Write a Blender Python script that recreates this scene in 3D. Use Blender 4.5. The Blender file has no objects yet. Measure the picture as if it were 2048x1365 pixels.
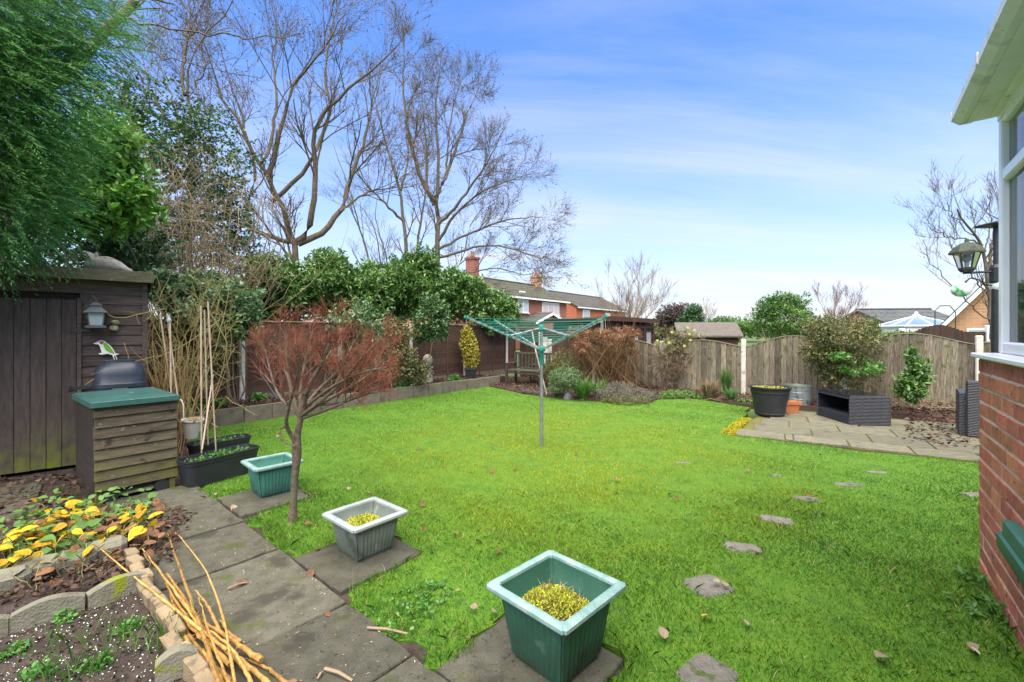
import bpy, bmesh, math, random
import numpy as np
from mathutils import Vector, Matrix
R = math.radians
rng = np.random.default_rng(11); random.seed(11)
S = bpy.context.scene; COL = S.collection

# ------------------------------------------------------------------ camera
F, CX, HY, H = 880.0, 1024.0, 665.0, 1.5
cam = bpy.data.cameras.new('camera'); camo = bpy.data.objects.new('camera', cam); COL.objects.link(camo)
cam.sensor_width = 36; cam.lens = F / 2048 * 36; cam.shift_y = -17.5 / 2048
cam.clip_start = 0.05; cam.clip_end = 3000
camo.location = (0, 0, H); camo.rotation_euler = (R(90), 0, 0); S.camera = camo

# ------------------------------------------------------------------ sky, sun, exposure
SUN_AZ = Vector((-0.12, -0.75, 0)).normalized(); SUN_EL = R(67)
W_ = bpy.data.worlds.new('World'); S.world = W_; W_.use_nodes = True
nt = W_.node_tree; nt.nodes.clear()
def wn(t, **k):
    n = nt.nodes.new(t)
    for a, b in k.items(): setattr(n, a, b)
    return n
out = wn('ShaderNodeOutputWorld'); bg = wn('ShaderNodeBackground'); bg.inputs[1].default_value = 0.05
sky = wn('ShaderNodeTexSky', sky_type='NISHITA', sun_disc=False, sun_elevation=SUN_EL, sun_rotation=math.atan2(SUN_AZ.x, SUN_AZ.y))
sky.altitude = 0; sky.air_density = 1.25; sky.dust_density = 0.25; sky.ozone_density = 2.6
tc = wn('ShaderNodeTexCoord'); sep = wn('ShaderNodeSeparateXYZ'); nt.links.new(tc.outputs['Generated'], sep.inputs[0])
# cirrus: project the direction on a flat cloud layer, stretched wisps
def math_(op, a, b=None, c=None, clamp=False):
    n = wn('ShaderNodeMath', operation=op); n.use_clamp = clamp
    for i, v in enumerate((a, b, c)):
        if v is None: continue
        if isinstance(v, (int, float)): n.inputs[i].default_value = v
        else: nt.links.new(v, n.inputs[i])
    return n.outputs[0]
zc = math_('ADD', math_('MAXIMUM', sep.outputs[2], 0.0), 0.12)
comb = wn('ShaderNodeCombineXYZ')
nt.links.new(math_('DIVIDE', sep.outputs[0], zc), comb.inputs[0]); nt.links.new(math_('DIVIDE', sep.outputs[1], zc), comb.inputs[1])
mp = wn('ShaderNodeMapping'); mp.inputs['Rotation'].default_value = (0, 0, R(-48)); mp.inputs['Scale'].default_value = (0.30, 1.15, 1)
nt.links.new(comb.outputs[0], mp.inputs[0])
n1 = wn('ShaderNodeTexNoise'); n1.inputs['Scale'].default_value = 1.25; n1.inputs['Detail'].default_value = 9; n1.inputs['Roughness'].default_value = .62; n1.inputs['Distortion'].default_value = .6
nt.links.new(mp.outputs[0], n1.inputs['Vector'])
n2 = wn('ShaderNodeTexNoise'); n2.inputs['Scale'].default_value = .55; n2.inputs['Detail'].default_value = 3
nt.links.new(comb.outputs[0], n2.inputs['Vector'])
wisp = math_('MULTIPLY', math_('MULTIPLY_ADD', n1.outputs[0], 3.2, -1.25, True), math_('MULTIPLY_ADD', n2.outputs[0], 2.6, -.55, True))
elev = math_('MAXIMUM', sep.outputs[2], 0.0)
low = math_('POWER', math_('SUBTRACT', 1.0, math_('MULTIPLY', elev, 1.6, None, True)), 2.3)   # thin high cloud thickens to the horizon
fac = math_('ADD', math_('MULTIPLY', wisp, 0.52), math_('MULTIPLY', low, 0.93), None, True)
tint = wn('ShaderNodeMix', data_type='RGBA', blend_type='MULTIPLY'); tint.inputs[0].default_value = 1
tint.inputs[7].default_value = (1.05, 1.46, 2.2, 1); nt.links.new(sky.outputs[0], tint.inputs[6])
mix = wn('ShaderNodeMix', data_type='RGBA'); nt.links.new(fac, mix.inputs[0]); nt.links.new(tint.outputs[2], mix.inputs[6])
mix.inputs[7].default_value = (7.3, 7.5, 7.9, 1)
nt.links.new(mix.outputs[2], bg.inputs[0]); nt.links.new(bg.outputs[0], out.inputs[0])

sun = bpy.data.lights.new('sun', 'SUN'); sun.energy = 4.5; sun.angle = R(82); sun.color = (1, .91, .77)
suno = bpy.data.objects.new('sun', sun); COL.objects.link(suno)
sd = Vector((SUN_AZ.x * math.cos(SUN_EL), SUN_AZ.y * math.cos(SUN_EL), math.sin(SUN_EL)))
suno.rotation_euler = sd.to_track_quat('Z', 'Y').to_euler(); suno.location = (0, -5, 30)
S.view_settings.view_transform = 'Standard'; S.view_settings.look = 'None'
S.view_settings.exposure = 1.44; S.view_settings.gamma = 1; S.view_settings.use_curve_mapping = False

# ------------------------------------------------------------------ helpers: places
def G(px, py, z=0.0):
    "where a point of the ground at height z stands, read off the photograph"
    Y = F * (H - z) / (py - HY); return np.array([(px - CX) / F * Y, Y, z])
def P(px, py, Y):
    return np.array([(px - CX) / F * Y, Y, H - (py - HY) / F * Y])
A = np.array([.615, .789, 0.]); A /= np.linalg.norm(A)          # the garden's length
AP = np.array([A[1], -A[0], 0.])                                # across, to the right

# ------------------------------------------------------------------ helpers: objects
def tag(o, label=None, cat=None, group=None, kind=None):
    if label: o['label'] = label
    if cat: o['category'] = cat
    if group: o['group'] = group
    if kind: o['kind'] = kind
    return o
def empty(name, loc=(0, 0, 0), rz=0.0):
    o = bpy.data.objects.new(name, None); COL.objects.link(o)
    o.location = tuple(loc); o.rotation_euler = (0, 0, rz); o.empty_display_size = .1; return o
def link(name, me, parent=None, loc=(0, 0, 0), rot=(0, 0, 0), mat=None):
    o = bpy.data.objects.new(name, me); COL.objects.link(o)
    o.location = tuple(loc); o.rotation_euler = rot
    if parent is not None: o.parent = parent
    if mat is not None and not me.materials: me.materials.append(mat)
    return o
def npmesh(name, V, Fc, mat=None, smooth=False):
    "V (n,3); Fc (m,k) faces of one size"
    V = np.ascontiguousarray(V, dtype=np.float32); Fc = np.ascontiguousarray(Fc, dtype=np.int32)
    me = bpy.data.meshes.new(name); m, k = Fc.shape
    me.vertices.add(len(V)); me.vertices.foreach_set('co', V.ravel())
    me.loops.add(m * k); me.loops.foreach_set('vertex_index', Fc.ravel())
    me.polygons.add(m); me.polygons.foreach_set('loop_start', np.arange(0, m * k, k, dtype=np.int32))
    if smooth: me.polygons.foreach_set('use_smooth', np.ones(m, dtype=bool))
    me.update(calc_edges=True)
    if mat: me.materials.append(mat)
    return me
class MB:
    "collects shapes into one mesh"
    def __init__(s): s.v = []; s.f = []
    def add(s, vs, fs):
        o = len(s.v); s.v += [tuple(map(float, v)) for v in vs]; s.f += [tuple(i + o for i in f) for f in fs]; return s
    def box(s, c, d, rot=None, ch=0.0):
        x, y, z = d[0] / 2, d[1] / 2, d[2] / 2
        if ch <= 0:
            vs = [(-x, -y, -z), (x, -y, -z), (x, y, -z), (-x, y, -z), (-x, -y, z), (x, -y, z), (x, y, z), (-x, y, z)]
            fs = [(3, 2, 1, 0), (4, 5, 6, 7), (0, 1, 5, 4), (1, 2, 6, 5), (2, 3, 7, 6), (3, 0, 4, 7)]
        else:
            bm = bmesh.new(); bmesh.ops.create_cube(bm, size=1)
            for v in bm.verts: v.co = Vector((v.co.x * d[0], v.co.y * d[1], v.co.z * d[2]))
            bmesh.ops.bevel(bm, geom=list(bm.edges), offset=min(ch, .45 * min(d)), segments=1, affect='EDGES')
            bm.verts.index_update(); vs = [tuple(v.co) for v in bm.verts]; fs = [tuple(v.index for v in f.verts) for f in bm.faces]; bm.free()
        M = rot if rot is not None else Matrix.Identity(3)
        return s.add([M @ Vector(v) + Vector(c) for v in vs], fs)
    def tube(s, pts, rad, k=8, caps=True):
        pts = [Vector(p) for p in pts]; n = len(pts)
        if not hasattr(rad, '__len__'): rad = [rad] * n
        vs = []; fs = []; u = None
        for i, p in enumerate(pts):
            d = (pts[min(i + 1, n - 1)] - pts[max(i - 1, 0)]).normalized()
            if u is None: u = d.orthogonal().normalized()
            u = (u - d * u.dot(d)).normalized(); w = d.cross(u)
            for j in range(k):
                a = 2 * math.pi * j / k; vs.append(p + (u * math.cos(a) + w * math.sin(a)) * rad[i])
        for i in range(n - 1):
            for j in range(k):
                j2 = (j + 1) % k; fs.append((i * k + j, i * k + j2, (i + 1) * k + j2, (i + 1) * k + j))
        if caps: fs.append(tuple(range(k - 1, -1, -1))); fs.append(tuple(range((n - 1) * k, n * k)))
        return s.add(vs, fs)
    def loft(s, rings, closed=True, caps=(True, True)):
        k = len(rings[0]); vs = [p for r in rings for p in r]; fs = []
        for i in range(len(rings) - 1):
            for j in range(k if closed else k - 1):
                j2 = (j + 1) % k; fs.append((i * k + j, i * k + j2, (i + 1) * k + j2, (i + 1) * k + j))
        if caps[0]: fs.append(tuple(range(k - 1, -1, -1)))
        if caps[1]: fs.append(tuple(range((len(rings) - 1) * k, len(rings) * k)))
        return s.add(vs, fs)
    def lathe(s, prof, n=24, c=(0, 0, 0), caps=(True, True), sx=1, sy=1):
        return s.loft([[(c[0] + r * sx * math.cos(2 * math.pi * j / n), c[1] + r * sy * math.sin(2 * math.pi * j / n), c[2] + z) for j in range(n)] for r, z in prof], caps=caps)
    def prism(s, poly, y0, y1, axis='y'):
        n = len(poly)
        f = {'y': lambda a, b, t: (a, t, b), 'z': lambda a, b, t: (a, b, t), 'x': lambda a, b, t: (t, a, b)}[axis]
        vs = [f(a, b, y0) for a, b in poly] + [f(a, b, y1) for a, b in poly]
        return s.add(vs, [tuple(range(n)), tuple(range(2 * n - 1, n - 1, -1))] + [(i, n + i, n + (i + 1) % n, (i + 1) % n) for i in range(n)])
    def mesh(s, name, mat=None, smooth=False):
        me = bpy.data.meshes.new(name); me.from_pydata(s.v, [], s.f); me.update()
        bm = bmesh.new(); bm.from_mesh(me); bmesh.ops.recalc_face_normals(bm, faces=bm.faces[:]); bm.to_mesh(me); bm.free()
        if smooth:
            me.polygons.foreach_set('use_smooth', np.ones(len(me.polygons), dtype=bool))
            try: me.set_sharp_from_angle(angle=R(38))
            except Exception: pass
        if mat: me.materials.append(mat)
        return me
    def build(s, name, mat, parent=None, loc=(0, 0, 0), rot=(0, 0, 0), smooth=False):
        return link(name, s.mesh(name, mat, smooth), parent, loc, rot)
def rotz(a): return Matrix.Rotation(a, 3, 'Z')
def rx(a): return Matrix.Rotation(a, 3, 'X')
def ry(a): return Matrix.Rotation(a, 3, 'Y')

# ------------------------------------------------------------------ helpers: materials
MATS = {}
def pm(name, cols, scale=6., rough=.8, bump=0., bscale=60., stretch=(1, 1, 1), vary=0., src='obj', spec=.3, transl=0., moss=None,
       metal=0., world=False, detail=6, hue=0., contrast=1., spots=None, coat=0.):
    m = bpy.data.materials.new(name); m.use_nodes = True; t = m.node_tree; N = t.nodes; L = t.links
    b = N['Principled BSDF']; o = N['Material Output']
    b.inputs['Roughness'].default_value = rough; b.inputs['Specular IOR Level'].default_value = spec; b.inputs['Metallic'].default_value = metal
    if coat: b.inputs['Coat Weight'].default_value = coat
    co = N.new('ShaderNodeTexCoord'); geo = N.new('ShaderNodeNewGeometry'); oi = N.new('ShaderNodeObjectInfo')
    vec = geo.outputs['Position'] if world else co.outputs['Object']
    if not world:
        ad = N.new('ShaderNodeVectorMath'); ad.operation = 'ADD'; L.new(vec, ad.inputs[0])
        sc = N.new('ShaderNodeMath'); sc.operation = 'MULTIPLY'; sc.inputs[1].default_value = 37; L.new(oi.outputs['Random'], sc.inputs[0])
        L.new(sc.outputs[0], ad.inputs[1]); vec = ad.outputs[0]
    mpn = N.new('ShaderNodeMapping'); mpn.inputs['Scale'].default_value = stretch; L.new(vec, mpn.inputs[0])
    nz = N.new('ShaderNodeTexNoise'); nz.inputs['Scale'].default_value = scale; nz.inputs['Detail'].default_value = detail; nz.inputs['Roughness'].default_value = .65
    L.new(mpn.outputs[0], nz.inputs['Vector'])
    rp = N.new('ShaderNodeValToRGB'); L.new(nz.outputs[0], rp.inputs[0]); e = rp.color_ramp.elements
    n = len(cols); lo, hi = .5 - .2 / contrast, .5 + .2 / contrast
    while len(e) < n: e.new(.5)
    for i, c in enumerate(cols):
        e[i].position = lo + (hi - lo) * i / max(1, n - 1); e[i].color = (*c, 1)
    col = rp.outputs[0]
    if spots:   # (colour, scale, threshold)
        for c_, s_, th in ([spots] if not isinstance(spots, list) else spots):
            sn = N.new('ShaderNodeTexNoise'); sn.inputs['Scale'].default_value = s_; sn.inputs['Detail'].default_value = 5; L.new(vec, sn.inputs['Vector'])
            ma = N.new('ShaderNodeMapRange'); ma.inputs[1].default_value = th; ma.inputs[2].default_value = th + .07; L.new(sn.outputs[0], ma.inputs[0])
            mx = N.new('ShaderNodeMix'); mx.data_type = 'RGBA'; L.new(ma.outputs[0], mx.inputs[0]); L.new(col, mx.inputs[6]); mx.inputs[7].default_value = (*c_, 1); col = mx.outputs[2]
    if moss:    # algae that grows up from the ground: (colour, z0 full, z1 none)
        c_, z0, z1 = moss
        sp = N.new('ShaderNodeSeparateXYZ'); L.new(geo.outputs['Position'], sp.inputs[0])
        ma = N.new('ShaderNodeMapRange'); ma.inputs[1].default_value = z1; ma.inputs[2].default_value = z0; L.new(sp.outputs[2], ma.inputs[0])
        sn = N.new('ShaderNodeTexNoise'); sn.inputs['Scale'].default_value = 7; sn.inputs['Detail'].default_value = 6; L.new(geo.outputs['Position'], sn.inputs['Vector'])
        mu = N.new('ShaderNodeMath'); mu.operation = 'MULTIPLY'; L.new(ma.outputs[0], mu.inputs[0])
        m2 = N.new('ShaderNodeMapRange'); m2.inputs[1].default_value = .35; m2.inputs[2].default_value = .65; L.new(sn.outputs[0], m2.inputs[0]); L.new(m2.outputs[0], mu.inputs[1])
        mx = N.new('ShaderNodeMix'); mx.data_type = 'RGBA'; L.new(mu.outputs[0], mx.inputs[0]); L.new(col, mx.inputs[6]); mx.inputs[7].default_value = (*c_, 1); col = mx.outputs[2]
    if vary or hue:
        hs = N.new('ShaderNodeHueSaturation'); rnd = geo.outputs['Random Per Island'] if src == 'isl' else oi.outputs['Random']
        mr = N.new('ShaderNodeMapRange'); mr.inputs[3].default_value = 1 - vary; mr.inputs[4].default_value = 1 + vary; L.new(rnd, mr.inputs[0]); L.new(mr.outputs[0], hs.inputs['Value'])
        if hue:
            fr = N.new('ShaderNodeMath'); fr.operation = 'MULTIPLY'; fr.inputs[1].default_value = 7.13; L.new(rnd, fr.inputs[0])
            f2 = N.new('ShaderNodeMath'); f2.operation = 'FRACT'; L.new(fr.outputs[0], f2.inputs[0])
            h2 = N.new('ShaderNodeMapRange'); h2.inputs[3].default_value = .5 - hue; h2.inputs[4].default_value = .5 + hue; L.new(f2.outputs[0], h2.inputs[0]); L.new(h2.outputs[0], hs.inputs['Hue'])
        L.new(col, hs.inputs['Color']); col = hs.outputs[0]
    L.new(col, b.inputs['Base Color'])
    if bump:
        bn = N.new('ShaderNodeTexNoise'); bn.inputs['Scale'].default_value = bscale; bn.inputs['Detail'].default_value = 5; L.new(mpn.outputs[0], bn.inputs['Vector'])
        bp = N.new('ShaderNodeBump'); bp.inputs['Strength'].default_value = bump; bp.inputs['Distance'].default_value = .02; L.new(bn.outputs[0], bp.inputs['Height']); L.new(bp.outputs[0], b.inputs['Normal'])
    if transl:
        tr = N.new('ShaderNodeBsdfTranslucent'); L.new(col, tr.inputs[0]); ms = N.new('ShaderNodeMixShader'); ms.inputs[0].default_value = transl
        L.new(b.outputs[0], ms.inputs[1]); L.new(tr.outputs[0], ms.inputs[2]); L.new(ms.outputs[0], o.inputs[0])
    MATS[name] = m; return m

M_soil = pm('soil', [(.018, .013, .010), (.045, .033, .025), (.075, .055, .042)], 9, .95, .8, 70, world=True)
M_leafsoil = pm('leafy soil', [(.035, .020, .014), (.085, .05, .035), (.05, .03, .022)], 14, .9, .8, 60, world=True)
M_turf = pm('turf', [(.045, .115, .008), (.075, .17, .010), (.10, .185, .012)], 6, .9, .6, 90, world=True)
M_field = pm('far ground', [(.05, .09, .02), (.09, .13, .035)], .4, .95, world=True)
M_slab = pm('slab', [(.070, .066, .044), (.104, .099, .069), (.136, .129, .095)], 11, .9, .8, 210, vary=.16, detail=12, spots=[((.19, .18, .145), 60, .655), ((.042, .038, .026), 45, .62), ((.075, .085, .028), 5, .60), ((.055, .050, .036), 3.2, .60)])
M_patio = pm('patio slab', [(.115, .107, .066), (.168, .157, .102), (.21, .20, .14)], 7, .85, .9, 60, stretch=(1, 3, 1), vary=.16, spots=[((.11, .105, .085), 5, .6), ((.16, .19, .03), 6, .66)])
M_step = pm('stepping stone', [(.13, .118, .095), (.22, .205, .17)], 16, .9, .9, 90, vary=.15, spots=((.08, .11, .03), 12, .58))
M_gravelboard = pm('concrete block', [(.10, .082, .058), (.15, .125, .09), (.18, .155, .12)], 7, .9, .4, 120, vary=.12, spots=[((.09, .10, .045), 9, .6)])
M_conc = pm('concrete post', [(.42, .39, .33), (.56, .53, .46), (.62, .59, .52)], 9, .85, .25, 140, vary=.06, spots=[((.30, .30, .22), 7, .63)])
M_fence = pm('brown fence board', [(.055, .030, .021), (.095, .053, .037), (.135, .080, .057)], 5, .8, .5, 40, stretch=(1.2, 8, 10), vary=.22)
M_fence2 = pm('weathered board', [(.12, .10, .064), (.23, .195, .132), (.34, .295, .215)], 6, .85, .9, 30, stretch=(14, 14, .8), vary=.42, hue=.012, contrast=1.5, spots=[((.12, .13, .045), 5, .6)])
M_fence2b = pm('brown vertical board', [(.06, .035, .022), (.10, .06, .038)], 6, .85, .6, 30, stretch=(9, 9, .9), vary=.28)
M_rail = pm('capping rail', [(.20, .16, .10), (.30, .25, .16)], 6, .8, .3, 50, stretch=(2, 9, 9), vary=.1)
M_shed = pm('shed board', [(.048, .035, .030), (.078, .057, .050), (.115, .086, .075)], 4, .75, .55, 40, stretch=(1.2, 9, 9), vary=.16, moss=((.075, .085, .018), -.05, .45), spots=[((.12, .09, .07), 16, .74)])
M_sheddoor = pm('shed door plank', [(.042, .032, .028), (.066, .050, .044), (.092, .070, .060)], 4, .75, .55, 40, stretch=(9, 9, 1.1), vary=.14, moss=((.13, .15, .02), .02, .55))
M_fascia = pm('mossy fascia', [(.07, .065, .035), (.12, .11, .065), (.17, .15, .10)], 7, .85, .6, 50, stretch=(1.5, 8, 8), spots=[((.30, .26, .19), 12, .66)])
M_felt = pm('roof felt', [(.035, .035, .032), (.06, .06, .052)], 20, .95, .5, 200)
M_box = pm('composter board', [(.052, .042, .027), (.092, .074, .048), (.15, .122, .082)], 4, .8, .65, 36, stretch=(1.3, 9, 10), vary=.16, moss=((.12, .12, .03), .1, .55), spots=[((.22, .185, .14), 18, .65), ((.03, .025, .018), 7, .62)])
M_boxdark = pm('dark backing and shaded side', [(.022, .017, .013), (.036, .028, .022)], 5, .8, .5, 36, stretch=(1.3, 9, 9), vary=.15)  # dark backing timber; also holds the shade of the compost box's left side
M_raw = pm('raw timber', [(.24, .18, .10), (.36, .29, .18)], 6, .8, .4, 40, stretch=(1.5, 9, 9), spots=[((.09, .07, .05), 9, .6)])
M_green = pm('green plastic', [(.018, .085, .055), (.028, .115, .078)], 5, .45, .08, 200, spec=.5, spots=[((.055, .15, .115), 5, .62)])
M_greenlid = pm('green lid plastic', [(.022, .075, .065), (.04, .115, .10)], 5, .42, .1, 150, spec=.5, spots=[((.10, .20, .16), 12, .64)])
M_teal = pm('faded green planter', [(.03, .13, .095), (.05, .175, .13)], 6, .5, .08, 160, spec=.45, spots=[((.09, .20, .16), 10, .66), ((.02, .06, .045), 4, .6)], moss=((.03, .06, .04), -.02, .2))
M_dgreen = pm('dark green planter', [(.018, .075, .045), (.032, .105, .068)], 6, .5, .08, 160, spec=.45, spots=[((.06, .13, .09), 8, .64), ((.022, .036, .024), 3.5, .56)], moss=((.035, .045, .025), -.02, .22))
M_greyp = pm('grey green planter', [(.10, .125, .105), (.145, .175, .15)], 6, .55, .1, 160, spec=.4, spots=[((.20, .23, .20), 9, .64), ((.06, .07, .055), 3.5, .57)], moss=((.06, .07, .05), -.02, .2))
M_rimg = pm('sun bleached green rim', [(.11, .22, .19), (.19, .30, .27), (.28, .38, .35)], 14, .55, .12, 160, spec=.4, spots=[((.14, .28, .23), 7, .63)])
M_rimgrey = pm('bleached grey rim', [(.20, .235, .225), (.31, .345, .335)], 14, .55, .12, 160, spec=.4)
M_blackp = pm('black plastic', [(.014, .015, .018), (.026, .028, .032)], 9, .5, .1, 200, spec=.5, spots=[((.05, .05, .05), 14, .68)])
M_butt = pm('blue black plastic', [(.016, .022, .034), (.026, .036, .052)], 6, .42, .08, 200, spec=.5)
M_moss = pm('moss', [(.30, .33, .025), (.45, .47, .045), (.34, .40, .05)], 20, .95, .8, 90, vary=.3, src='isl', world=True)
M_mosspatch = pm('yellow moss', [(.30, .27, .012), (.42, .38, .02)], 12, .95, .9, 80, world=True)
M_straw = pm('dry straw', [(.36, .28, .15), (.52, .42, .25)], 9, .9, vary=.3, src='isl')
M_cane = pm('golden cane', [(.20, .10, .026), (.38, .21, .055), (.50, .31, .10)], 26, .6, .4, 90, vary=.35, spots=[((.12, .065, .03), 22, .64)])
M_bamboo = pm('grey bamboo', [(.30, .22, .15), (.46, .37, .28)], 9, .6, .2, 60, vary=.15)
M_rattan = None
M_galv = pm('galvanised steel', [(.32, .35, .36), (.46, .49, .50)], 7, .42, .1, 60, metal=.75, spots=[((.22, .24, .25), 9, .6)])
M_alu = pm('aluminium', [(.30, .34, .36), (.42, .46, .48)], 9, .4, .05, 90, metal=.6)
M_steel = pm('galvanised pole', [(.19, .20, .20), (.30, .31, .31)], 12, .5, .1, 90, metal=.5, moss=((.22, .24, .16), .0, .5))
M_line = pm('green line', [(.015, .17, .13), (.03, .23, .18)], 20, .5)
M_terra = pm('terracotta', [(.40, .13, .055), (.52, .19, .085)], 9, .8, .2, 120, spots=[((.55, .33, .22), 12, .68)])
M_brick = pm('red brick', [(.34, .105, .055), (.44, .15, .08), (.52, .20, .11)], 16, .85, .6, 190, vary=.24, hue=.012, spots=[((.12, .045, .035), 30, .62), ((.40, .22, .15), 70, .72)])
M_mortar = pm('mortar', [(.58, .48, .40), (.70, .60, .51)], 30, .95, .6, 160)
M_upvc = pm('white upvc', [(.72, .74, .75), (.80, .81, .82)], 3, .3, spec=.5, spots=[((.60, .63, .60), 6, .68)])
M_gutter = pm('white gutter', [(.62, .64, .63), (.75, .76, .75)], 4, .4, spec=.5, spots=[((.35, .36, .33), 24, .66), ((.5, .52, .48), 5, .6)])
M_stone = pm('old stone', [(.20, .18, .12), (.32, .29, .21), (.42, .38, .29)], 9, .9, .6, 90, spots=[((.14, .15, .06), 7, .58)])
M_bird = pm('weathered statue stone', [(.22, .20, .16), (.38, .35, .29), (.48, .45, .39)], 22, .9, .7, 130, spots=[((.16, .16, .05), 6, .6)])
M_iron = pm('black iron', [(.012, .016, .018), (.024, .03, .032)], 12, .45, .15, 120, spec=.5)
M_ironmoss = pm('mossy lantern roof', [(.028, .04, .03), (.055, .065, .045), (.08, .085, .05)], 14, .8, .3, 120)
M_bark = pm('grey bark', [(.085, .070, .052), (.15, .125, .092), (.21, .18, .135)], 9, .9, .7, 60, stretch=(3, 3, .8), world=True, spots=[((.10, .11, .05), 3, .6)])
M_twig = pm('bare twigs', [(.085, .068, .042), (.145, .118, .074)], 2, .9, vary=.25, src='isl', world=True)
M_barkw = pm('warm bark', [(.085, .062, .042), (.15, .112, .078), (.21, .16, .115)], 8, .9, .7, 60, stretch=(3, 3, .8), world=True, spots=[((.11, .125, .05), 2.5, .58)])
M_bramble = pm('bramble stems', [(.17, .12, .075), (.30, .23, .15)], 3, .85, vary=.3, src='isl', world=True)
M_olive = pm('olive stems', [(.19, .155, .05), (.30, .25, .10)], 4, .8, vary=.25, src='isl', world=True)
M_redtwig = pm('red twigs', [(.19, .042, .022), (.20, .066, .036), (.13, .082, .052)], 3.4, .7, vary=.3, src='isl', world=True)
M_maple = pm('maple bark', [(.075, .056, .038), (.14, .108, .074), (.20, .16, .115)], 30, .85, 1.0, 120, world=True, spots=[((.13, .14, .06), 6, .6)])
def leafmat(name, cols, rough=.4, vary=.35, hue=.02, transl=.22, scale=1.2, spec=.45):
    return pm(name, cols, scale, rough, 0, vary=vary, src='isl', hue=hue, transl=transl, spec=spec, world=True, detail=3)
M_conifer = leafmat('conifer spray', [(.06, .19, .05), (.10, .27, .07), (.18, .35, .09)], .6, .5, .025, .45, 1.1)
M_laurel = leafmat('laurel leaf', [(.075, .165, .035), (.115, .225, .05), (.165, .28, .075)], .32, .4, .02, .2, .9, .55)
M_ivy = leafmat('ivy leaf', [(.042, .10, .036), (.07, .145, .046), (.11, .195, .06)], .35, .45, .02, .15)
M_bay = leafmat('bright evergreen leaf', [(.075, .23, .028), (.125, .30, .042), (.19, .35, .075)], .35, .35, .02, .25)
M_pieris = leafmat('grey green leaf', [(.085, .17, .06), (.14, .235, .10), (.20, .29, .15)], .4, .35, .02, .2)
M_varieg = leafmat('variegated leaf', [(.11, .115, .04), (.20, .19, .075), (.30, .28, .13)], .45, .4, .03, .2, 3)
M_yellowleaf = leafmat('yellow variegated leaf', [(.32, .27, .03), (.46, .40, .06), (.30, .30, .04)], .45, .3, .02, .25, 4)
M_hydr = leafmat('dead brown leaf', [(.16, .075, .04), (.26, .13, .07), (.33, .18, .10)], .9, .35, .02, .15, 3, .1)
M_hydstem = pm('hydrangea stems', [(.20, .12, .055), (.32, .20, .10)], 4, .8, vary=.3, src='isl', world=True)
M_litter = leafmat('leaf litter', [(.04, .024, .017), (.085, .052, .036), (.15, .10, .07)], .8, .45, .02, .1, 5, .2)
M_fresh = leafmat('fresh green leaf', [(.07, .20, .03), (.11, .26, .05)], .45, .3, .02, .3, 5)
M_reed = leafmat('grassy leaf', [(.045, .13, .02), (.08, .19, .03)], .5, .35, .03, .3, 3)
M_browngrass = leafmat('brown tuft', [(.17, .12, .06), (.27, .20, .11)], .8, .3, .02, .2, 4)
M_olivebush = leafmat('olive bush leaf', [(.085, .105, .025), (.14, .155, .045), (.19, .19, .07)], .5, .4, .03, .25, 2)
M_midbush = leafmat('mid green leaf', [(.06, .15, .022), (.10, .21, .035), (.15, .26, .06)], .45, .4, .03, .25, 1)
M_darkbush = leafmat('dark bush leaf', [(.035, .10, .035), (.06, .14, .045)], .45, .4, .02, .2, 1)
M_sage = leafmat('grey heather', [(.12, .12, .085), (.2, .19, .14)], .8, .35, .02, .15, 3)
M_hebe = leafmat('pale hebe leaf', [(.10, .18, .06), (.17, .25, .11)], .5, .3, .02, .2, 4)
# rattan: woven strands, over-under, from two crossed waves
def rattan():
    m = bpy.data.materials.new('black rattan weave'); m.use_nodes = True; N = m.node_tree.nodes; L = m.node_tree.links; b = N['Principled BSDF']
    co = N.new('ShaderNodeTexCoord')
    w1 = N.new('ShaderNodeTexWave'); w1.bands_direction = 'Z'; w1.inputs['Scale'].default_value = 14; L.new(co.outputs['Object'], w1.inputs[0])
    ck = N.new('ShaderNodeTexChecker'); ck.inputs['Scale'].default_value = 34; L.new(co.outputs['Object'], ck.inputs[0])
    mu = N.new('ShaderNodeMath'); mu.operation = 'MULTIPLY'; L.new(w1.outputs[1], mu.inputs[0]); L.new(ck.outputs[1], mu.inputs[1])
    ad = N.new('ShaderNodeMath'); ad.operation = 'MULTIPLY_ADD'; L.new(mu.outputs[0], ad.inputs[0]); ad.inputs[1].default_value = .7; L.new(w1.outputs[1], ad.inputs[2])
    rp = N.new('ShaderNodeValToRGB'); rp.color_ramp.elements[0].color = (.003, .0033, .005, 1); rp.color_ramp.elements[1].color = (.040, .043, .054, 1); L.new(ad.outputs[0], rp.inputs[0]); L.new(rp.outputs[0], b.inputs['Base Color'])
    bp = N.new('ShaderNodeBump'); bp.inputs['Strength'].default_value = .9; bp.inputs['Distance'].default_value = .006; L.new(ad.outputs[0], bp.inputs['Height']); L.new(bp.outputs[0], b.inputs['Normal'])
    b.inputs['Roughness'].default_value = .45; return m
M_rattan = rattan()
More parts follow.
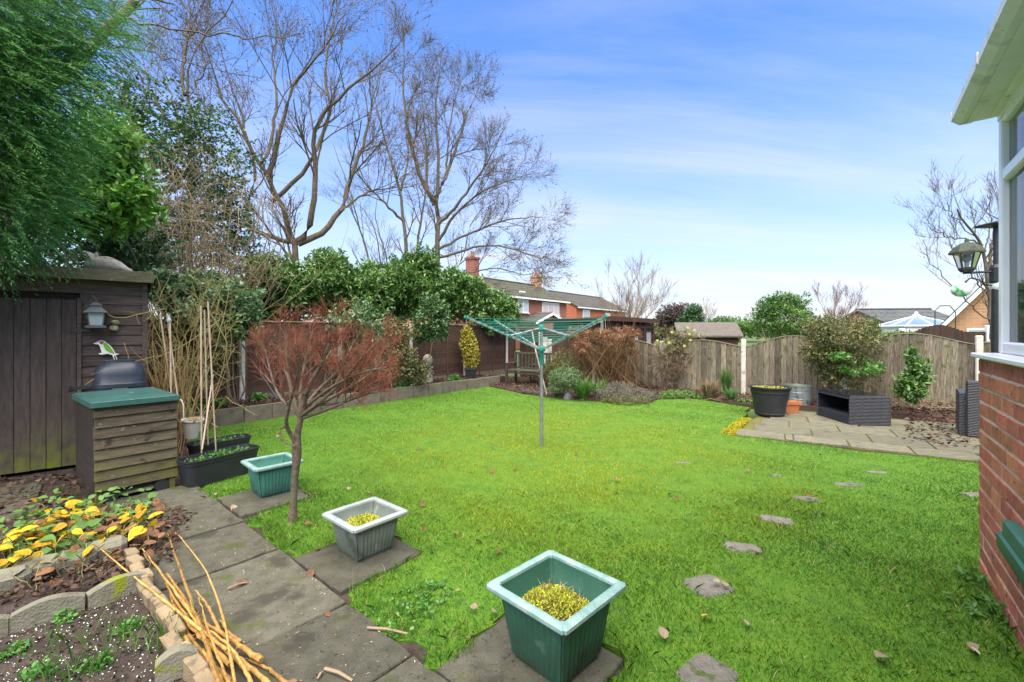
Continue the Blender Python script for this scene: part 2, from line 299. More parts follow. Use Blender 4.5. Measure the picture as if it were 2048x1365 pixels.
def grassmat():
    "lawn blades: green, with a yellowish patch in the middle of the lawn"
    m = bpy.data.materials.new('lawn grass'); m.use_nodes = True; N = m.node_tree.nodes; L = m.node_tree.links; b = N['Principled BSDF']; o = N['Material Output']
    geo = N.new('ShaderNodeNewGeometry')
    nz = N.new('ShaderNodeTexNoise'); nz.inputs['Scale'].default_value = 1.1; nz.inputs['Detail'].default_value = 8; nz.inputs['Roughness'].default_value = .68; L.new(geo.outputs['Position'], nz.inputs['Vector'])
    rp = N.new('ShaderNodeValToRGB'); L.new(nz.outputs[0], rp.inputs[0]); e = rp.color_ramp.elements
    e[0].position = .36; e[0].color = (.042, .135, .012, 1); e[1].position = .64; e[1].color = (.115, .245, .016, 1); k = e.new(.5); k.color = (.074, .190, .013, 1)
    sub = N.new('ShaderNodeVectorMath'); sub.operation = 'SUBTRACT'; L.new(geo.outputs['Position'], sub.inputs[0]); sub.inputs[1].default_value = (.65, 6.0, 0)
    scl = N.new('ShaderNodeVectorMath'); scl.operation = 'MULTIPLY'; L.new(sub.outputs[0], scl.inputs[0]); scl.inputs[1].default_value = (.40, .36, 0)
    ln = N.new('ShaderNodeVectorMath'); ln.operation = 'LENGTH'; L.new(scl.outputs[0], ln.inputs[0])
    n2 = N.new('ShaderNodeTexNoise'); n2.inputs['Scale'].default_value = 1.6; n2.inputs['Detail'].default_value = 5; L.new(geo.outputs['Position'], n2.inputs['Vector'])
    a2 = N.new('ShaderNodeMath'); a2.operation = 'MULTIPLY_ADD'; L.new(n2.outputs[0], a2.inputs[0]); a2.inputs[1].default_value = 1.1; L.new(ln.outputs['Value'], a2.inputs[2])
    mr = N.new('ShaderNodeMapRange'); mr.interpolation_type = 'SMOOTHSTEP'; mr.inputs[1].default_value = 1.95; mr.inputs[2].default_value = .85; mr.inputs[4].default_value = .9; L.new(a2.outputs[0], mr.inputs[0])
    mx = N.new('ShaderNodeMix'); mx.data_type = 'RGBA'; L.new(mr.outputs[0], mx.inputs[0]); L.new(rp.outputs[0], mx.inputs[6]); mx.inputs[7].default_value = (.37, .365, .012, 1)
    hs = N.new('ShaderNodeHueSaturation'); v = N.new('ShaderNodeMapRange'); v.inputs[3].default_value = .62; v.inputs[4].default_value = 1.38; L.new(geo.outputs['Random Per Island'], v.inputs[0]); L.new(v.outputs[0], hs.inputs['Value'])
    f1 = N.new('ShaderNodeMath'); f1.operation = 'MULTIPLY'; f1.inputs[1].default_value = 13.7; L.new(geo.outputs['Random Per Island'], f1.inputs[0]); f2 = N.new('ShaderNodeMath'); f2.operation = 'FRACT'; L.new(f1.outputs[0], f2.inputs[0])
    p1 = N.new('ShaderNodeMapRange'); p1.inputs[1].default_value = .45; p1.inputs[2].default_value = 1; p1.inputs[4].default_value = .30; L.new(f2.outputs[0], p1.inputs[0])
    pale = N.new('ShaderNodeMix'); pale.data_type = 'RGBA'; L.new(p1.outputs[0], pale.inputs[0]); L.new(mx.outputs[2], pale.inputs[6]); pale.inputs[7].default_value = (.20, .29, .06, 1)
    p2 = N.new('ShaderNodeMapRange'); p2.inputs[1].default_value = .945; p2.inputs[2].default_value = .955; L.new(geo.outputs['Random Per Island'], p2.inputs[0])
    straw = N.new('ShaderNodeMix'); straw.data_type = 'RGBA'; L.new(p2.outputs[0], straw.inputs[0]); L.new(pale.outputs[2], straw.inputs[6]); straw.inputs[7].default_value = (.34, .30, .13, 1)
    L.new(straw.outputs[2], hs.inputs['Color']); L.new(hs.outputs[0], b.inputs['Base Color']); b.inputs['Roughness'].default_value = .5; b.inputs['Specular IOR Level'].default_value = .25
    tr = N.new('ShaderNodeBsdfTranslucent'); L.new(hs.outputs[0], tr.inputs[0]); ms = N.new('ShaderNodeMixShader'); ms.inputs[0].default_value = .32; L.new(b.outputs[0], ms.inputs[1]); L.new(tr.outputs[0], ms.inputs[2]); L.new(ms.outputs[0], o.inputs[0])
    return m
M_grass = grassmat()
def brickmat(name, c1, c2, mortar, sc=1.0):
    "courses of a far wall, too small to tell apart"
    m = bpy.data.materials.new(name); m.use_nodes = True; N = m.node_tree.nodes; L = m.node_tree.links; b = N['Principled BSDF']
    co = N.new('ShaderNodeTexCoord'); sp = N.new('ShaderNodeSeparateXYZ'); L.new(co.outputs['Object'], sp.inputs[0]); ad = N.new('ShaderNodeMath'); L.new(sp.outputs[0], ad.inputs[0]); L.new(sp.outputs[1], ad.inputs[1])
    cb = N.new('ShaderNodeCombineXYZ'); L.new(ad.outputs[0], cb.inputs[0]); L.new(sp.outputs[2], cb.inputs[1])
    bt = N.new('ShaderNodeTexBrick'); bt.inputs['Scale'].default_value = 1; bt.inputs['Brick Width'].default_value = .45 * sc; bt.inputs['Row Height'].default_value = .15 * sc; bt.inputs['Mortar Size'].default_value = .016 * sc
    bt.inputs['Color1'].default_value = (*c1, 1); bt.inputs['Color2'].default_value = (*c2, 1); bt.inputs['Mortar'].default_value = (*mortar, 1); L.new(cb.outputs[0], bt.inputs[0])
    L.new(bt.outputs[0], b.inputs['Base Color']); b.inputs['Roughness'].default_value = .9; return m
def tilemat(name, c1, c2, row=.32):
    m = bpy.data.materials.new(name); m.use_nodes = True; N = m.node_tree.nodes; L = m.node_tree.links; b = N['Principled BSDF']
    co = N.new('ShaderNodeTexCoord'); bt = N.new('ShaderNodeTexBrick'); L.new(co.outputs['UV'], bt.inputs[0]); L.new(co.outputs['Object'], bt.inputs[0])
    mp_ = N.new('ShaderNodeMapping'); L.new(co.outputs['Object'], mp_.inputs[0]); sp = N.new('ShaderNodeSeparateXYZ'); L.new(mp_.outputs[0], sp.inputs[0])
    cb = N.new('ShaderNodeCombineXYZ'); L.new(sp.outputs[0], cb.inputs[0]); L.new(sp.outputs[2], cb.inputs[1]); L.new(cb.outputs[0], bt.inputs[0])
    bt.inputs['Scale'].default_value = 1; bt.inputs['Brick Width'].default_value = .5; bt.inputs['Row Height'].default_value = row; bt.inputs['Mortar Size'].default_value = .03
    bt.inputs['Color1'].default_value = (*c1, 1); bt.inputs['Color2'].default_value = (*c2, 1); bt.inputs['Mortar'].default_value = (c1[0] * .35, c1[1] * .35, c1[2] * .35, 1)
    nz = N.new('ShaderNodeTexNoise'); nz.inputs['Scale'].default_value = .9; nz.inputs['Detail'].default_value = 6; L.new(co.outputs['Object'], nz.inputs['Vector'])
    mx = N.new('ShaderNodeMix'); mx.data_type = 'RGBA'; mr = N.new('ShaderNodeMapRange'); mr.inputs[1].default_value = .45; mr.inputs[2].default_value = .7; L.new(nz.outputs[0], mr.inputs[0]); L.new(mr.outputs[0], mx.inputs[0])
    L.new(bt.outputs[0], mx.inputs[6]); mx.inputs[7].default_value = (c2[0] * .8, c2[1] * 1.0, c2[2] * .55, 1)
    L.new(mx.outputs[2], b.inputs['Base Color']); b.inputs['Roughness'].default_value = .9
    bp = N.new('ShaderNodeBump'); bp.inputs['Strength'].default_value = .6; bp.inputs['Distance'].default_value = .05; L.new(bt.outputs[1], bp.inputs['Height']); bp.invert = True; L.new(bp.outputs[0], b.inputs['Normal']); return m
def glassmat(name, tint=(.6, .68, .72), refl=.5, rough=.02):
    m = bpy.data.materials.new(name); m.use_nodes = True; N = m.node_tree.nodes; L = m.node_tree.links; o = N['Material Output']; N.remove(N['Principled BSDF'])
    g = N.new('ShaderNodeBsdfGlossy'); g.inputs['Roughness'].default_value = rough; t = N.new('ShaderNodeBsdfTransparent'); t.inputs[0].default_value = (*tint, 1)
    fr = N.new('ShaderNodeFresnel'); fr.inputs[0].default_value = 1.18; ma = N.new('ShaderNodeMath'); ma.operation = 'ADD'; ma.use_clamp = True; L.new(fr.outputs[0], ma.inputs[0]); ma.inputs[1].default_value = refl
    ms = N.new('ShaderNodeMixShader'); L.new(ma.outputs[0], ms.inputs[0]); L.new(t.outputs[0], ms.inputs[1]); L.new(g.outputs[0], ms.inputs[2]); L.new(ms.outputs[0], o.inputs[0]); return m
M_glass = glassmat('window glass', (.92, .95, .95), .10)
M_glassclear = glassmat('clear glass', (.9, .93, .93), .12)

# ------------------------------------------------------------------ helpers: plants
def unit(v): return v / np.maximum(np.linalg.norm(v, axis=-1, keepdims=True), 1e-9)
def rvec(n, g): return unit(g.normal(size=(n, 3)))
def leaf_mesh(name, base, d, nrm, ln, wd, mat, k=4, droop=.12, fold=.12):
    "one leaf for each row: base point, direction, normal, length, width"
    n = len(base); d = unit(d); s = unit(np.cross(d, nrm)); nn = np.cross(s, d); ln = np.broadcast_to(ln, (n,))[:, None]; wd = np.broadcast_to(wd, (n,))[:, None]
    if k == 4: prof = [(0, 0, 0), (.48, .5, fold), (1, 0, -droop), (.48, -.5, fold)]
    else: prof = [(0, 0, 0), (.28, .42, fold), (.66, .42, fold * .6), (1, 0, -droop), (.66, -.42, fold * .6), (.28, -.42, fold)]
    V = np.stack([base + d * ln * a + s * wd * b + nn * (ln * c * .6) for a, b, c in prof], 1).reshape(-1, 3)
    return npmesh(name, V, np.arange(n * len(prof)).reshape(n, len(prof)), mat)
def blade_mesh(name, base, tipv, width, mat, g, seg=1):
    "grass blades: base (n,3), tip vector (n,3), width (n,)"
    n = len(base); s = unit(np.cross(tipv, rvec(n, g))) * np.asarray(width).reshape(-1, 1) * .5
    if seg == 1:
        V = np.stack([base - s, base + s, base + tipv], 1).reshape(-1, 3); return npmesh(name, V, np.arange(3 * n).reshape(n, 3), mat)
    up = np.linalg.norm(tipv, axis=1, keepdims=True) * np.array([[0, 0, 1.]]); mid = base + tipv * .35 + up * .18
    V = np.stack([base - s, base + s, mid + s * .8, base + tipv, mid - s * .8], 1).reshape(-1, 3)
    return npmesh(name, V, np.arange(5 * n).reshape(n, 5), mat)
def tubes(Pn, Rn, k=4):
    "arrays of polylines (N,n,3) with radii (N,n) -> V, F"
    N_, n, _ = Pn.shape
    d = np.empty_like(Pn); d[:, 1:-1] = Pn[:, 2:] - Pn[:, :-2]; d[:, 0] = Pn[:, 1] - Pn[:, 0]; d[:, -1] = Pn[:, -1] - Pn[:, -2]; d = unit(d)
    ref = np.where(np.abs(d[..., 2:3]) > .92, np.array([1., 0, 0]), np.array([0., 0, 1])); u = unit(np.cross(d, ref)); w = np.cross(d, u)
    a = np.arange(k) * 2 * np.pi / k
    V = Pn[:, :, None, :] + Rn[:, :, None, None] * (np.cos(a)[None, None, :, None] * u[:, :, None, :] + np.sin(a)[None, None, :, None] * w[:, :, None, :])
    idx = np.arange(N_ * n * k).reshape(N_, n, k); j2 = (np.arange(k) + 1) % k
    Fq = np.stack([idx[:, :-1, :], idx[:, :-1][:, :, j2], idx[:, 1:][:, :, j2], idx[:, 1:, :]], -1).reshape(-1, 4)
    return V.reshape(-1, 3), Fq
def joinVF(parts):
    Vs, Fs, o = [], [], 0
    for V, Fq in parts: Vs.append(V); Fs.append(Fq + o); o += len(V)
    return np.concatenate(Vs), np.concatenate(Fs)
def resample(poly, n):
    p = np.asarray(poly, float); L = np.r_[0, np.cumsum(np.linalg.norm(np.diff(p, axis=0), axis=1))]; t = np.linspace(0, L[-1], n)
    return np.stack([np.interp(t, L, p[:, i]) for i in range(3)], 1)
def grow(Pn, Rn, levels, g, n=5, up=.15, wig=.12, k=(5, 4, 3, 3), rmin=.0025, flat=None, spread=(.5, 1.0), start=.2):
    """children of the given branches, level by level. levels: list of (children per branch, length lo, hi, radius ratio).
    Returns list of (V,F) per level"""
    res = []
    for li, (m, l0, l1, rr) in enumerate(levels):
        N_, nn, _ = Pn.shape; par = np.repeat(np.arange(N_), m); M = len(par); t = g.uniform(start, 1, M) ** .85
        x = t * (nn - 1); i0 = np.minimum(x.astype(int), nn - 2); fr = (x - i0)[:, None]
        p0 = Pn[par, i0] * (1 - fr) + Pn[par, i0 + 1] * fr; dd = unit(Pn[par, i0 + 1] - Pn[par, i0]); r0 = Rn[par, i0] * (1 - fr[:, 0]) + Rn[par, i0 + 1] * fr[:, 0]
        perp = unit(np.cross(dd, rvec(M, g))); ang = g.uniform(spread[0], spread[1], M)[:, None]
        d = dd * np.cos(ang) + perp * np.sin(ang); d[:, 2] += up
        if flat is not None: d = d * flat
        d = unit(d); Lc = g.uniform(l0, l1, M) * (1.15 - .45 * t)
        pts = [p0]; cur = d
        for s_ in range(n - 1):
            cur = unit(cur + g.normal(size=(M, 3)) * wig + np.array([0, 0, up * .18])); pts.append(pts[-1] + cur * (Lc / (n - 1))[:, None])
        Pn = np.stack(pts, 1); ra = np.maximum(r0 * rr, rmin); Rn = ra[:, None] * np.linspace(1, .45, n)[None, :]
        res.append(tubes(Pn, Rn, k[min(li, len(k) - 1)])); last = (Pn, Rn)
    return res, last
def ell_points(ells, n, g, inner=.6, lump=.22):
    "points near the surface of lumpy ellipsoids with outward directions"
    w = np.array([e[3] * e[4] * e[5] for e in ells]) ** .67; w /= w.sum(); ids = g.choice(len(ells), n, p=w); E = np.array(ells)[ids]
    d = rvec(n, g); ph = g.uniform(0, 6.28, (5,)); fr = g.uniform(2.2, 5.5, (5, 3)) * np.sign(g.normal(size=(5, 3)))
    ln = sum(np.sin(d @ fr[i] + ph[i] + ids * 1.7) for i in range(5)) / 5; rad = g.uniform(inner ** 3, 1, n) ** (1 / 3) * (1 + lump * ln * 1.6)
    p = E[:, :3] + d * E[:, 3:6] * rad[:, None]; return p, unit(d / E[:, 3:6])
def foliage(ells, ntw, per, ll, lw, mat, seed, name='foliage', k=4, inner=.6, lump=.22, up=.35, zmin=.03, spreadl=1.0, droop=.12, clip=None):
    g = np.random.default_rng(seed); p, nrm = ell_points(ells, ntw, g, inner, lump)
    keep = p[:, 2] > zmin
    if clip is not None: keep &= clip(p)
    p, nrm = p[keep], nrm[keep]; ntw = len(p)
    td = unit(nrm + rvec(ntw, g) * .6 + np.array([0, 0, up])); tl = ll * g.uniform(1.0, 2.6, ntw)
    P_ = np.repeat(p, per, 0); T = np.repeat(td, per, 0); TL = np.repeat(tl, per); n = len(P_)
    a = g.uniform(0, 1, n); base = P_ - T * (a * TL)[:, None] + rvec(n, g) * ll * .12
    q = unit(np.cross(T, rvec(n, g))); d = unit(T * g.uniform(.15, 1.1, n)[:, None] + q * spreadl + np.array([0, 0, .12]))
    nn = unit(np.array([0, 0, .9]) + rvec(n, g) * .75 + T * .3); l = ll * g.uniform(.6, 1.25, n)
    return leaf_mesh(name, base, d, nn, l, l * lw / ll, mat, k, droop)
def stems(base, tops, r0, g, wig=.08, n=6, k=5):
    "stems from a base point to given tops"
    tops = np.asarray(tops); N_ = len(tops); b = np.asarray(base, float) + np.c_[g.normal(size=(N_, 2)) * r0 * 2.5, np.zeros(N_)]
    t = np.linspace(0, 1, n)[None, :, None]; Pn = b[:, None, :] * (1 - t) + tops[:, None, :] * t
    L = np.linalg.norm(tops - b, axis=1)[:, None, None]; bow = g.normal(size=(N_, n, 3)) * wig * L * np.sin(t * np.pi * .9) * .6; Pn = Pn + bow
    Rn = r0 * g.uniform(.6, 1.1, (N_, 1)) * np.linspace(1, .35, n)[None]; return Pn, Rn
def stuffpart(name, me, parent):
    o = link(name, me, parent); o['kind'] = 'stuff'; return o
def local(me_pts, loc): return me_pts
def bush(name, label, cat, base, ells, ntw, per, ll, lw, mat, seed, stem_mat=None, nst=6, r0=.02, k=4, inner=.6, lump=.22, up=.35, group=None, pname='crown', sname='stem', twig_levels=None, droop=.12):
    "a shrub or tree as a thing: stems and a crown of leaves; all coordinates are world, the Empty stands at the base"
    base = np.asarray(base, float); root = empty(name, base); tag(root, label, cat, group); g = np.random.default_rng(seed + 5)
    me = foliage(ells, ntw, per, ll, lw, mat, seed, pname, k, inner, lump, up, droop=droop); o = stuffpart(pname, me, root); o.location = tuple(-base)
    if nst:
        tp, _ = ell_points(ells, nst, g, .2, .1); Pn, Rn = stems(base, tp, r0, g); parts = [tubes(Pn, Rn, 5)]
        if twig_levels: parts += grow(Pn, Rn, twig_levels, g)[0]
        V, Fq = joinVF(parts); o = link(sname, npmesh(sname, V, Fq, stem_mat or M_bark, True), root); o.location = tuple(-base)
    return root
def inpoly(pts, poly):
    x, y = pts[:, 0], pts[:, 1]; poly = np.asarray(poly)[:, :2]; r = np.zeros(len(pts), bool); j = len(poly) - 1
    for i in range(len(poly)):
        xi, yi = poly[i]; xj, yj = poly[j]
        r ^= ((yi > y) != (yj > y)) & (x < (xj - xi) * (y - yi) / (yj - yi + 1e-12) + xi); j = i
    return r
def scatter(poly, n, g):
    poly = np.asarray(poly)[:, :2]; lo, hi = poly.min(0), poly.max(0); out = []; c = 0
    while c < n:
        q = g.uniform(lo, hi, (n * 2, 2)); q = q[inpoly(q, poly)]; out.append(q); c += len(q)
        if len(q) == 0: break
    return np.concatenate(out)[:n]
def sheet(name, poly, z, mat, parent=None, th=.05):
    "a ground sheet with some thickness downwards"
    poly = [(float(p[0]), float(p[1])) for p in poly]; return MB().prism(poly, z - th, z, 'z').build(name, mat, parent)
def litter(name, poly, n, size, mat, z, seed, parent=None, lift=.03, k=4):
    g = np.random.default_rng(seed); q = scatter(poly, n, g); n = len(q); b = np.c_[q, z + g.uniform(.003, lift, n)]
    d = rvec(n, g); d[:, 2] *= .35; nn = unit(np.array([0, 0, 1.]) + rvec(n, g) * .6); l = size * g.uniform(.5, 1.3, n)
    return npm(name, leaf_mesh(name, b, d, nn, l, l * g.uniform(.4, .75, n), mat, k, .25, .2), parent)
def npm(name, me, parent): o = link(name, me, parent); o['kind'] = 'stuff'; return o
# ================================================================== the setting
J0 = np.array([-1.60, 3.03, 0]); PD = np.array([.757, -.652, 0]); PC = np.array([.652, .757, 0])
def PS(s, c, z=0.0): return J0 + PD * s + PC * c + np.array([0, 0, z])
RW0 = np.array([-4.45, 7.29, 0])
def RW(t, o=0.0, z=0.0): return RW0 + A * t - AP * o + np.array([0, 0, z])      # o: towards the fence
C0 = np.array([2.97, 2.8, 0])
g0 = np.random.default_rng(3)
def wavy(pts, amp, step=.12):
    o = []
    for a, b in zip(pts[:-1], pts[1:]):
        n = max(1, int(np.linalg.norm(np.subtract(b, a)[:2]) / step))
        for i in range(n):
            p = np.asarray(a) + (np.asarray(b) - np.asarray(a)) * i / n; o.append(p[:2] + g0.normal(size=2) * amp)
    o.append(np.asarray(pts[-1])[:2]); return o

tag(MB().box((0, 150, -.26), (900, 900, .4)).build('ground', M_field), kind='structure')
pathedge = [PS(3.3, .0), PS(2.28, .0), PS(2.28, .62), PS(1.66, .60), PS(1.66, .02), PS(.83, .02), PS(.80, .64), PS(.22, .62), PS(.20, .03), PS(-.75, .0), PS(-.78, .62), PS(-1.38, .60), PS(-1.38, .0), PS(-1.75, -.05)]
lawn_poly = wavy(pathedge, .03, .07) + wavy([PS(-1.75, -.05), (-3.05, 4.55, 0), (-3.9, 5.4, 0), (-4.9, 6.6, 0), RW(0, .02), RW(6.3, .02)], .0, 1) + wavy([RW(6.3, .02), G(1049, 789), G(1100, 796), G(1150, 801), G(1230, 806), G(1292, 808), G(1318, 799), G(1400, 797), G(1440, 806), G(1500, 815), G(1484, 838), G(1442, 864), G(1470, 873), G(1955, 927)], .03, .25) + [np.array(p) for p in ((5.6, 4.9), (5.2, 1.4), (1.0, .2), (.6, .35))]
lawn = tag(sheet('lawn', lawn_poly, 0.0, M_turf), kind='structure')
tag(sheet('bare_earth', [(-8, 2.2), (-2.2, 1.0), (1.2, .2), (.4, 2.2), (-1.0, 3.4), (-2.3, 5.1), (-4.2, 6.6), (-5.4, 7.4), (-9, 7)], -.012, M_soil), kind='structure')

# ---- paved path: every slab its own piece
path = tag(sheet('garden_path', [PS(3.3, -.70), PS(3.3, .0), PS(-2.1, .0), PS(-2.1, -.70)], -.004, M_soil), kind='structure')
def slab(parent, poly, z0, z1, mat, name='paving_slab', ins=.006, tilt=.004):
    p = np.array([q[:2] for q in poly]); c = p.mean(0); p = c + (p - c) * (1 - ins / np.abs(p - c).max()); p += g0.normal(size=p.shape) * .003
    m = MB(); n = len(p); ch = .006; tx, ty = g0.normal(size=2) * tilt
    zt = lambda q: z1 + (q[0] - c[0]) * tx + (q[1] - c[1]) * ty
    pin = c + (p - c) * (1 - ch / np.abs(p - c).max())
    m.loft([[(*(q - c), z0) for q in p], [(*(q - c), zt(q) - ch) for q in p], [(*(q - c), zt(q)) for q in pin]])
    o = m.build(name, mat, parent, (c[0], c[1], 0)); return o
def rect(s0, s1, c0, c1, sub=6):
    a = [PS(s0, c0), PS(s1, c0), PS(s1, c1), PS(s0, c1)]; o = []
    for i in range(4):
        for t in np.linspace(0, 1, sub, endpoint=False): o.append(a[i] + (a[(i + 1) % 4] - a[i]) * t + np.r_[g0.normal(size=2) * .0035, 0])
    return o
for s0, s1 in ((-2.05, -1.37), (-1.36, -.67), (-.66, -.005), (.005, .92), (.93, 1.515), (1.525, 2.1), (2.11, 2.7), (2.71, 3.3)):
    slab(path, rect(s0, s1, -.66, -.006), -.05, .016 + g0.uniform(-.004, .004), M_slab)
for s0, s1 in ((-1.38, -.79), (.21, .80), (1.66, 2.27)):
    slab(path, rect(s0, s1, .004, .61), -.05, .014 + g0.uniform(-.004, .004), M_slab)
# dark slabs in front of the shed door
for i, (x, y) in enumerate(((-4.75, 4.05), (-4.3, 3.62), (-4.05, 4.62), (-5.2, 3.6), (-4.75, 3.15))):
    u_ = np.array([.743, .67]); v_ = np.array([-.67, .743]); c_ = np.array([x, y])
    slab(path, [c_ + u_ * a * .29 + v_ * b * .29 for a, b in ((-1, -1), (1, -1), (1, 1), (-1, 1))], -.05, .004, M_slab)

# ---- retaining wall of upright blocks
rw = empty('block_edging_wall', RW(0)); tag(rw, 'low retaining wall of tan concrete blocks between lawn and raised bed', 'wall'); rw.rotation_euler = (0, 0, math.atan2(A[1], A[0]))
bl = [MB().box((0, 0, .11), (.435, .07, .30 + d), ch=.006).mesh('wall_block', M_gravelboard) for d in (0, .008, -.006)]
for i in range(18):
    link('wall_block', bl[i % 3], rw, (-1.1 + i * .445, .035 + g0.normal() * .004, g0.normal() * .004), (g0.normal() * .012, 0, g0.normal() * .008))
bed_left = [RW(-1.6, .07), RW(7.0, .07), RW(7.3, .80), RW(-1.6, .80)]
bl_o = tag(sheet('raised_bed', bed_left, .225, M_leafsoil, th=.25), kind='structure')
tag(litter('bed_leaf_litter', [RW(-1.5, .1), RW(6.6, .1), RW(6.6, .78), RW(-1.5, .78)], 9000, .05, M_litter, .225, 21, lift=.05), 'dead brown leaves lying on the raised bed along the fence', 'leaf litter', kind='stuff')

# ---- far border soil
FC = np.array([.146, 14.56, 0]); FX = np.array([.789, -.615, 0]); FX /= np.linalg.norm(FX); FY = np.array([FX[1] * -1, FX[0], 0])   # FY points away from the camera
def FF(x, o=0.0, z=0.0): return FC + FX * x - FY * o + np.array([0, 0, z])        # o: towards the camera
far_bed = [G(1049, 789), G(1100, 796), G(1150, 801), G(1230, 806), G(1292, 808), G(1318, 799), G(1400, 797), G(1440, 806), G(1505, 813), (5.6, 8.9, 0), (7.3, 7.7, 0), (8.3, 6.6, 0), FF(13, .2), FF(13, -.1), FF(0, -.1), RW(7.0, .8), RW(6.2, 0)]
fb = tag(sheet('far_border', [p[:2] for p in far_bed], .035, M_leafsoil, th=.15), kind='structure')
tag(litter('border_leaf_litter', far_bed, 13000, .05, M_litter, .035, 22, lift=.06), 'brown leaf litter under the shrubs along the far fence', 'leaf litter', kind='stuff')

# ---- patio
Q0 = G(1470, 872); E1 = np.array([.855, -.52, 0]); E1 /= np.linalg.norm(E1); E2 = np.array([-E1[1], E1[0], 0])
def PT(a, b, z=0.0): return Q0 + E1 * a + E2 * b + np.array([0, 0, z])
patio = tag(sheet('patio', [PT(0, 0), PT(4.2, 0), PT(4.2, 2.75), PT(.35, 2.75), PT(.1, 1.0)], .006, pm('mossy joint', [(.07, .06, .025), (.15, .145, .03)], 9, .95, world=True)), kind='structure')
rows = [(0, .42), (.42, .98), (.98, 1.6), (1.6, 2.15), (2.15, 2.72)]
for j, (b0, b1) in enumerate(rows):
    a = [0, .62, .71, 1.33, 1.97, 2.6, 3.2, 3.8, 4.2] if j == 0 else ([.05 + .12 * j, .68, 1.32, 1.98, 2.6, 3.2, 3.8, 4.2] if j % 2 == 0 else [.1 + .1 * j, .95, 1.62, 2.25, 2.9, 3.5, 4.2])
    for a0, a1 in zip(a[:-1], a[1:]):
        slab(patio, [PT(a0, b0), PT((a0 + a1) / 2, b0), PT(a1, b0), PT(a1, b1), PT((a0 + a1) / 2, b1), PT(a0, b1)], -.04, .022 + g0.uniform(-.005, .005), M_patio, 'patio_slab', ins=.014, tilt=.006)
tag(litter('patio_leaf_litter', [PT(2.0, .6), PT(4.1, .4), PT(4.1, 2.9), PT(2.4, 2.9)], 700, .07, M_litter, .025, 23), 'dead leaves strewn over the right of the patio', 'leaf litter', kind='stuff')
g1 = np.random.default_rng(51); mp_poly = [G(1442, 866), G(1468, 871), G(1502, 838), G(1480, 838)]
q = scatter(mp_poly, 2600, g1); tag(npm('moss_strip', leaf_mesh('moss_strip', np.c_[q, np.full(len(q), .004)], unit(rvec(len(q), g1) + [0, 0, .2]), unit(rvec(len(q), g1) + [0, 0, 1]), .03, .02, M_mosspatch), None), 'bright yellow moss strip along the patio edge', 'moss', kind='stuff')

# ---- stepping stones
STEPS = [(1415, 1172, .26, .21, 20), (1485, 1096, .24, .15, -18), (1552, 1040, .24, .15, -28), (1613, 998, .22, .12, -22), (1697, 970, .25, .11, -10), (1753, 945, .2, .08, -5), (1553, 951, .1, .06, 0), (1415, 1350, .25, .2, 35), (1366, 926, .16, .07, 0), (1948, 990, .2, .12, 0)]
SL = ['large dark stepping stone in the lawn with a curled leaf on it', 'stepping stone in the lawn third from the camera', 'stepping stone in the lawn fourth from the camera', 'stepping stone in the lawn fifth from the camera', 'pale stepping stone in the lawn nearest the patio', 'sunken stepping stone just before the patio edge', 'tiny overgrown stone peeping out of the lawn below the patio corner', 'stepping stone cut by the bottom edge of the photo', 'overgrown stone left of the stepping stones in the yellow grass', 'half hidden stone in the grass beside the brick corner']
step_polys = []
for (px, py, w, d, a), lb in zip(STEPS, SL):
    c = G(px, py); m = MB(); k = 14; r = R(a); pts = []
    for i in range(k):
        t = 2 * math.pi * i / k; e = 5.0; x = np.sign(math.cos(t)) * abs(math.cos(t)) ** (2 / e) * w / 2; y = np.sign(math.sin(t)) * abs(math.sin(t)) ** (2 / e) * d / 2
        x *= 1 + g0.normal() * .025; y *= 1 + g0.normal() * .025; pts.append((x * math.cos(r) - y * math.sin(r), x * math.sin(r) + y * math.cos(r)))
    m.loft([[(x, y, -.04) for x, y in pts], [(x, y, -.004) for x, y in pts], [(x * .96, y * .96, .003) for x, y in pts]])
    tag(m.build('stepping_stone', M_step, None, c), lb, 'stepping stone', 'stepping stones across the lawn'); step_polys.append([(c[0] + x * .9, c[1] + y * .86) for x, y in pts])

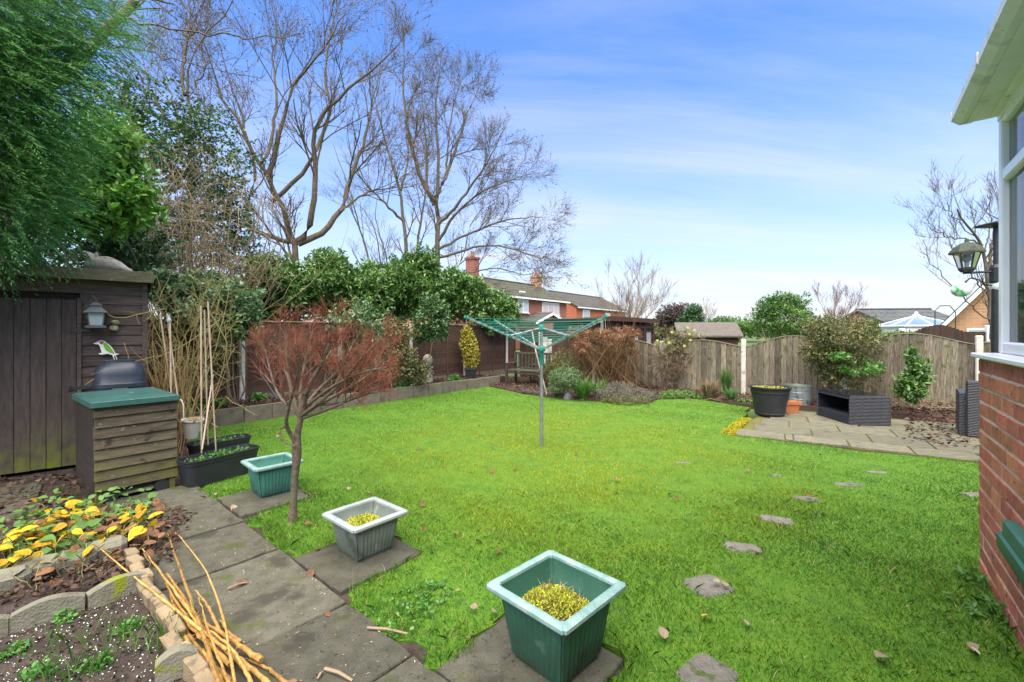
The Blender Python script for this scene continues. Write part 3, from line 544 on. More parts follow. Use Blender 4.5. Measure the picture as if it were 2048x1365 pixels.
# ---- lawn grass: blades, denser and finer close to the house
def lawn_blades():
    g = np.random.default_rng(77); pts = []
    lo = np.array([-5.2, .3]); hi = np.array([6.2, 13.2])
    q = g.uniform(lo, hi, (2520000, 2)); dens = np.clip((2.9 / np.maximum(q[:, 1], .5)) ** 1.45, 0, 1) * (q[:, 1] > 1.2)
    q = q[g.uniform(size=len(q)) < dens * .62]
    q = q[inpoly(q, lawn_poly)]
    rel = q - C0[:2]; q = q[~((rel @ AP[:2] > -.01) & (rel @ A[:2] < 0.0))]
    for sp in step_polys: q = q[~inpoly(q, sp)]
    n = len(q); Y = q[:, 1]
    # tufty height: noise from sines
    hn = np.sin(q[:, 0] * 3.1 + 1.3 * np.sin(q[:, 1] * 2.3)) + np.sin(q[:, 1] * 4.3 + 2 * np.sin(q[:, 0] * 1.9)) + .7 * np.sin(q[:, 0] * 9.7 + q[:, 1] * 7.9)
    h = (.025 + .004 * hn) * g.uniform(.5, 1.5, n); w = .0018 + .00048 * Y
    edge = np.zeros(n)
    for a, b in list(zip(pathedge[:-1], pathedge[1:])) + [(C0, C0 - A * 3), (PT(0, 0), PT(3, 0))]:
        ab = (b - a)[:2]; t = np.clip(((q - a[:2]) @ ab) / (ab @ ab), 0, 1); dd = np.linalg.norm(q - a[:2] - t[:, None] * ab, axis=1); edge = np.maximum(edge, np.exp(-(dd / .09) ** 2))
    h = h * (1 + 2.0 * edge * g.uniform(0, 1, n) ** 1.5); h = np.where(g.uniform(size=n) < .02, h * 2.0, h)
    az = g.uniform(0, 6.283, n); lean = g.uniform(.15, 1.1, n)
    tip = np.c_[np.cos(az) * lean * h, np.sin(az) * lean * h, h * g.uniform(.55, 1, n)]; base = np.c_[q, np.full(n, -.004)]
    near = Y < 4.2
    a_ = blade_mesh('grass_blades', base[near], tip[near], w[near], M_grass, g, 2); b_ = blade_mesh('grass_blades', base[~near], tip[~near], w[~near] * 1.2, M_grass, g, 1)
    return a_, b_, n
ga, gb, ng = lawn_blades()
tag(link('lawn_grass', ga), 'short lush lawn grass in the foreground', 'grass', kind='stuff'); tag(link('lawn_grass', gb), 'bright green to yellowish lawn grass further down the garden', 'grass', kind='stuff')

# ================================================================== left fence
fl = empty('fence', RW(0, 0)); AZ = math.atan2(A[1], A[0]); F0 = np.array([-4.94, 8.03, 0]); fl.location = tuple(F0); fl.rotation_euler = (0, 0, AZ)
tag(fl, 'dark brown overlap panel fence with concrete posts behind the raised bed', 'fence')
slatm = [MB().box((0, 0, 0), (1.80, .012, .185), rot=rx(R(9))).mesh('slat', M_fence) for _ in range(1)]
gf = np.random.default_rng(5)
for kx in range(-1, 5):
    w = 1.83 if kx < 4 else .42
    pan = MB()
    for bx in ((-.895, -.3, .3, .895) if kx < 4 else (-.19, .19)): pan.box((bx, -.022, 1.0), (.038, .026, 1.40))
    pan.box((0, .012, .36), (w, .03, .045)); pan.box((0, .012, 1.66), (w, .03, .04))
    x0 = kx * 1.93 + .05 + w / 2
    po = pan.build('fence_panel', M_fence, fl, (x0, 0, 0))
    MB().box((0, -.006, 0), (w, .062, .022), ch=.004).build('capping_rail', M_rail, po, (0, 0, 1.706), (0, gf.normal() * .002, 0))
    ml = slatm[0] if kx < 4 else MB().box((0, 0, 0), (w - .03, .012, .185), rot=rx(R(5))).mesh('slat', M_fence)
    for j in range(9): link('slat', ml, po, (0, .004 + gf.normal() * .0015, .40 + j * .152), (0, gf.normal() * .003, 0))
    gb_ = MB().box((0, 0, 0), (w, .04, .16)).build('gravel_board', M_gravelboard, po, (0, .01, .25))
for kx in range(-1, 5):
    m = MB().box((0, 0, .86), (.095, .1, 1.7 if kx != 3 else 1.46), ch=.012); o = m.build('post', M_conc, fl, (kx * 1.93, -.005, 0 if kx != 3 else -.1))
MB().box((0, 0, 1.6), (.085, .09, .26), ch=.004).build('post_top', M_rail, fl, (3 * 1.93, 0, 0))

# ================================================================== far fence: vertical boards with arched tops
ff = empty('fence', FC, math.atan2(FX[1], FX[0])); tag(ff, 'weathered vertical board fence with arched panels and concrete posts at the garden end', 'fence')
gf = np.random.default_rng(6)
panels = [(0.1, .97, 1.62, 1.62, 1.62, 1), (.97, 2.90, 1.60, 1.56, 1.60, 1), (2.90, 4.83, 1.20, 1.12, 1.30, 2), (4.83, 6.76, 1.12, 1.16, 1.30, 0), (6.76, 8.69, 1.16, 1.22, 1.41, 0), (8.69, 10.62, 1.24, 1.27, 1.47, 0), (10.62, 12.55, 1.30, 1.3, 1.5, 0)]
for (a, b, z0, z1, pk, kind) in panels:
    wd = b - a - .1; n = max(3, int(round(wd / .118))); po = MB().box((0, .022, .40), (wd, .035, .07)).box((0, .022, .95), (wd, .035, .07)).build('fence_panel', M_fence2b, ff, ((a + b) / 2, 0, 0))
    top = lambda t: (z0 * (1 - t) + z1 * t) + (pk - (z0 + z1) / 2) * (math.sin(math.pi * t) ** 1.3 if pk > max(z0, z1) else 0)
    for i in range(n):
        t0, t1 = i / n, (i + 1) / n; x0 = -wd / 2 + wd * t0; x1 = -wd / 2 + wd * t1 + .012; h0, h1 = top(t0) + gf.normal() * .004, top(t1) + gf.normal() * .004; y0, y1 = 0.006 + gf.normal() * .003, -.020 + gf.normal() * .004; zb = .05
        cx = (x0 + x1) / 2; V = [(x0 - cx, y0, zb), (x1 - cx, y1, zb), (x1 - cx, y1, h1), (x0 - cx, y0, h0)]; V += [(x, y + .012, z) for x, y, z in V]
        m = MB().add(V, [(0, 1, 2, 3), (7, 6, 5, 4), (0, 4, 5, 1), (1, 5, 6, 2), (2, 6, 7, 3), (3, 7, 4, 0)])
        m.build('fence_board', M_fence2b if (kind == 1 or (kind == 2 and i < 6)) else M_fence2, po, (cx, 0, 0))
    if pk > max(z0, z1):
        pts = [(-wd / 2 + wd * t, -.004, top(t) + .012) for t in np.linspace(0, 1, 14)]; m = MB(); m.loft([[(x, y - .02, z - .009), (x, y + .02, z - .009), (x, y + .02, z + .009), (x, y - .02, z + .009)] for x, y, z in pts]); m.build('capping_rail', M_rail, po)
for x, zt in ((.97, 1.5), (2.90, 1.25), (4.83, 1.27), (6.76, 1.34), (8.69, 1.38), (10.62, 1.44), (12.55, 1.48)):
    m = MB().box((0, 0, zt / 2), (.10, .1, zt), ch=.014); o = m.build('post', M_conc, ff, (x, -.01, 0))
# ================================================================== shed
SU = np.array([.743, .67, 0]); SU /= np.linalg.norm(SU); SAZ = math.atan2(SU[1], SU[0]); S0 = np.array([-4.43, 5.30, 0])
shed = empty('garden_shed', S0, SAZ); tag(shed, 'dark brown timber shed with mossy roof edge and plank door at left', 'shed')
gs = np.random.default_rng(8)
MB().box((-1.5, 1.0, 1.05), (2.98, 1.9, 2.06)).build('wall_frame', M_boxdark, shed)     # carcass behind the boards
def clad(n0, n1, x0, x1, yy=-.004):
    for i in range(n0, n1):
        m = MB(); w = x1 - x0; z0 = .06 + i * .1175; a = gs.normal() * .002
        V = [(-w / 2, 0, 0), (w / 2, 0, 0), (w / 2, .016, .128), (-w / 2, .016, .128)]; V += [(x, .03, z) for x, y, z in V]
        m.add(V, [(0, 1, 2, 3), (7, 6, 5, 4), (0, 4, 5, 1), (1, 5, 6, 2), (2, 6, 7, 3), (3, 7, 4, 0)]); m.build('cladding_board', M_shed, shed, ((x0 + x1) / 2, yy - .012 + a, z0), (0, gs.normal() * .0015, 0))
clad(0, 16, -.552, -.005); clad(16, 18, -3.0, -.005); clad(0, 16, -3.0, -1.52)
MB().box((0, 0, 1.03), (.05, .055, 2.1)).build('corner_post', M_shed, shed, (.006, .005, 0))
door = MB().box((0, .012, .95), (.95, .02, 1.82)).build('door', M_boxdark, shed, (-1.04, 0, 0))
for i in range(8): MB().box((0, 0, .945), (.1135, .022, 1.83 + gs.normal() * .003), ch=.004).build('door_plank', M_sheddoor, door, (-.412 + i * .1165, -.016 + gs.normal() * .0015, 0))
for z in (.88, 1.52):
    MB().box((0, 0, 0), (.16, .008, .035)).box((-.095, -.003, 0), (.02, .016, .05)).build('hinge', M_iron, door, (.50, -.034, z))
MB().box((0, 0, 0), (.035, .02, 1.86)).build('door_trim', M_shed, shed, (-.558, -.026, .95))
roof = MB().prism([(-.14, 2.20), (2.1, 2.02), (2.1, 1.96), (-.14, 2.14)], -3.1, .06, 'x').build('roof', M_felt, shed)
MB().box((0, 0, 0), (3.2, .028, .125), ch=.004).build('fascia', M_fascia, roof, (-1.52, -.155, 2.145))
MB().prism([(-.14, 2.09), (1.95, 1.92), (1.95, 2.0), (-.14, 2.2)], .062, .082, 'x').build('barge_board', M_fascia, roof)

def shed_pt(x, y, z): return S0 + SU * x + np.array([-SU[1], SU[0], 0]) * y + np.array([0, 0, z])
# wall lantern
ln = empty('wall_lantern', shed_pt(-.418, -.14, 1.55), SAZ); tag(ln, 'blue grey metal wall lantern hanging on the shed beside its door', 'lantern')
def four(prof, c=(0, 0)): return [[(c[0] + s * x, c[1] + s * y, z) for x, y in ((-1, -1), (1, -1), (1, 1), (-1, 1))] for s, z in prof]
M_lant = pm('lantern paint', [(.045, .052, .062), (.075, .085, .095)], 14, .5, .15, 120, spec=.5); M_frost = pm('frosted glass', [(.24, .28, .30), (.33, .37, .39)], 8, .25, spec=.5)
MB().loft(four([(.085, 0), (.085, .018), (.072, .026), (.072, .03)])).build('base', M_lant, ln)
MB().loft(four([(.052, .03), (.068, .165)])).build('pane', M_frost, ln)
for sx in (-1, 1):
    for sy in (-1, 1): MB().tube([(sx * .055, sy * .055, .03), (sx * .071, sy * .071, .165)], .006, 6).build('frame_bar', M_lant, ln)
MB().loft(four([(.098, .163), (.1, .172), (.052, .222), (.05, .226), (.05, .246), (.058, .250), (.03, .275), (.012, .285)])).build('lid', M_lant, ln)
MB().tube([(0, 0, .28), (0, .0, .31), (-.03, .03, .36), (-.06, .09, .37), (-.075, .125, .30), (-.08, .135, .2)], .006, 6).build('bracket', M_lant, ln)
MB().box((-.08, .135, .2), (.03, .01, .2)).build('back_plate', M_lant, ln)
# small stone face
st = MB(); st.lathe([(.004, 0), (.034, .012), (.044, .035), (.036, .056), (.018, .066), (.032, .074), (.044, .094), (.036, .115), (.012, .126)], 12, sy=.7); tag(st.build('stone_ornament', M_stone, None, shed_pt(-.275, -.055, 1.515), (0, .2, SAZ), True), 'small mossy two-lobed stone ornament right of the shed lantern', 'ornament')
# flat painted bird on the shed wall
wb = empty('bird_plaque', shed_pt(-.33, -.05, 1.3), SAZ); tag(wb, 'flat painted green woodpecker cut-out fixed to the shed wall', 'wall plaque')
M_pw = pm('plaque white', [(.62, .62, .58), (.72, .72, .68)], 30, .5); M_pg = pm('plaque green', [(.10, .28, .02), (.17, .36, .04)], 40, .5); M_pr = pm('plaque red', [(.36, .05, .05), (.42, .09, .08)], 30, .5); M_pk = pm('plaque black', [(.02, .02, .02), (.05, .05, .05)], 30, .5)
body = [(-.115, .075), (-.085, .088), (-.07, .103), (-.045, .108), (-.02, .098), (0, .075), (.03, .045), (.055, .0), (.07, -.04), (.105, -.055), (.075, -.062), (.09, -.12), (.075, -.128), (.06, -.115), (.045, -.06), (.0, -.045), (-.035, -.055), (-.06, -.052), (-.07, -.035), (-.045, -.038), (-.05, -.005), (-.06, .04), (-.07, .062), (-.1, .066)]
MB().prism(body, 0, .008).build('body', M_pw, wb)
MB().prism([(-.035, .085), (-.01, .082), (.02, .045), (.045, .0), (.065, -.05), (.03, -.035), (-.005, -.01), (-.025, .03)], -.004, -.0005).build('wing', M_pg, wb)
MB().prism([(-.078, .094), (-.045, .102), (-.02, .093), (-.03, .084), (-.07, .084)], -.004, -.0005).build('cap', M_pr, wb)
MB().prism([(-.055, .082), (-.038, .082), (-.036, .068), (-.055, .066)], -.004, -.0005).build('eye', M_pk, wb)
MB().prism([(.058, -.07), (.073, -.075), (.08, -.115), (.068, -.112)], -.004, -.0005).build('tail', M_pk, wb)
# stone bird on the shed roof
sb = MB(); prof = [(-.20, .02, .03, .075), (-.185, .05, .05, .06), (-.14, .07, .065, .075), (-.08, .075, .075, .09), (-.02, .08, .08, .095), (.05, .078, .08, .085), (.12, .062, .07, .062), (.18, .038, .05, .038), (.235, .02, .03, .02)]
rings = []
for x, zc, ry_, rz_ in prof:
    rings.append([(x, ry_ * math.cos(t), zc + rz_ * math.sin(t) * (1 + .04 * math.sin(7 * t + x * 40))) for t in np.linspace(0, 2 * math.pi, 14, endpoint=False)])
sb.loft(rings)
rings = [[(-.115 + dx + r * .7 * math.sin(t) * .4, r * math.cos(t), z + r * .55 * math.sin(t)) for t in np.linspace(0, 2 * math.pi, 12, endpoint=False)] for dx, z, r in ((.0, .09, .07), (-.02, .135, .066), (-.045, .165, .055), (-.07, .185, .035), (-.10, .20, .022), (-.118, .205, .008))]
sb.loft(rings); sb.loft([[(-.115 + dx + r * math.cos(t), r * .5 * math.sin(t), z) for t in np.linspace(0, 2 * math.pi, 8, endpoint=False)] for dx, z, r in ((.0, .16, .03), (.005, .19, .02), (.008, .212, .006))])
tag(sb.build('stone_bird', M_bird, None, shed_pt(-.33, .06, 2.21), (0, .06, SAZ - .35), True), 'weathered stone bird statue lying on the shed roof edge', 'statue')

# ================================================================== compost bin behind the box
bn = empty('compost_bin', shed_pt(-.22, -.36, 0), SAZ); bn.scale = (.80, .80, 1); tag(bn, 'blue black domed plastic compost bin between shed and wooden box', 'compost bin')
def rsq(r, z, e=3.6, n=36, sy=1.0):
    o = []
    for t in np.linspace(0, 2 * math.pi, n, endpoint=False):
        c, s = math.cos(t), math.sin(t); o.append((np.sign(c) * abs(c) ** (2 / e) * r, np.sign(s) * abs(s) ** (2 / e) * r * sy, z))
    return o
MB().loft([rsq(.30, 0), rsq(.275, .8), rsq(.272, .9)]).build('body', M_butt, bn, smooth=True)
lid = MB().loft([rsq(.268, .90), rsq(.283, .905), rsq(.283, .945), rsq(.275, .955), rsq(.27, 1.04), rsq(.255, 1.10), rsq(.215, 1.155), rsq(.16, 1.175), rsq(.16, 1.19), rsq(.145, 1.195)]).build('lid', M_butt, bn, smooth=True)
MB().box((0, 0, 0), (.17, .02, .03), ch=.008).build('handle', M_blackp, bn, (0, -.278, .885))

# ================================================================== slatted wooden compost box with green lid
BU = np.array([.615, .789, 0]); BU /= np.linalg.norm(BU); BAZ = math.atan2(BU[1], BU[0]); B0 = np.array([-3.59, 3.78, 0])
bx = empty('wooden_compost_box', B0, BAZ); tag(bx, 'slatted wooden compost box with green plastic lid in front of the shed', 'compost box')
w_, d_ = .586, .85
MB().box((w_ / 2, d_ / 2, .46), (w_ - .06, d_ - .06, .78)).build('inner_box', M_boxdark, bx)
nb = 8
for i in range(nb):
    z0 = .12 + i * .092; m = MB(); ww = w_ + .0; V = [(-ww / 2, -.010, 0), (ww / 2, -.010, 0), (ww / 2, .010, .104), (-ww / 2, .010, .104)]; V += [(x, .026, z) for x, y, z in V]
    m.add(V, [(0, 1, 2, 3), (7, 6, 5, 4), (0, 4, 5, 1), (1, 5, 6, 2), (2, 6, 7, 3), (3, 7, 4, 0)]); m.build('front_board', M_box, bx, (w_ / 2 + gs.normal() * .003, -.004, z0), (0, gs.normal() * .005, 0))
    MB().box((0, 0, .046), (.018, d_ - .02, .09), ch=.003).build('side_board', M_boxdark, bx, (.004, d_ / 2 + .01, z0 + .002)); MB().box((0, 0, .046), (.018, d_ - .02, .09), ch=.003).build('side_board', M_box, bx, (w_ - .004, d_ / 2 + .01, z0 + .002))  # left boards get a darker colour than the right, shade painted in
MB().box((0, 0, 0), (w_ + .03, .03, .035), ch=.004).build('top_rail', M_raw, bx, (w_ / 2, -.012, .872))
for x in (.035, w_ - .035): MB().box((0, 0, .07), (.05, .05, .17), ch=.004).build('leg', M_box, bx, (x, .028, 0))
for x in (.105, w_ - .115): MB().tube([(0, -.018, 0), (0, .018, 0)], .058, 16).build('wheel', M_blackp, bx, (x, .02, .06))
MB().box((0, 0, 0), (.30, .03, .085), ch=.004).build('base_plank', M_stone, bx, (w_ / 2 + .005, .06, .075))
lm = MB()
nx, ny = 10, 10; grid = [(x, y) for y in np.linspace(0, 1, ny) for x in np.linspace(0, 1, nx)]
def lidz(x, y): return .895 + .012 * math.sin(math.pi * x) * math.sin(math.pi * y) - (.022 if ((x - .22) / .17) ** 2 + ((y - .12) / .16) ** 2 < 1 else 0) + y * .012
V = [(-.02 + x * (w_ + .03), -.03 + y * (d_ + .05), lidz(x, y)) for x, y in grid]; lm.add(V, [(j * nx + i, j * nx + i + 1, (j + 1) * nx + i + 1, (j + 1) * nx + i) for j in range(ny - 1) for i in range(nx - 1)])
li = lm.build('lid', M_greenlid, bx, smooth=True)
MB().box((0, 0, 0), (w_ + .034, .014, .05), ch=.003).build('lid_rim', M_greenlid, li, (w_ / 2 - .005, -.034, .874)); MB().box((0, 0, 0), (.012, d_ + .05, .05), ch=.003).build('lid_rim', M_greenlid, li, (-.024, d_ / 2 - .005, .874))

# ================================================================== square planters
def planter(label, c, ang, top, bot, h, mat, rim, name='planter', ribs=9, moss=.055, seed=1, lx=1.0, stub=0, group='square plastic planters along the path'):
    g = np.random.default_rng(seed); root = empty(name, c, ang); tag(root, label, 'planter', group)
    n = 44
    def ring(hw, z, rib=0.0, r=.03):
        pts = []
        for side in range(4):
            for i in range(n):
                t = -1 + 2 * i / n; off = 0
                if rib and abs(t) < .86: off = rib * (.5 + .5 * math.cos(t * ribs * math.pi / .86 * 1.0))
                e = max(0, abs(t) - .93) / .07; x = t * hw; y = -hw - off + e * e * r * .5; x *= 1 - e * e * r * .25 / hw
                a = side * math.pi / 2; X, Y = x * math.cos(a) - y * math.sin(a), x * math.sin(a) + y * math.cos(a); pts.append((X * lx, Y, z))
        return pts
    hw = lambda z: (bot + (top - bot) * z / h) / 2
    MB().loft([ring(hw(0) * .93, 0), ring(hw(0) * .95, .02), ring(hw(.022), .022), ring(hw(.03), .03, .007), ring(hw(h * .80), h * .80, .007), ring(hw(h * .83), h * .83), ring(hw(h * .86) + .006, h * .84), ring(hw(h) + .006, h - .028)], caps=(True, False)).build('body', mat, root, smooth=True)
    t = top / 2; MB().loft([ring(t + .006, h - .03), ring(t + .034, h - .032), ring(t + .041, h - .022), ring(t + .040, h - .008), ring(t + .026, h), ring(t + .008, h), ring(t - .002, h - .006), ring(t - .004, h - .018)], caps=(False, False)).build('rim', rim, root, smooth=True)
    MB().loft([ring(t - .003, h - .014), ring(hw(h * .72) - .006, h * .72), ring(hw(h * .71) - .012, h * .70), ring(hw(h * .5) - .018, h * .5)], caps=(False, False)).build('lining', mat, root, smooth=True)
    zs = h * .62; hs = hw(zs) - .012; m = MB(); N = 15; gr = [(-1 + 2 * i / (N - 1), -1 + 2 * j / (N - 1)) for j in range(N) for i in range(N)]
    f = lambda x, y: zs + moss * max(0, 1 - ((x + .1) ** 2 + (y - .05) ** 2) * 1.15) ** .7 + g.normal() * .004
    m.add([(x * hs * lx, y * hs, f(x, y)) for x, y in gr], [(j * N + i, j * N + i + 1, (j + 1) * N + i + 1, (j + 1) * N + i) for j in range(N - 1) for i in range(N - 1)]); m.build('soil', M_leafsoil, root)
    k = 5200; q = g.uniform(-.94, .94, (k, 2)); q = q[((q[:, 0] + .08) ** 2 + (q[:, 1] - .03) ** 2) < 1.25 + g.normal(size=k) * .2]; k = len(q)
    zz = np.array([f(x, y) for x, y in q]); me = leaf_mesh('moss', np.c_[q[:, 0] * hs * lx, q[:, 1] * hs, zz - .003], unit(rvec(k, g) + [0, 0, 1.0]), rvec(k, g), .017, .009, M_moss); stuffpart('moss', me, root)
    k = 26; q = g.uniform(-.8, .8, (k, 2)); b = np.c_[q[:, 0] * hs * lx, q[:, 1] * hs, [f(x, y) for x, y in q]]; tv = rvec(k, g) * .05; tv[:, 2] = np.abs(tv[:, 2]) * .8 + .012
    stuffpart('dead_stalks', blade_mesh('dead_stalks', b, tv, np.full(k, .004), M_straw, g), root)
    for i in range(stub):
        x, y = g.uniform(-.55, .55, 2); MB().tube([(x * hs, y * hs, f(x, y) - .01), (x * hs + g.normal() * .006, y * hs + g.normal() * .006, f(x, y) + g.uniform(.02, .05))], .0022, 5).build('stub', M_hydstem, root)
    return root
planter('dark green square ribbed planter with yellow moss nearest the camera', (.203, 2.02, 0.016), R(45), .385, .29, .335, M_dgreen, M_rimg, seed=1, stub=22, moss=.075)
planter('grey ribbed planter with weathered rim between the two green planters', (-1.0, 3.0, .016), R(50), .335, .26, .265, M_greyp, M_rimgrey, seed=2, moss=.05)
planter('teal green ribbed planter behind the trunk of the small red tree', (-2.235, 4.10, .012), R(47), .335, .265, .30, M_teal, M_rimg, seed=3, moss=.03)

# ================================================================== black troughs with canes
def trough(label, c, ang, L, Wd, h, seed, plants=40):
    g = np.random.default_rng(seed); root = empty('trough_planter', c, ang); tag(root, label, 'planter', 'black trough planters by the compost box')
    def rr(l, w, z, n=28):
        o = []
        for t in np.linspace(0, 2 * math.pi, n, endpoint=False): a, b = math.cos(t), math.sin(t); o.append((np.sign(a) * abs(a) ** .38 * l / 2, np.sign(b) * abs(b) ** .38 * w / 2, z))
        return o
    MB().loft([rr(L - .08, Wd - .08, 0), rr(L - .02, Wd - .03, h - .05), rr(L - .008, Wd - .015, h - .045), rr(L - .002, Wd - .01, h - .012), rr(L + .012, Wd + .005, h - .01), rr(L + .012, Wd + .005, h), rr(L - .012, Wd - .02, h), rr(L - .03, Wd - .04, h - .07)], caps=(True, False)).build('body', M_blackp, root, smooth=True)
    MB().loft([rr(L - .03, Wd - .04, h - .065), rr(L * .5, Wd * .5, h - .05), rr(L * .1, Wd * .1, h - .045)]).build('soil', M_soil, root)
    q = (g.uniform(-.5, .5, (plants * 10, 2)) ** 3 * 4) * [L - .1, Wd - .08]; n = len(q); stuffpart('weeds', leaf_mesh('weeds', np.c_[q, np.full(n, h - .05) + g.uniform(0, .05, n)], unit(rvec(n, g) + [0, 0, .5]), rvec(n, g), .035, .016, M_fresh), root); return root
trough('black trough planter with bamboo canes standing right of the compost box', (-3.00, 4.52, 0), R(62), .72, .30, .265, 4)
trough('black trough planter half hidden behind the other trough', (-3.42, 5.15, 0), R(52), .62, .28, .25, 5, 20)
def canes(label, pts, r=.008, tie=None):
    root = empty('cane_support', pts[0][0]); tag(root, label, 'garden canes', 'bamboo cane supports by the shed'); b = Vector(pts[0][0])
    for a, c in pts:
        a, c = Vector(a), Vector(c); k = 7; m = MB(); m.tube([a - b + (c - a) * t for t in np.linspace(0, 1, k)], [r * (1.15 if i % 2 else .9) for i in range(k)], 7); m.build('cane', M_bamboo, root)
    if tie is not None: MB().tube([Vector(tie) - b + Vector((math.cos(t) * .03, math.sin(t) * .03, .002 * t)) for t in np.linspace(0, 6.3, 10)], .005, 5).build('tie', M_lant, root)
    return root
canes('three bamboo canes tied together rising from the front black trough', [(P(403, 913, 4.50), P(402, 612, 4.62)), (P(432, 906, 4.62), P(416, 604, 4.62)), (P(416, 890, 4.75), P(409, 620, 4.66)), (P(404, 900, 4.4), P(426, 750, 4.9))], .0075, P(409, 738, 4.62))
canes('bamboo cane tripod standing behind the wooden compost box', [(P(345, 800, 5.2), P(320, 628, 5.2)), (P(356, 800, 5.15), P(334, 628, 5.25)), (P(343, 860, 5.1), P(340, 640, 5.2))], .0085, P(340, 737, 5.2))
lb = MB().lathe([(.006, -.012), (.022, .0), (.028, .022), (.016, .05), (.012, .055), (.012, .085), (.004, .09)], 14); tag(lb.build('glass_bulb', M_frost, None, P(338, 645, 5.2), (0, 0, 0), True), 'pale glass bulb on top of the left bamboo canes', 'ornament')
# hanging white bucket of straw
bk = empty('hanging_bucket', G(382, 876, .33)); tag(bk, 'white plastic pot of dead straw tied to the compost box', 'pot'); M_wp = pm('dirty white plastic', [(.5, .47, .4), (.62, .59, .52)], 9, .6, spots=[((.10, .09, .06), 16, .66)])
MB().lathe([(.062, 0), (.095, .185), (.104, .19), (.104, .205), (.094, .205), (.088, .16)], 24, caps=(True, False)).build('pot', M_wp, bk, (0, 0, 0), (0, .10, 0), True)
gk = np.random.default_rng(31); n = 420; a = gk.uniform(0, 6.28, n); rr_ = np.sqrt(gk.uniform(0, 1, n)) * .09; tv = rvec(n, gk) * .07; tv[:, 2] = np.abs(tv[:, 2]) * .5
stuffpart('straw', blade_mesh('straw', np.c_[np.cos(a) * rr_ + .02, np.sin(a) * rr_, .18 + gk.uniform(0, .03, n)], tv, np.full(n, .004), M_straw, gk), bk)
MB().tube([(-.08, 0, .2), (-.085, .0, .36), (-.10, 0, .41), (-.13, .02, .42)], .006, 6).build('hanger', M_wp, bk)

# ================================================================== rotary clothes dryer
RD = np.array([.388, 5.79, 0]); rd = empty('rotary_clothes_dryer', RD); tag(rd, 'rotary clothes dryer with green lines standing in the lawn', 'clothes dryer')
MB().tube([(0, 0, -.1), (0, 0, .5)], .024, 14).build('ground_tube', M_steel, rd, smooth=True); MB().tube([(0, 0, .5), (0, 0, 1.56)], .020, 14).build('pole', M_steel, rd, smooth=True)
MB().lathe([(.026, 1.08), (.028, 1.09), (.028, 1.18), (.031, 1.185), (.031, 1.245), (.05, 1.25), (.053, 1.27), (.053, 1.30), (.045, 1.315), (.028, 1.32)], 18).build('lower_hub', M_line, rd, smooth=True)
MB().lathe([(.03, 1.52), (.04, 1.53), (.042, 1.575), (.03, 1.60), (.012, 1.605)], 18).build('upper_hub', M_line, rd, smooth=True)
angs = [R(35), R(125), R(215), R(305)]; zl, zt, r0_, r1_ = 1.285, 1.675, .05, 1.13
def armp(a, t): r = r0_ + (r1_ - r0_) * t; return Vector((math.cos(a) * r, math.sin(a) * r, zl + (zt - zl) * t))
for a in angs:
    ar = MB(); d = (armp(a, 1) - armp(a, 0)); L_ = d.length; M3 = d.to_track_quat('X', 'Z').to_matrix(); ar.box(armp(a, .5), (L_, .016, .026), M3, .003); ao = ar.build('arm', M_alu, rd)
    MB().box(armp(a, 1), (.05, .024, .034), M3, .005).build('arm_tip', M_line, ao)
    for t in np.linspace(.28, .97, 10): MB().box(armp(a, t) + Vector((0, 0, .002)), (.016, .024, .03), M3, .003).build('line_clip', M_line, ao)
    MB().tube([(math.cos(a) * .04, math.sin(a) * .04, 1.55), armp(a, .42) + Vector((0, 0, .01))], .009, 8).build('strut', M_alu, rd); MB().box(armp(a, .42), (.06, .032, .04), M3, .006).build('strut_joint', M_line, ao)
for i in range(4):
    for t in np.linspace(.28, .97, 10):
        p, q = armp(angs[i], t), armp(angs[(i + 1) % 4], t); sag = .012 + .03 * (t > .9) * (i % 2); MB().tube([p + (q - p) * s - Vector((0, 0, sag * 4 * s * (1 - s))) for s in np.linspace(0, 1, 5)], .0040, 4).build('line', M_line, rd)
for dx, dz in ((.0, .14), (.03, .11), (-.02, .17)): p = armp(angs[3], .96); MB().tube([p + Vector((dx, dx, 0)), p + Vector((dx * 1.3, dx, -dz))], .003, 4).build('loose_end', M_conc, rd)
tag(MB().tube([P(1064, 662, 7.4), P(1072, 705, 7.4), P(1093, 789, 7.7)], .011, 8).build('clothes_prop', M_conc, None), 'thin white prop stick leaning behind the clothes dryer pole', 'stick')

# ================================================================== patio things
def roundpot(name, label, c, prof, mat, soil_z, soil_r, seed, sx=1, handles=False, cat='plant pot'):
    root = empty(name, c); tag(root, label, cat); MB().lathe(prof, 40, caps=(True, False)).build('body', mat, root, smooth=True); g = np.random.default_rng(seed)
    MB().lathe([(soil_r, soil_z), (soil_r * .6, soil_z + .012), (.02, soil_z + .018)], 20).build('soil', M_soil, root)
    n = 700; a = g.uniform(0, 6.28, n); r = np.sqrt(g.uniform(0, 1, n)) * soil_r * .95; stuffpart('weeds', leaf_mesh('weeds', np.c_[np.cos(a) * r, np.sin(a) * r, soil_z + g.uniform(.0, .04, n)], unit(rvec(n, g) + [0, 0, .4]), rvec(n, g), .03, .013, M_moss if seed % 2 else M_fresh), root); return root
roundpot('plant_pot', 'large round charcoal plastic pot at the patio corner', PT(.40, 1.98, .02), [(.215, 0), (.225, .01), (.245, .05), (.24, .055), (.29, .40), (.305, .41), (.305, .44), (.298, .445), (.312, .485), (.335, .492), (.338, .515), (.30, .515), (.285, .46)], M_blackp, .455, .285, 61)
roundpot('plant_pot', 'black pot just behind the large charcoal pot on the patio', PT(.52, 2.50, .02), [(.15, 0), (.20, .40), (.215, .41), (.215, .44), (.19, .44), (.18, .39)], M_blackp, .385, .18, 62)
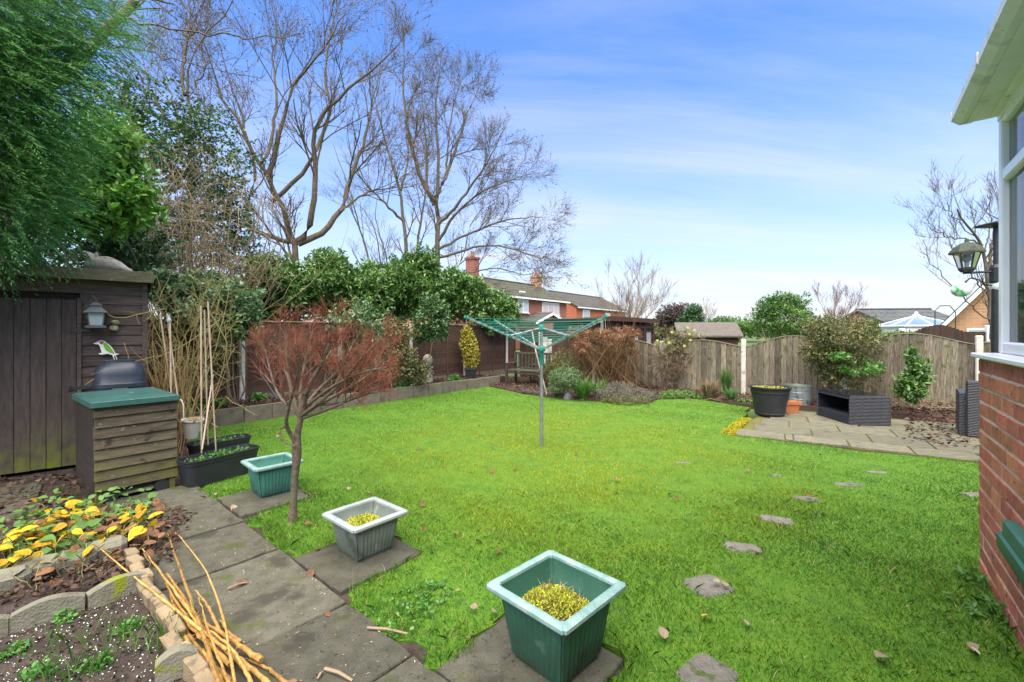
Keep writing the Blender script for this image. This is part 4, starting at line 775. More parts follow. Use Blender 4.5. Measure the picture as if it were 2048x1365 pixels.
tb = roundpot('metal_tub', 'galvanised metal tub standing behind the terracotta trough', P(1597, 776, 9.0) * [1, 1, 0] + [0, 0, .03], [(.205, 0), (.215, .005), (.222, .12), (.227, .125), (.222, .13), (.228, .25), (.233, .255), (.228, .26), (.235, .375), (.243, .38), (.243, .39), (.232, .388), (.225, .33)], M_galv, .32, .222, 63, cat='tub')
for a in (0.3, 3.4): MB().tube([(math.cos(a + t) * .245, math.sin(a + t) * .245, .30 + .035 * math.cos(t * 9)) for t in np.linspace(-.17, .17, 7)], .006, 6).build('handle', M_galv, tb)
tt = empty('terracotta_trough', G(1581, 826, .02), R(-8)); tag(tt, 'small terracotta trough between the charcoal pot and the metal tub', 'planter')
def rq(l, w, z): return [(x * l / 2, y * w / 2, z) for x, y in ((-1, -.8), (-.9, -1), (.9, -1), (1, -.8), (1, .8), (.9, 1), (-.9, 1), (-1, .8))]
MB().loft([rq(.21, .12, 0), rq(.27, .165, .16), rq(.31, .20, .16), rq(.32, .21, .215), rq(.285, .175, .215), rq(.27, .16, .16)], caps=(True, False)).build('body', M_terra, tt); MB().loft([rq(.275, .168, .165), rq(.27, .16, .19)]).build('soil', M_moss, tt)

# rattan coffee table with open side, and a rattan armchair
ct = empty('rattan_table', G(1700, 851, .02), R(-5)); tag(ct, 'low black rattan coffee table with open side on the patio', 'table')
tw, td_, th_ = .62, .90, .455
MB().box((tw / 2, .02, th_ / 2), (tw, .04, th_), ch=.012).build('end_panel', M_rattan, ct); MB().box((tw / 2, td_ - .02, th_ / 2), (tw, .04, th_), ch=.012).build('end_panel', M_rattan, ct)
MB().box((tw - .02, td_ / 2, th_ / 2 - .01), (.04, td_ - .084, th_ - .03), ch=.008).build('side_panel', M_rattan, ct); MB().box((tw / 2 - .022, td_ / 2, .13), (tw - .05, td_ - .084, .03)).build('shelf', M_rattan, ct); MB().box((.02, td_ / 2, .075), (.03, td_ - .084, .13), ch=.006).build('plinth', M_rattan, ct)
MB().box((tw / 2 - .022, td_ / 2, th_ - .025), (tw - .048, td_ - .084, .045)).build('table_top', M_rattan, ct)
M_bglass = pm('dark glass', [(.012, .013, .016), (.018, .02, .024)], 3, .08, spec=.6, spots=[((.10, .09, .07), 18, .72)]); MB().box((tw / 2, td_ / 2, th_ + .006), (tw - .02, td_ - .02, .008), ch=.002).build('glass_top', M_bglass, ct)
ac = empty('rattan_chair', G(1914, 874, .02), R(-43)); tag(ac, 'black rattan chair half hidden behind the brick corner', 'chair')
MB().box((.40, .09, .40), (.62, .10, .80), ch=.02).build('backrest', M_rattan, ac); MB().box((.06, .44, .31), (.09, .60, .62), ch=.015).build('armrest', M_rattan, ac); MB().box((.72, .42, .31), (.09, .56, .62), ch=.015).build('armrest', M_rattan, ac); MB().box((.38, .42, .17), (.58, .54, .30), ch=.012).build('seat', M_rattan, ac)
MB().box((.38, .43, .38), (.56, .52, .10), ch=.035).build('cushion', pm('grey cushion', [(.30, .31, .33), (.37, .38, .40)], 40, .95, .3, 300), ac)

# ================================================================== conservatory
cv = empty('conservatory', C0, math.atan2(-A[1], -A[0])); tag(cv, 'white framed conservatory on a red brick base wall at right', 'conservatory')
CL, CD = 4.4, 3.0; bw, bh = .215, .0905; NB = 15
wall = MB().box((CL / 2, .0545, .655), (CL - .004, .10, 1.37)).box((.0545, CD / 2 + .06, .655), (.10, CD - .1, 1.37)).build('brick_wall', M_mortar, cv)
gbk = np.random.default_rng(9)
bm_ = [MB().box((0, 0, 0), (bw - .011, .10, bh - .012), ch=.004).mesh('brick', M_brick) for _ in range(1)]; hm_ = [MB().box((0, 0, 0), (.093, .10, bh - .012), ch=.004).mesh('brick', M_brick)]
nbr = 0
for j in range(NB):
    z = -.02 + bh * (j + .5); off = 0 if j % 2 else -bw / 2; x = off
    while x < 3.25:
        x0 = max(x, 0); x1 = x + bw
        if x1 - x0 > bw * .8: link('brick', bm_[0], wall, ((x0 + x1) / 2, .05 + gbk.normal() * .0018, z + gbk.normal() * .001), (0, gbk.normal() * .004, 0))
        else: link('brick', hm_[0], wall, ((x0 + x1) / 2, .05 + gbk.normal() * .0018, z + gbk.normal() * .001))
        x += bw; nbr += 1
    for i in range(3): link('brick', bm_[0], wall, (.05, .22 + i * bw + (0 if j % 2 else -.1), z), (0, 0, R(90)))
MB().box((CL / 2 - .02, .085, 1.355), (CL + .06, .23, .028), ch=.006).build('window_sill', M_upvc, cv); MB().box((.075, CD / 2, 1.353), (.23, CD - .3, .026), ch=.006).build('window_sill', M_upvc, cv)
def bars(y, x0, x1, n, par, tz=2.46, zt=2.84):
    for i in range(n + 1): 
        x = x0 + (x1 - x0) * i / n; MB().box((x + (.035 if i == 0 else 0), y + .035, (1.37 + zt) / 2), (.07, .07, zt - 1.37), ch=.008).build('mullion', M_upvc, par)
    for z, h in ((1.405, .07), (tz, .075), (zt - .03, .06)):
        for i in range(n):
            xa = x0 + (x1 - x0) * i / n + .072; xb = x0 + (x1 - x0) * (i + 1) / n - .037; MB().box(((xa + xb) / 2, y + .034, z), (xb - xa, .062, h), ch=.01).build('glazing_bar', M_upvc, par)
    for i in range(n):
        xa = x0 + (x1 - x0) * i / n + .07; xb = x0 + (x1 - x0) * (i + 1) / n - .035
        for za, zb in ((1.44, tz - .038), (tz + .038, zt - .06)):
            MB().box(((xa + xb) / 2, y + .040, (za + zb) / 2), (xb - xa, .012, zb - za)).build('pane', M_glass, par); MB().box((xa + .012, y + .052, (za + zb) / 2), (.02, .01, zb - za)).build('gasket', M_blackp, par)
win = MB().box((CL / 2, .115, 2.83), (CL, .07, .03)).build('window_frame', M_upvc, cv); bars(.085, 0, CL, 4, win)
MB().box((CL / 2 + .03, .165, 2.1), (CL - .2, .012, 1.45)).build('added_white_panel', pm('reflected sky white', [(.72, .72, .70), (.80, .80, .78)], 6, .8), cv); MB().box((CL / 2, CD / 2, 1.0), (CL - .3, CD - .3, .02)).build('interior_floor', pm('pale floor', [(.4, .36, .3), (.5, .46, .4)], 3, .6), cv)  # white panel added behind the glass in place of the bright sky's reflection
MB().box((.172, CD / 2 + .1, 2.1), (.012, CD - .4, 1.45)).build('added_white_panel', MATS['reflected sky white'], cv)  # second added panel, whitens the glass where the view passes the first
win2 = MB().box((.115, CD / 2, 2.83), (.07, CD - .2, .03)).build('window_frame', M_upvc, cv)
for i in range(4): MB().box((.12, .2 + i * .9, 2.1), (.065, .065, 1.46), ch=.008).build('mullion', M_upvc, win2)
MB().box((.125, CD / 2, 2.1), (.012, CD - .3, 1.44)).build('pane', M_glass, win2)
# eaves: beam, soffit, boxed gutter with union bracket, sloping polycarbonate roof
MB().box((CL / 2, .10, 2.90), (CL, .10, .11), ch=.01).build('eaves_beam', M_gutter, cv); MB().box((CL / 2 - .02, .015, 2.868), (CL + .05, .12, .014)).build('soffit', M_gutter, cv)
gp = [(-.02, 2.868), (-.075, 2.868), (-.115, 2.905), (-.115, 2.955), (-.105, 2.955), (-.105, 2.91), (-.07, 2.880), (-.02, 2.880)]
gut = MB().prism(gp, -.06, CL, 'x').build('gutter', M_gutter, cv); MB().prism([(-.02, 2.866), (-.078, 2.866), (-.119, 2.904), (-.119, 2.958), (-.02, 2.958)], -.075, -.058, 'x').build('stop_end', M_gutter, gut)
for x in (.70, 2.4): MB().prism([(-.02, 2.862), (-.078, 2.862), (-.121, 2.902), (-.121, 2.960), (-.112, 2.960), (-.112, 2.906), (-.073, 2.869), (-.02, 2.869)], x, x + .035, 'x').build('gutter_bracket', M_gutter, gut)
MB().prism([(-.10, 2.966), (1.5, 3.5), (1.5, 3.53), (-.10, 2.99)], .0, CL, 'x').build('roof', M_glass, cv)
for i in range(6): MB().prism([(-.09, 2.992), (1.5, 3.532), (1.5, 3.57), (-.09, 3.03)], .02 + i * .85, .08 + i * .85, 'x').build('roof_bar', M_upvc, cv)
MB().box((.05, 1.2, 2.93), (.12, 2.3, .10)).build('eaves_beam', M_gutter, cv)
# green plastic box fixed low to the wall, seen at the picture's right edge
gx = empty('green_plastic_box', C0 - A * .78 + np.array([0, 0, .41]), math.atan2(-A[1], -A[0])); tag(gx, 'dark green plastic box jutting from the brick wall at right edge', 'plastic box')
def rr2(x0, x1, y0, y1, z, r=.035, n=6):
    o = []
    for cx_, cy_, a0 in ((x1 - r, y1 - r, 0), (x0 + r, y1 - r, 90), (x0 + r, y0 + r, 180), (x1 - r, y0 + r, 270)):
        for i in range(n): a = R(a0 + 90 * i / (n - 1)); o.append((cx_ + r * math.cos(a), cy_ + r * math.sin(a), z))
    return o
MB().loft([rr2(.01, .50, -.052, -.002, 0, .02), rr2(0, .51, -.062, -.002, .03, .02), rr2(0, .51, -.062, -.002, .085, .02), rr2(.008, .50, -.056, -.002, .092, .02)]).build('tray', M_green, gx, smooth=True)
MB().loft([rr2(.05, .50, -.05, -.002, .092, .018), rr2(.05, .50, -.05, -.002, .165, .018), rr2(.06, .49, -.044, -.002, .172, .018)]).build('cover', M_green, gx, smooth=True)

# ================================================================== lamp post with two lanterns behind the conservatory corner
lp = empty('lamp_post', (5.72, 5.2, 0)); tag(lp, 'black iron lamp post with two lanterns beside the conservatory', 'lamp post')
MB().tube([(0, 0, 0), (0, 0, .12), (0, 0, .14), (0, 0, 2.2)], [.07, .07, .045, .04], 14).build('pole', M_iron, lp, smooth=True)
MB().tube([(0, 0, 2.2), (0, 0, 2.75)], .026, 10).build('pole_top', M_iron, lp); MB().box((0, 0, 2.77), (.26, .26, .03), ch=.008).build('bird_perch', M_iron, lp); MB().lathe([(.05, 2.08), (.06, 2.1), (.06, 2.26), (.045, 2.3)], 14).build('collar', M_iron, lp)
for sx in (-1, 1):
    MB().tube([(0, 0, 2.22), (sx * .38, 0, 2.20)], .013, 8).build('arm', M_iron, lp); MB().tube([(sx * .03, 0, 2.05), (sx * .12, 0, 2.06), (sx * .2, 0, 2.12), (sx * .30, 0, 2.14), (sx * .36, 0, 2.10), (sx * .38, 0, 2.04), (sx * .35, 0, 2.02)], .008, 6).build('scroll', M_iron, lp)
    x = sx * .345; hx = lambda r, z: [(x + r * math.cos(t), r * math.sin(t), z) for t in np.linspace(.3, .3 + 2 * math.pi, 6, endpoint=False)]
    la = MB().loft([hx(.05, 2.21), hx(.075, 2.24), hx(.075, 2.26), hx(.06, 2.265)]).build('lantern', M_iron, lp); MB().loft([hx(.072, 2.262), hx(.115, 2.43)], caps=(False, False)).build('pane', M_glassclear, la)
    for t in np.linspace(.3, .3 + 2 * math.pi, 6, endpoint=False): MB().tube([(x + .073 * math.cos(t), .073 * math.sin(t), 2.26), (x + .117 * math.cos(t), .117 * math.sin(t), 2.435)], .006, 5).build('frame_bar', M_iron, la)
    MB().loft([hx(.16, 2.43), hx(.158, 2.45), hx(.115, 2.51), hx(.07, 2.545), hx(.022, 2.565), hx(.018, 2.60), hx(.004, 2.61)]).build('lid', M_ironmoss, la); MB().lathe([(.02, 2.27), (.022, 2.33), (.045, 2.36), (.045, 2.40), (.02, 2.415)], 12, (x, 0, 0)).build('bulb', M_frost, la)
M_gball = pm('white glass ball', [(.72, .78, .76), (.80, .84, .82)], 2, .12, spec=.6, spots=((.05, .45, .16), 9, .585))
for sx, lb_ in ((-1, 'white and green glass ball hanging from the left lantern arm'), (1, 'glass ball under the right lantern arm cut by the window frame')):
    gbx = MB().lathe([(.003, -.085), (.045, -.075), (.08, -.04), (.092, 0), (.08, .04), (.045, .075), (.014, .084), (.012, .10), (.003, .105), (.003, .17)], 24); c_ = P(1922, 580, 5.2) if sx < 0 else P(1999, 572, 5.2); tag(gbx.build('glass_ball', M_gball, None, c_, (0, 0, 0), True), lb_, 'ornament')

# ================================================================== garden-end things
# stone pedestal with egg
eg = empty('stone_pedestal', (*RW(4.35, .42)[:2], .225)); tag(eg, 'mossy stone egg on a tapered pedestal in the raised bed', 'ornament')
MB().loft([rsq(.13, 0, 5), rsq(.125, .08, 5), rsq(.115, .1, 5), rsq(.078, .36, 5), rsq(.072, .40, 5)]).build('pedestal', M_stone, eg); MB().lathe([(.16, .40), (.19, .41), (.19, .43), (.1, .435)], 20).build('dish', M_iron, eg)
MB().lathe([(.06, .435), (.10, .47), (.122, .54), (.122, .60), (.10, .67), (.06, .71), (.01, .725)], 20).build('egg', M_stone, eg, smooth=True)
# bench
bnch = empty('garden_bench', G(1018, 770) * [1, 1, 0] + [.0, .0, 0], R(-35)); tag(bnch, 'dark weathered wooden bench in the far corner', 'bench'); M_bench = pm('grey black timber', [(.03, .026, .02), (.055, .048, .036), (.08, .075, .05)], 6, .85, .5, 40, stretch=(2, 8, 8), spots=[((.09, .10, .05), 8, .6)])
for i in range(5): MB().box((.62, -.18 + i * .1, .44), (1.24, .085, .025), ch=.004).build('seat_slat', M_bench, bnch)
for x in (.06, 1.18):
    for y, h_ in ((-.2, .62), (.26, .92)): MB().box((x, y, h_ / 2), (.06, .06, h_)).build('leg', M_bench, bnch)
    MB().box((x, .03, .63), (.07, .55, .03), ch=.006).build('armrest', M_bench, bnch)
for i in range(9): MB().box((.16 + i * .115, .275, .68), (.05, .02, .40)).build('back_slat', M_bench, bnch)
MB().box((.62, .27, .90), (1.24, .035, .07), ch=.006).build('top_rail', M_bench, bnch); MB().box((.62, .27, .49), (1.1, .03, .05)).build('lower_rail', M_bench, bnch); MB().box((.62, -.19, .38), (1.1, .03, .06)).build('front_rail', M_bench, bnch)
sm_t = empty('side_table', G(1070, 770) + np.array([.1, .3, 0]), R(-20)); tag(sm_t, 'small dark wooden table beside the corner bench', 'table'); MB().box((0, 0, .55), (.42, .42, .03), ch=.004).build('table_top', M_bench, sm_t)
for x in (-.17, .17):
    for y in (-.17, .17): MB().box((x, y, .27), (.04, .04, .53)).build('leg', M_bench, sm_t)
MB().box((0, 0, .18), (.36, .36, .02)).build('shelf', M_bench, sm_t)
for i, (px, w) in enumerate(((1091, .14), (1099, .12))):
    c = P(px, 700, 12.6 + i * .15); tag(MB().box((0, 0, .40), (w, .025, .80 - i * .1), ch=.004).build('white_board', M_conc, None, (c[0], c[1], .55), (.06, .03 * i, -.4)), ('pale upright board leaning at the far fence left of the seat back', 'shorter pale board right beside the other one at the far fence')[i], 'board', 'pale boards by the far fence')
# bird table
bt = empty('bird_table', (P(1187, 760, 11.6)[0], 11.6, .03)); tag(bt, 'wooden bird table with a wire basket among the brown hydrangea', 'bird table'); MB().box((0, 0, .62), (.09, .09, 1.24), ch=.008).build('post', M_fence2, bt); MB().box((0, 0, 1.25), (.52, .40, .03), ch=.004).build('tray', M_bench, bt)
for i in range(12): t = 2 * math.pi * i / 12; MB().tube([(.25 * math.cos(t), .18 * math.sin(t), 1.265), (.25 * math.cos(t), .18 * math.sin(t), 1.42)], .004, 4).build('basket_wire', M_iron, bt)
for z in (1.34, 1.42): MB().tube([(.25 * math.cos(t), .18 * math.sin(t), z) for t in np.linspace(0, 2 * math.pi, 17)], .005, 4).build('basket_ring', M_iron, bt)
# log edging
for i, (a, b) in enumerate((((1046, 788), (1090, 793)), ((1092, 793), (1128, 798)))):
    p, q = G(*a), G(*b); tag(MB().tube([p + [0, 0, .045], (p + q) / 2 + [0, 0, .05], q + [0, 0, .045]], [.062, .058, .06], 10).build('edging_log', M_bench, None), ('dark mossy log edging the far bed at its left end', 'second dark log edging the far bed right of the first')[i], 'log', 'logs edging the far bed')
sr = MB(); sr.lathe([(.1, -.03), (.13, .02), (.115, .09), (.07, .15), (.01, .17)], 9, sy=.8); tag(sr.build('rock', pm('grey rock', [(.12, .115, .12), (.2, .19, .2)], 12, .9, .6, 60), None, G(1137, 799), (.2, 0, .5)), 'grey rock at the foot of the grassy clump', 'rock')
# pole against the left fence and thin stakes
tag(MB().tube([P(485, 690, 7.75), P(555, 800, 6.95)], .014, 8).build('leaning_pole', M_blackp, None), 'thin black pole leaning on the left fence post', 'pole')
tag(MB().tube([RW(3.05, .12, .22), RW(3.0, .14, .74)], .011, 8).build('metal_stake', M_alu, None), 'thin metal stake in the raised bed by the ivy', 'stake')
# ================================================================== trees
def wood(name, parts, mat, root, smooth=True):
    V, Fq = joinVF(parts); o = link(name, npmesh(name, V, Fq, mat, smooth), root); o.location = tuple(-Vector(root.location)); return o
def limb_arrays(limbs, n=12):
    return np.stack([resample(l, n) for l, _, _ in limbs]), np.stack([np.linspace(r0, r1, n) for _, r0, r1 in limbs])
def smoothline(p, it=2):
    p = np.asarray(p, float)
    for _ in range(it):
        q = [p[0]]
        for a, b in zip(p[:-1], p[1:]): q += [a * .75 + b * .25, a * .25 + b * .75]
        p = np.array(q + [p[-1]])
    return p
def bare_tree(name, label, base, limbs, levels, seed, bark, twig, up=.12, wig=.13, group=None, buds=0, spread=(.45, .95)):
    g = np.random.default_rng(seed); root = empty(name, base); tag(root, label, 'tree', group)
    limbs = [(smoothline(l), a, b) for l, a, b in limbs]
    Pn, Rn = limb_arrays(limbs, 20); Rn = Rn * .78; Pn[:, 1:-1] += g.normal(size=Pn[:, 1:-1].shape) * .018 * (np.array([1, 1, 1]))
    wood('trunk', [tubes(Pn, Rn, 9)], bark, root)
    parts, last = grow(Pn, Rn, levels, g, up=up, wig=wig, spread=spread, rmin=max(.0025, .00025 * base[1])); o = wood('twigs', parts, twig, root, False); o['kind'] = 'stuff'
    if buds:
        lp_ = last[0]; i = g.choice(len(lp_), buds); t = g.integers(1, lp_.shape[1], buds); b = lp_[i, t]; bsz = .004 * np.mean(b[:, 1]); me = leaf_mesh('buds', b, rvec(buds, g), rvec(buds, g), bsz, bsz * .6, M_budm); o = stuffpart('buds', me, root); o.location = tuple(-Vector(root.location))
    return root
M_budm = pm('catkin buds', [(.18, .10, .075), (.26, .16, .12)], 3, .9, vary=.3, src='isl', world=True)
def tr(pts, Y, dy=0.0):   # branch read off the photo at distance Y, bending dy towards or away from us
    n = len(pts); return np.array([P(x, y, Y + dy * (i / max(1, n - 1)) ** 1.2) for i, (x, y) in enumerate(pts)])
q6 = lambda L: [(420 + x / 2.437, y / 2.437) for x, y in L]
Y1 = 12.6
b1 = P(592, 700, Y1); b1[2] = 0
limbs1 = [(np.vstack([[b1], tr(q6([(425, 1230), (405, 1180), (375, 1090), (335, 960), (290, 880), (250, 800), (190, 740), (178, 690), (150, 600), (60, 480), (0, 330), (-40, 180)]), Y1, -1.5)]), .17, .012),
          (tr(q6([(412, 1185), (470, 1150), (500, 1040), (515, 900), (515, 760), (500, 650), (540, 570), (610, 490), (700, 420), (800, 340), (900, 250), (960, 150)]), Y1, -1.2), .12, .012),
          (tr(q6([(430, 1190), (500, 1158), (560, 1140), (640, 1030), (670, 950), (690, 850), (740, 740), (770, 600), (800, 450), (840, 320)]), Y1, .9), .12, .012),
          (tr(q6([(300, 985), (340, 950), (430, 870), (500, 790), (560, 640), (590, 520), (560, 400), (580, 200), (630, 0), (640, -80)]), Y1, 1.2), .085, .012),
          (tr(q6([(285, 880), (310, 780), (350, 620), (400, 420), (480, 330), (560, 240), (610, 150), (660, 70)]), Y1 - .5, -.8), .085, .012),
          (tr(q6([(250, 800), (290, 740), (310, 640), (330, 480), (300, 300), (330, 120), (320, 0)]), Y1 - .8, .8), .06, .010),
          (tr(q6([(420, 1180), (300, 1165), (190, 1110), (160, 1030), (230, 900), (210, 780), (150, 560), (90, 380), (40, 200)]), Y1, -.5), .09, .01),
          (tr(q6([(640, 1030), (720, 960), (800, 930), (900, 910), (1000, 915)]), Y1, .8), .05, .008),
          (tr(q6([(740, 740), (800, 715), (880, 690)]), Y1 + .3, .5), .035, .008), (tr(q6([(178, 690), (120, 620), (30, 590), (-60, 480)]), Y1 - 1.0, -.6), .04, .008)]
bare_tree('bare_tree', 'big bare tree with spreading twisted limbs above the laurel hedge at left', b1, limbs1, [(10, .9, 2.2, .45), (8, .5, 1.2, .55), (6, .2, .65, .7)], 101, M_barkw, M_twig, up=.22, buds=6000, spread=(.4, .85))
Y2 = 17.0
b2 = P(873, 720, Y2); b2[2] = 0
limbs2 = [(np.vstack([[b2], tr(q6([(1105, 1240), (1110, 1050), (1105, 960), (1110, 850), (1115, 700), (1100, 560), (1110, 440), (1130, 260)]), Y2)]), .19, .014),
          (tr(q6([(1105, 985), (1060, 930), (1020, 860), (990, 740), (960, 600), (940, 450), (950, 250), (940, 180)]), Y2, -.8), .12, .012),
          (tr(q6([(1105, 960), (1130, 900), (1180, 780), (1220, 650), (1290, 480), (1330, 380)]), Y2, .8), .11, .012),
          (tr(q6([(1108, 1100), (1180, 1030), (1280, 900), (1370, 760), (1440, 620)]), Y2, -.9), .09, .012),
          (tr(q6([(1110, 1180), (1180, 1060), (1280, 960), (1400, 900), (1560, 850)]), Y2, -1.2), .085, .010),
          (tr(q6([(1115, 1215), (1250, 1150), (1400, 1080), (1560, 1060), (1650, 1060)]), Y2, .8), .075, .010),
          (tr(q6([(1120, 1255), (1260, 1212), (1400, 1190), (1530, 1235), (1660, 1275)]), Y2, -1.5), .07, .010),
          (tr(q6([(1120, 1420), (1160, 1345), (1240, 1330), (1300, 1325), (1400, 1300), (1480, 1330), (1560, 1345), (1640, 1280)]), Y2 - 1, -.6), .05, .008),
          (tr(q6([(1090, 1000), (1050, 900), (1060, 760), (1040, 600), (1030, 420)]), Y2, 1.2), .08, .010),
          (tr(q6([(1150, 860), (1160, 700), (1180, 520), (1230, 380)]), Y2 + .4, .7), .06, .010),
          (tr(q6([(1170, 1700), (1180, 1480), (1200, 1330), (1250, 1200), (1260, 1110), (1330, 1000), (1420, 960)]), Y2 + 1.5, .5), .07, .010)]
bare_tree('bare_tree', 'bare tree with a broad domed crown behind the hedge, nearest the brick house', b2, limbs2, [(11, .8, 1.75, .42), (9, .45, 1.1, .55), (7, .25, .65, .7)], 102, M_bark, M_twig, up=.10, buds=3000, spread=(.4, .85))
b3 = P(800, 720, 16.0); b3[2] = 0
limbs3 = [(np.vstack([[b3], tr(q6([(965, 1240), (940, 1060), (920, 900), (880, 780), (840, 640), (800, 480), (790, 360)]), 16)]), .14, .012), (tr(q6([(945, 1080), (900, 1040), (820, 960), (740, 880), (700, 780)]), 16, -.8), .07, .01),
          (tr(q6([(980, 1700), (990, 1400), (1010, 1200), (1040, 1000), (1060, 860), (1040, 700), (1000, 560)]), 16.4), .10, .01), (tr(q6([(930, 930), (960, 820), (970, 700), (950, 560)]), 16, .6), .06, .01), (tr(q6([(800, 1700), (790, 1400), (760, 1210), (720, 1080), (690, 950), (640, 820), (600, 700)]), 16.8), .08, .01), (tr(q6([(870, 1700), (850, 1400), (830, 1230), (790, 1080), (740, 1000), (650, 960)]), 16.5, .5), .06, .008), (tr(q6([(930, 1700), (905, 1450), (870, 1290), (830, 1150), (800, 1050), (830, 900)]), 17), .05, .008)]
bare_tree('bare_tree', 'slender bare tree standing between the two big bare trees', b3, limbs3, [(8, .8, 1.8, .5), (6, .4, 1.0, .6), (4, .2, .6, .7)], 103, M_bark, M_twig, up=.25)
# pale stemmed tree through the ivy
q7 = lambda L: [(260 + x / 4.55, y / 4.55) for x, y in L]
b4 = P(376, 700, 10.2); b4[2] = 0
limbs4 = [(np.vstack([[b4], tr(q7([(540, 1365), (545, 1100), (520, 900), (520, 720), (525, 590), (560, 500), (680, 340), (730, 230), (820, 180), (900, 60), (960, -40)]), 10.2, -.4)]), .10, .012),
          (tr(q7([(500, 870), (460, 690), (490, 560), (490, 430), (520, 340), (545, 200), (545, 0), (540, -100)]), 10.2, .4), .055, .010), (tr(q7([(530, 330), (600, 310), (630, 150), (670, 0)]), 10.4, .3), .03, .008),
          (tr(q7([(380, 1180), (300, 1020), (200, 860), (100, 690), (0, 570), (-70, 480)]), 9.6, -.6), .05, .012), (tr(q7([(520, 1210), (430, 1050), (330, 760), (250, 560), (160, 420)]), 9.9), .035, .008),
          (tr(q7([(600, 790), (700, 640), (640, 430), (720, 200), (740, 0)]), 10.6), .03, .008)]
bare_tree('bare_tree', 'pale stemmed bare tree rising out of the dark ivy behind the shed', b4, limbs4, [(9, .7, 1.8, .4), (6, .4, 1.0, .6), (4, .2, .5, .7)], 104, M_bark, M_twig, up=.3, buds=2500)
# birch limb hanging in from the upper left, its trunk hidden by the conifer
b5 = np.array([-6.4, 5.6, 0])
limbs5 = [(np.array([[-6.4, 5.6, 0], [-6.4, 5.6, 2.6], P(20, 250, 5.7), P(120, 150, 5.75), P(205, 80, 5.8), P(240, 45, 5.8), P(285, -20, 5.9), P(340, -120, 6.0)]), .11, .06),
          (tr([(240, 38), (285, 48), (340, 60), (400, 70), (440, 70), (500, 77), (560, 77), (600, 66)], 5.8, .4), .020, .007), (tr([(205, 82), (260, 100), (300, 108), (370, 127), (440, 143), (480, 153), (530, 150)], 5.8, .4), .014, .005),
          (tr([(150, 205), (260, 205), (350, 206), (400, 190)], 5.7, .4), .009, .004), (tr([(280, 0), (330, 20), (400, 50), (450, 66)], 6, .5), .008, .003)]
bare_tree('birch_tree', 'birch with a pale limb reaching in over the shed from the upper left', b5, limbs5, [(7, .35, .9, .4), (5, .2, .5, .6)], 105, M_bark, M_twig, up=-.02, buds=500)

# conifer sprays: drooping fronds of fine scale leaves
def conifer():
    g = np.random.default_rng(201); base = np.array([-6.2, 3.6, 0]); root = empty('conifer_tree', base); tag(root, 'feathery green conifer overhanging the shed at the upper left', 'tree')
    ells = [(-5.25, 4.0, 3.85, 1.1, .9, 1.2), (-5.05, 4.1, 5.0, 1.2, 1.0, 1.2), (-5.45, 3.95, 2.85, .70, .7, .75), (-4.9, 4.0, 3.85, .62, .7, .5), (-5.9, 3.7, 4.0, 1.2, 1.2, 1.8), (-4.95, 4.2, 2.75, .55, .5, .5), (-5.0, 4.1, 3.25, .55, .6, .5), (-5.0, 3.9, 4.4, .85, .8, .6)]
    p, nr = ell_points(ells, 10300, g, .42, .26); k = 20
    fd = unit(nr * .8 + np.array([.55, -.1, -.2]) + rvec(len(p), g) * .5); L = g.uniform(.22, .46, len(p))
    t = np.tile(np.linspace(.05, 1, k), len(p)); Pp = np.repeat(p, k, 0); D = np.repeat(fd, k, 0); LL = np.repeat(L, k)
    cen = Pp + D * (t * LL)[:, None] - np.array([0, 0, 1]) * (t ** 2 * LL * .25)[:, None]
    side = unit(np.cross(D, np.array([0, 0, 1.]) + rvec(len(D), g) * .25)); sg = np.where(np.arange(len(D)) % 2, 1, -1)[:, None]
    d = unit(D * 1.0 + side * sg * .55 + rvec(len(D), g) * .22 - np.array([0, 0, .12])); l = g.uniform(.04, .085, len(D)) * (1.15 - .6 * t)
    me = leaf_mesh('foliage', cen, d, unit(rvec(len(D), g) + [0, 0, .5]), l * 1.12, .0105, M_conifer, 4, .05, .05); o = stuffpart('foliage', me, root); o.location = tuple(-base)
    Pn, Rn = stems(base + [0, 0, 2.0], ell_points(ells, 40, g, .3, .1)[0], .03, g); Pt = np.array([[base + [0, 0, z] for z in np.linspace(0, 6, 6)]]); wood('trunk', [tubes(Pt, np.linspace(.16, .05, 6)[None], 10), tubes(Pn, Rn, 5)], M_bark, root)
conifer()
# evergreen masses behind the shed
def E(px, py, Y, rx_, rz_, ry_=None):
    c = P(px, py, Y); return (c[0], c[1], c[2], rx_ / F * Y, (ry_ if ry_ else rx_ / F * Y * .9), rz_ / F * Y)
def gb(px, Y): return np.array([(px - CX) / F * Y, Y, 0])
bush('broadleaf_shrub', 'bright green broad-leaved evergreen behind the shed roof', 'shrub', gb(190, 6.9), [E(220, 305, 6.6, 70, 80), E(190, 400, 6.6, 105, 85), E(255, 410, 6.4, 55, 58), E(120, 340, 6.9, 90, 90)], 1500, 7, .12, .055, M_bay, 301, M_bark, 7, .03, k=6, lump=.28)
bush('evergreen_shrub', 'dark green shrub right behind the shed roof edge', 'shrub', gb(150, 7.4), [E(120, 500, 7.4, 150, 70), E(270, 505, 7.6, 80, 60), E(40, 470, 7.0, 90, 80)], 1300, 7, .10, .045, M_darkbush, 302, M_bark, 5, .02)
bush('ivy_clad_tree', 'dark ivy covered tree mass between the shed and the bare trees', 'tree', gb(340, 9.6), [E(330, 270, 9.8, 120, 110), E(410, 330, 9.8, 95, 120), E(300, 400, 9.8, 110, 120), E(440, 430, 10.2, 75, 95), E(240, 230, 9.6, 75, 85), E(380, 500, 10, 130, 70), E(480, 480, 10.4, 40, 70)], 4600, 7, .075, .045, M_ivy, 303, M_bark, 9, .04, inner=.35, lump=.32)
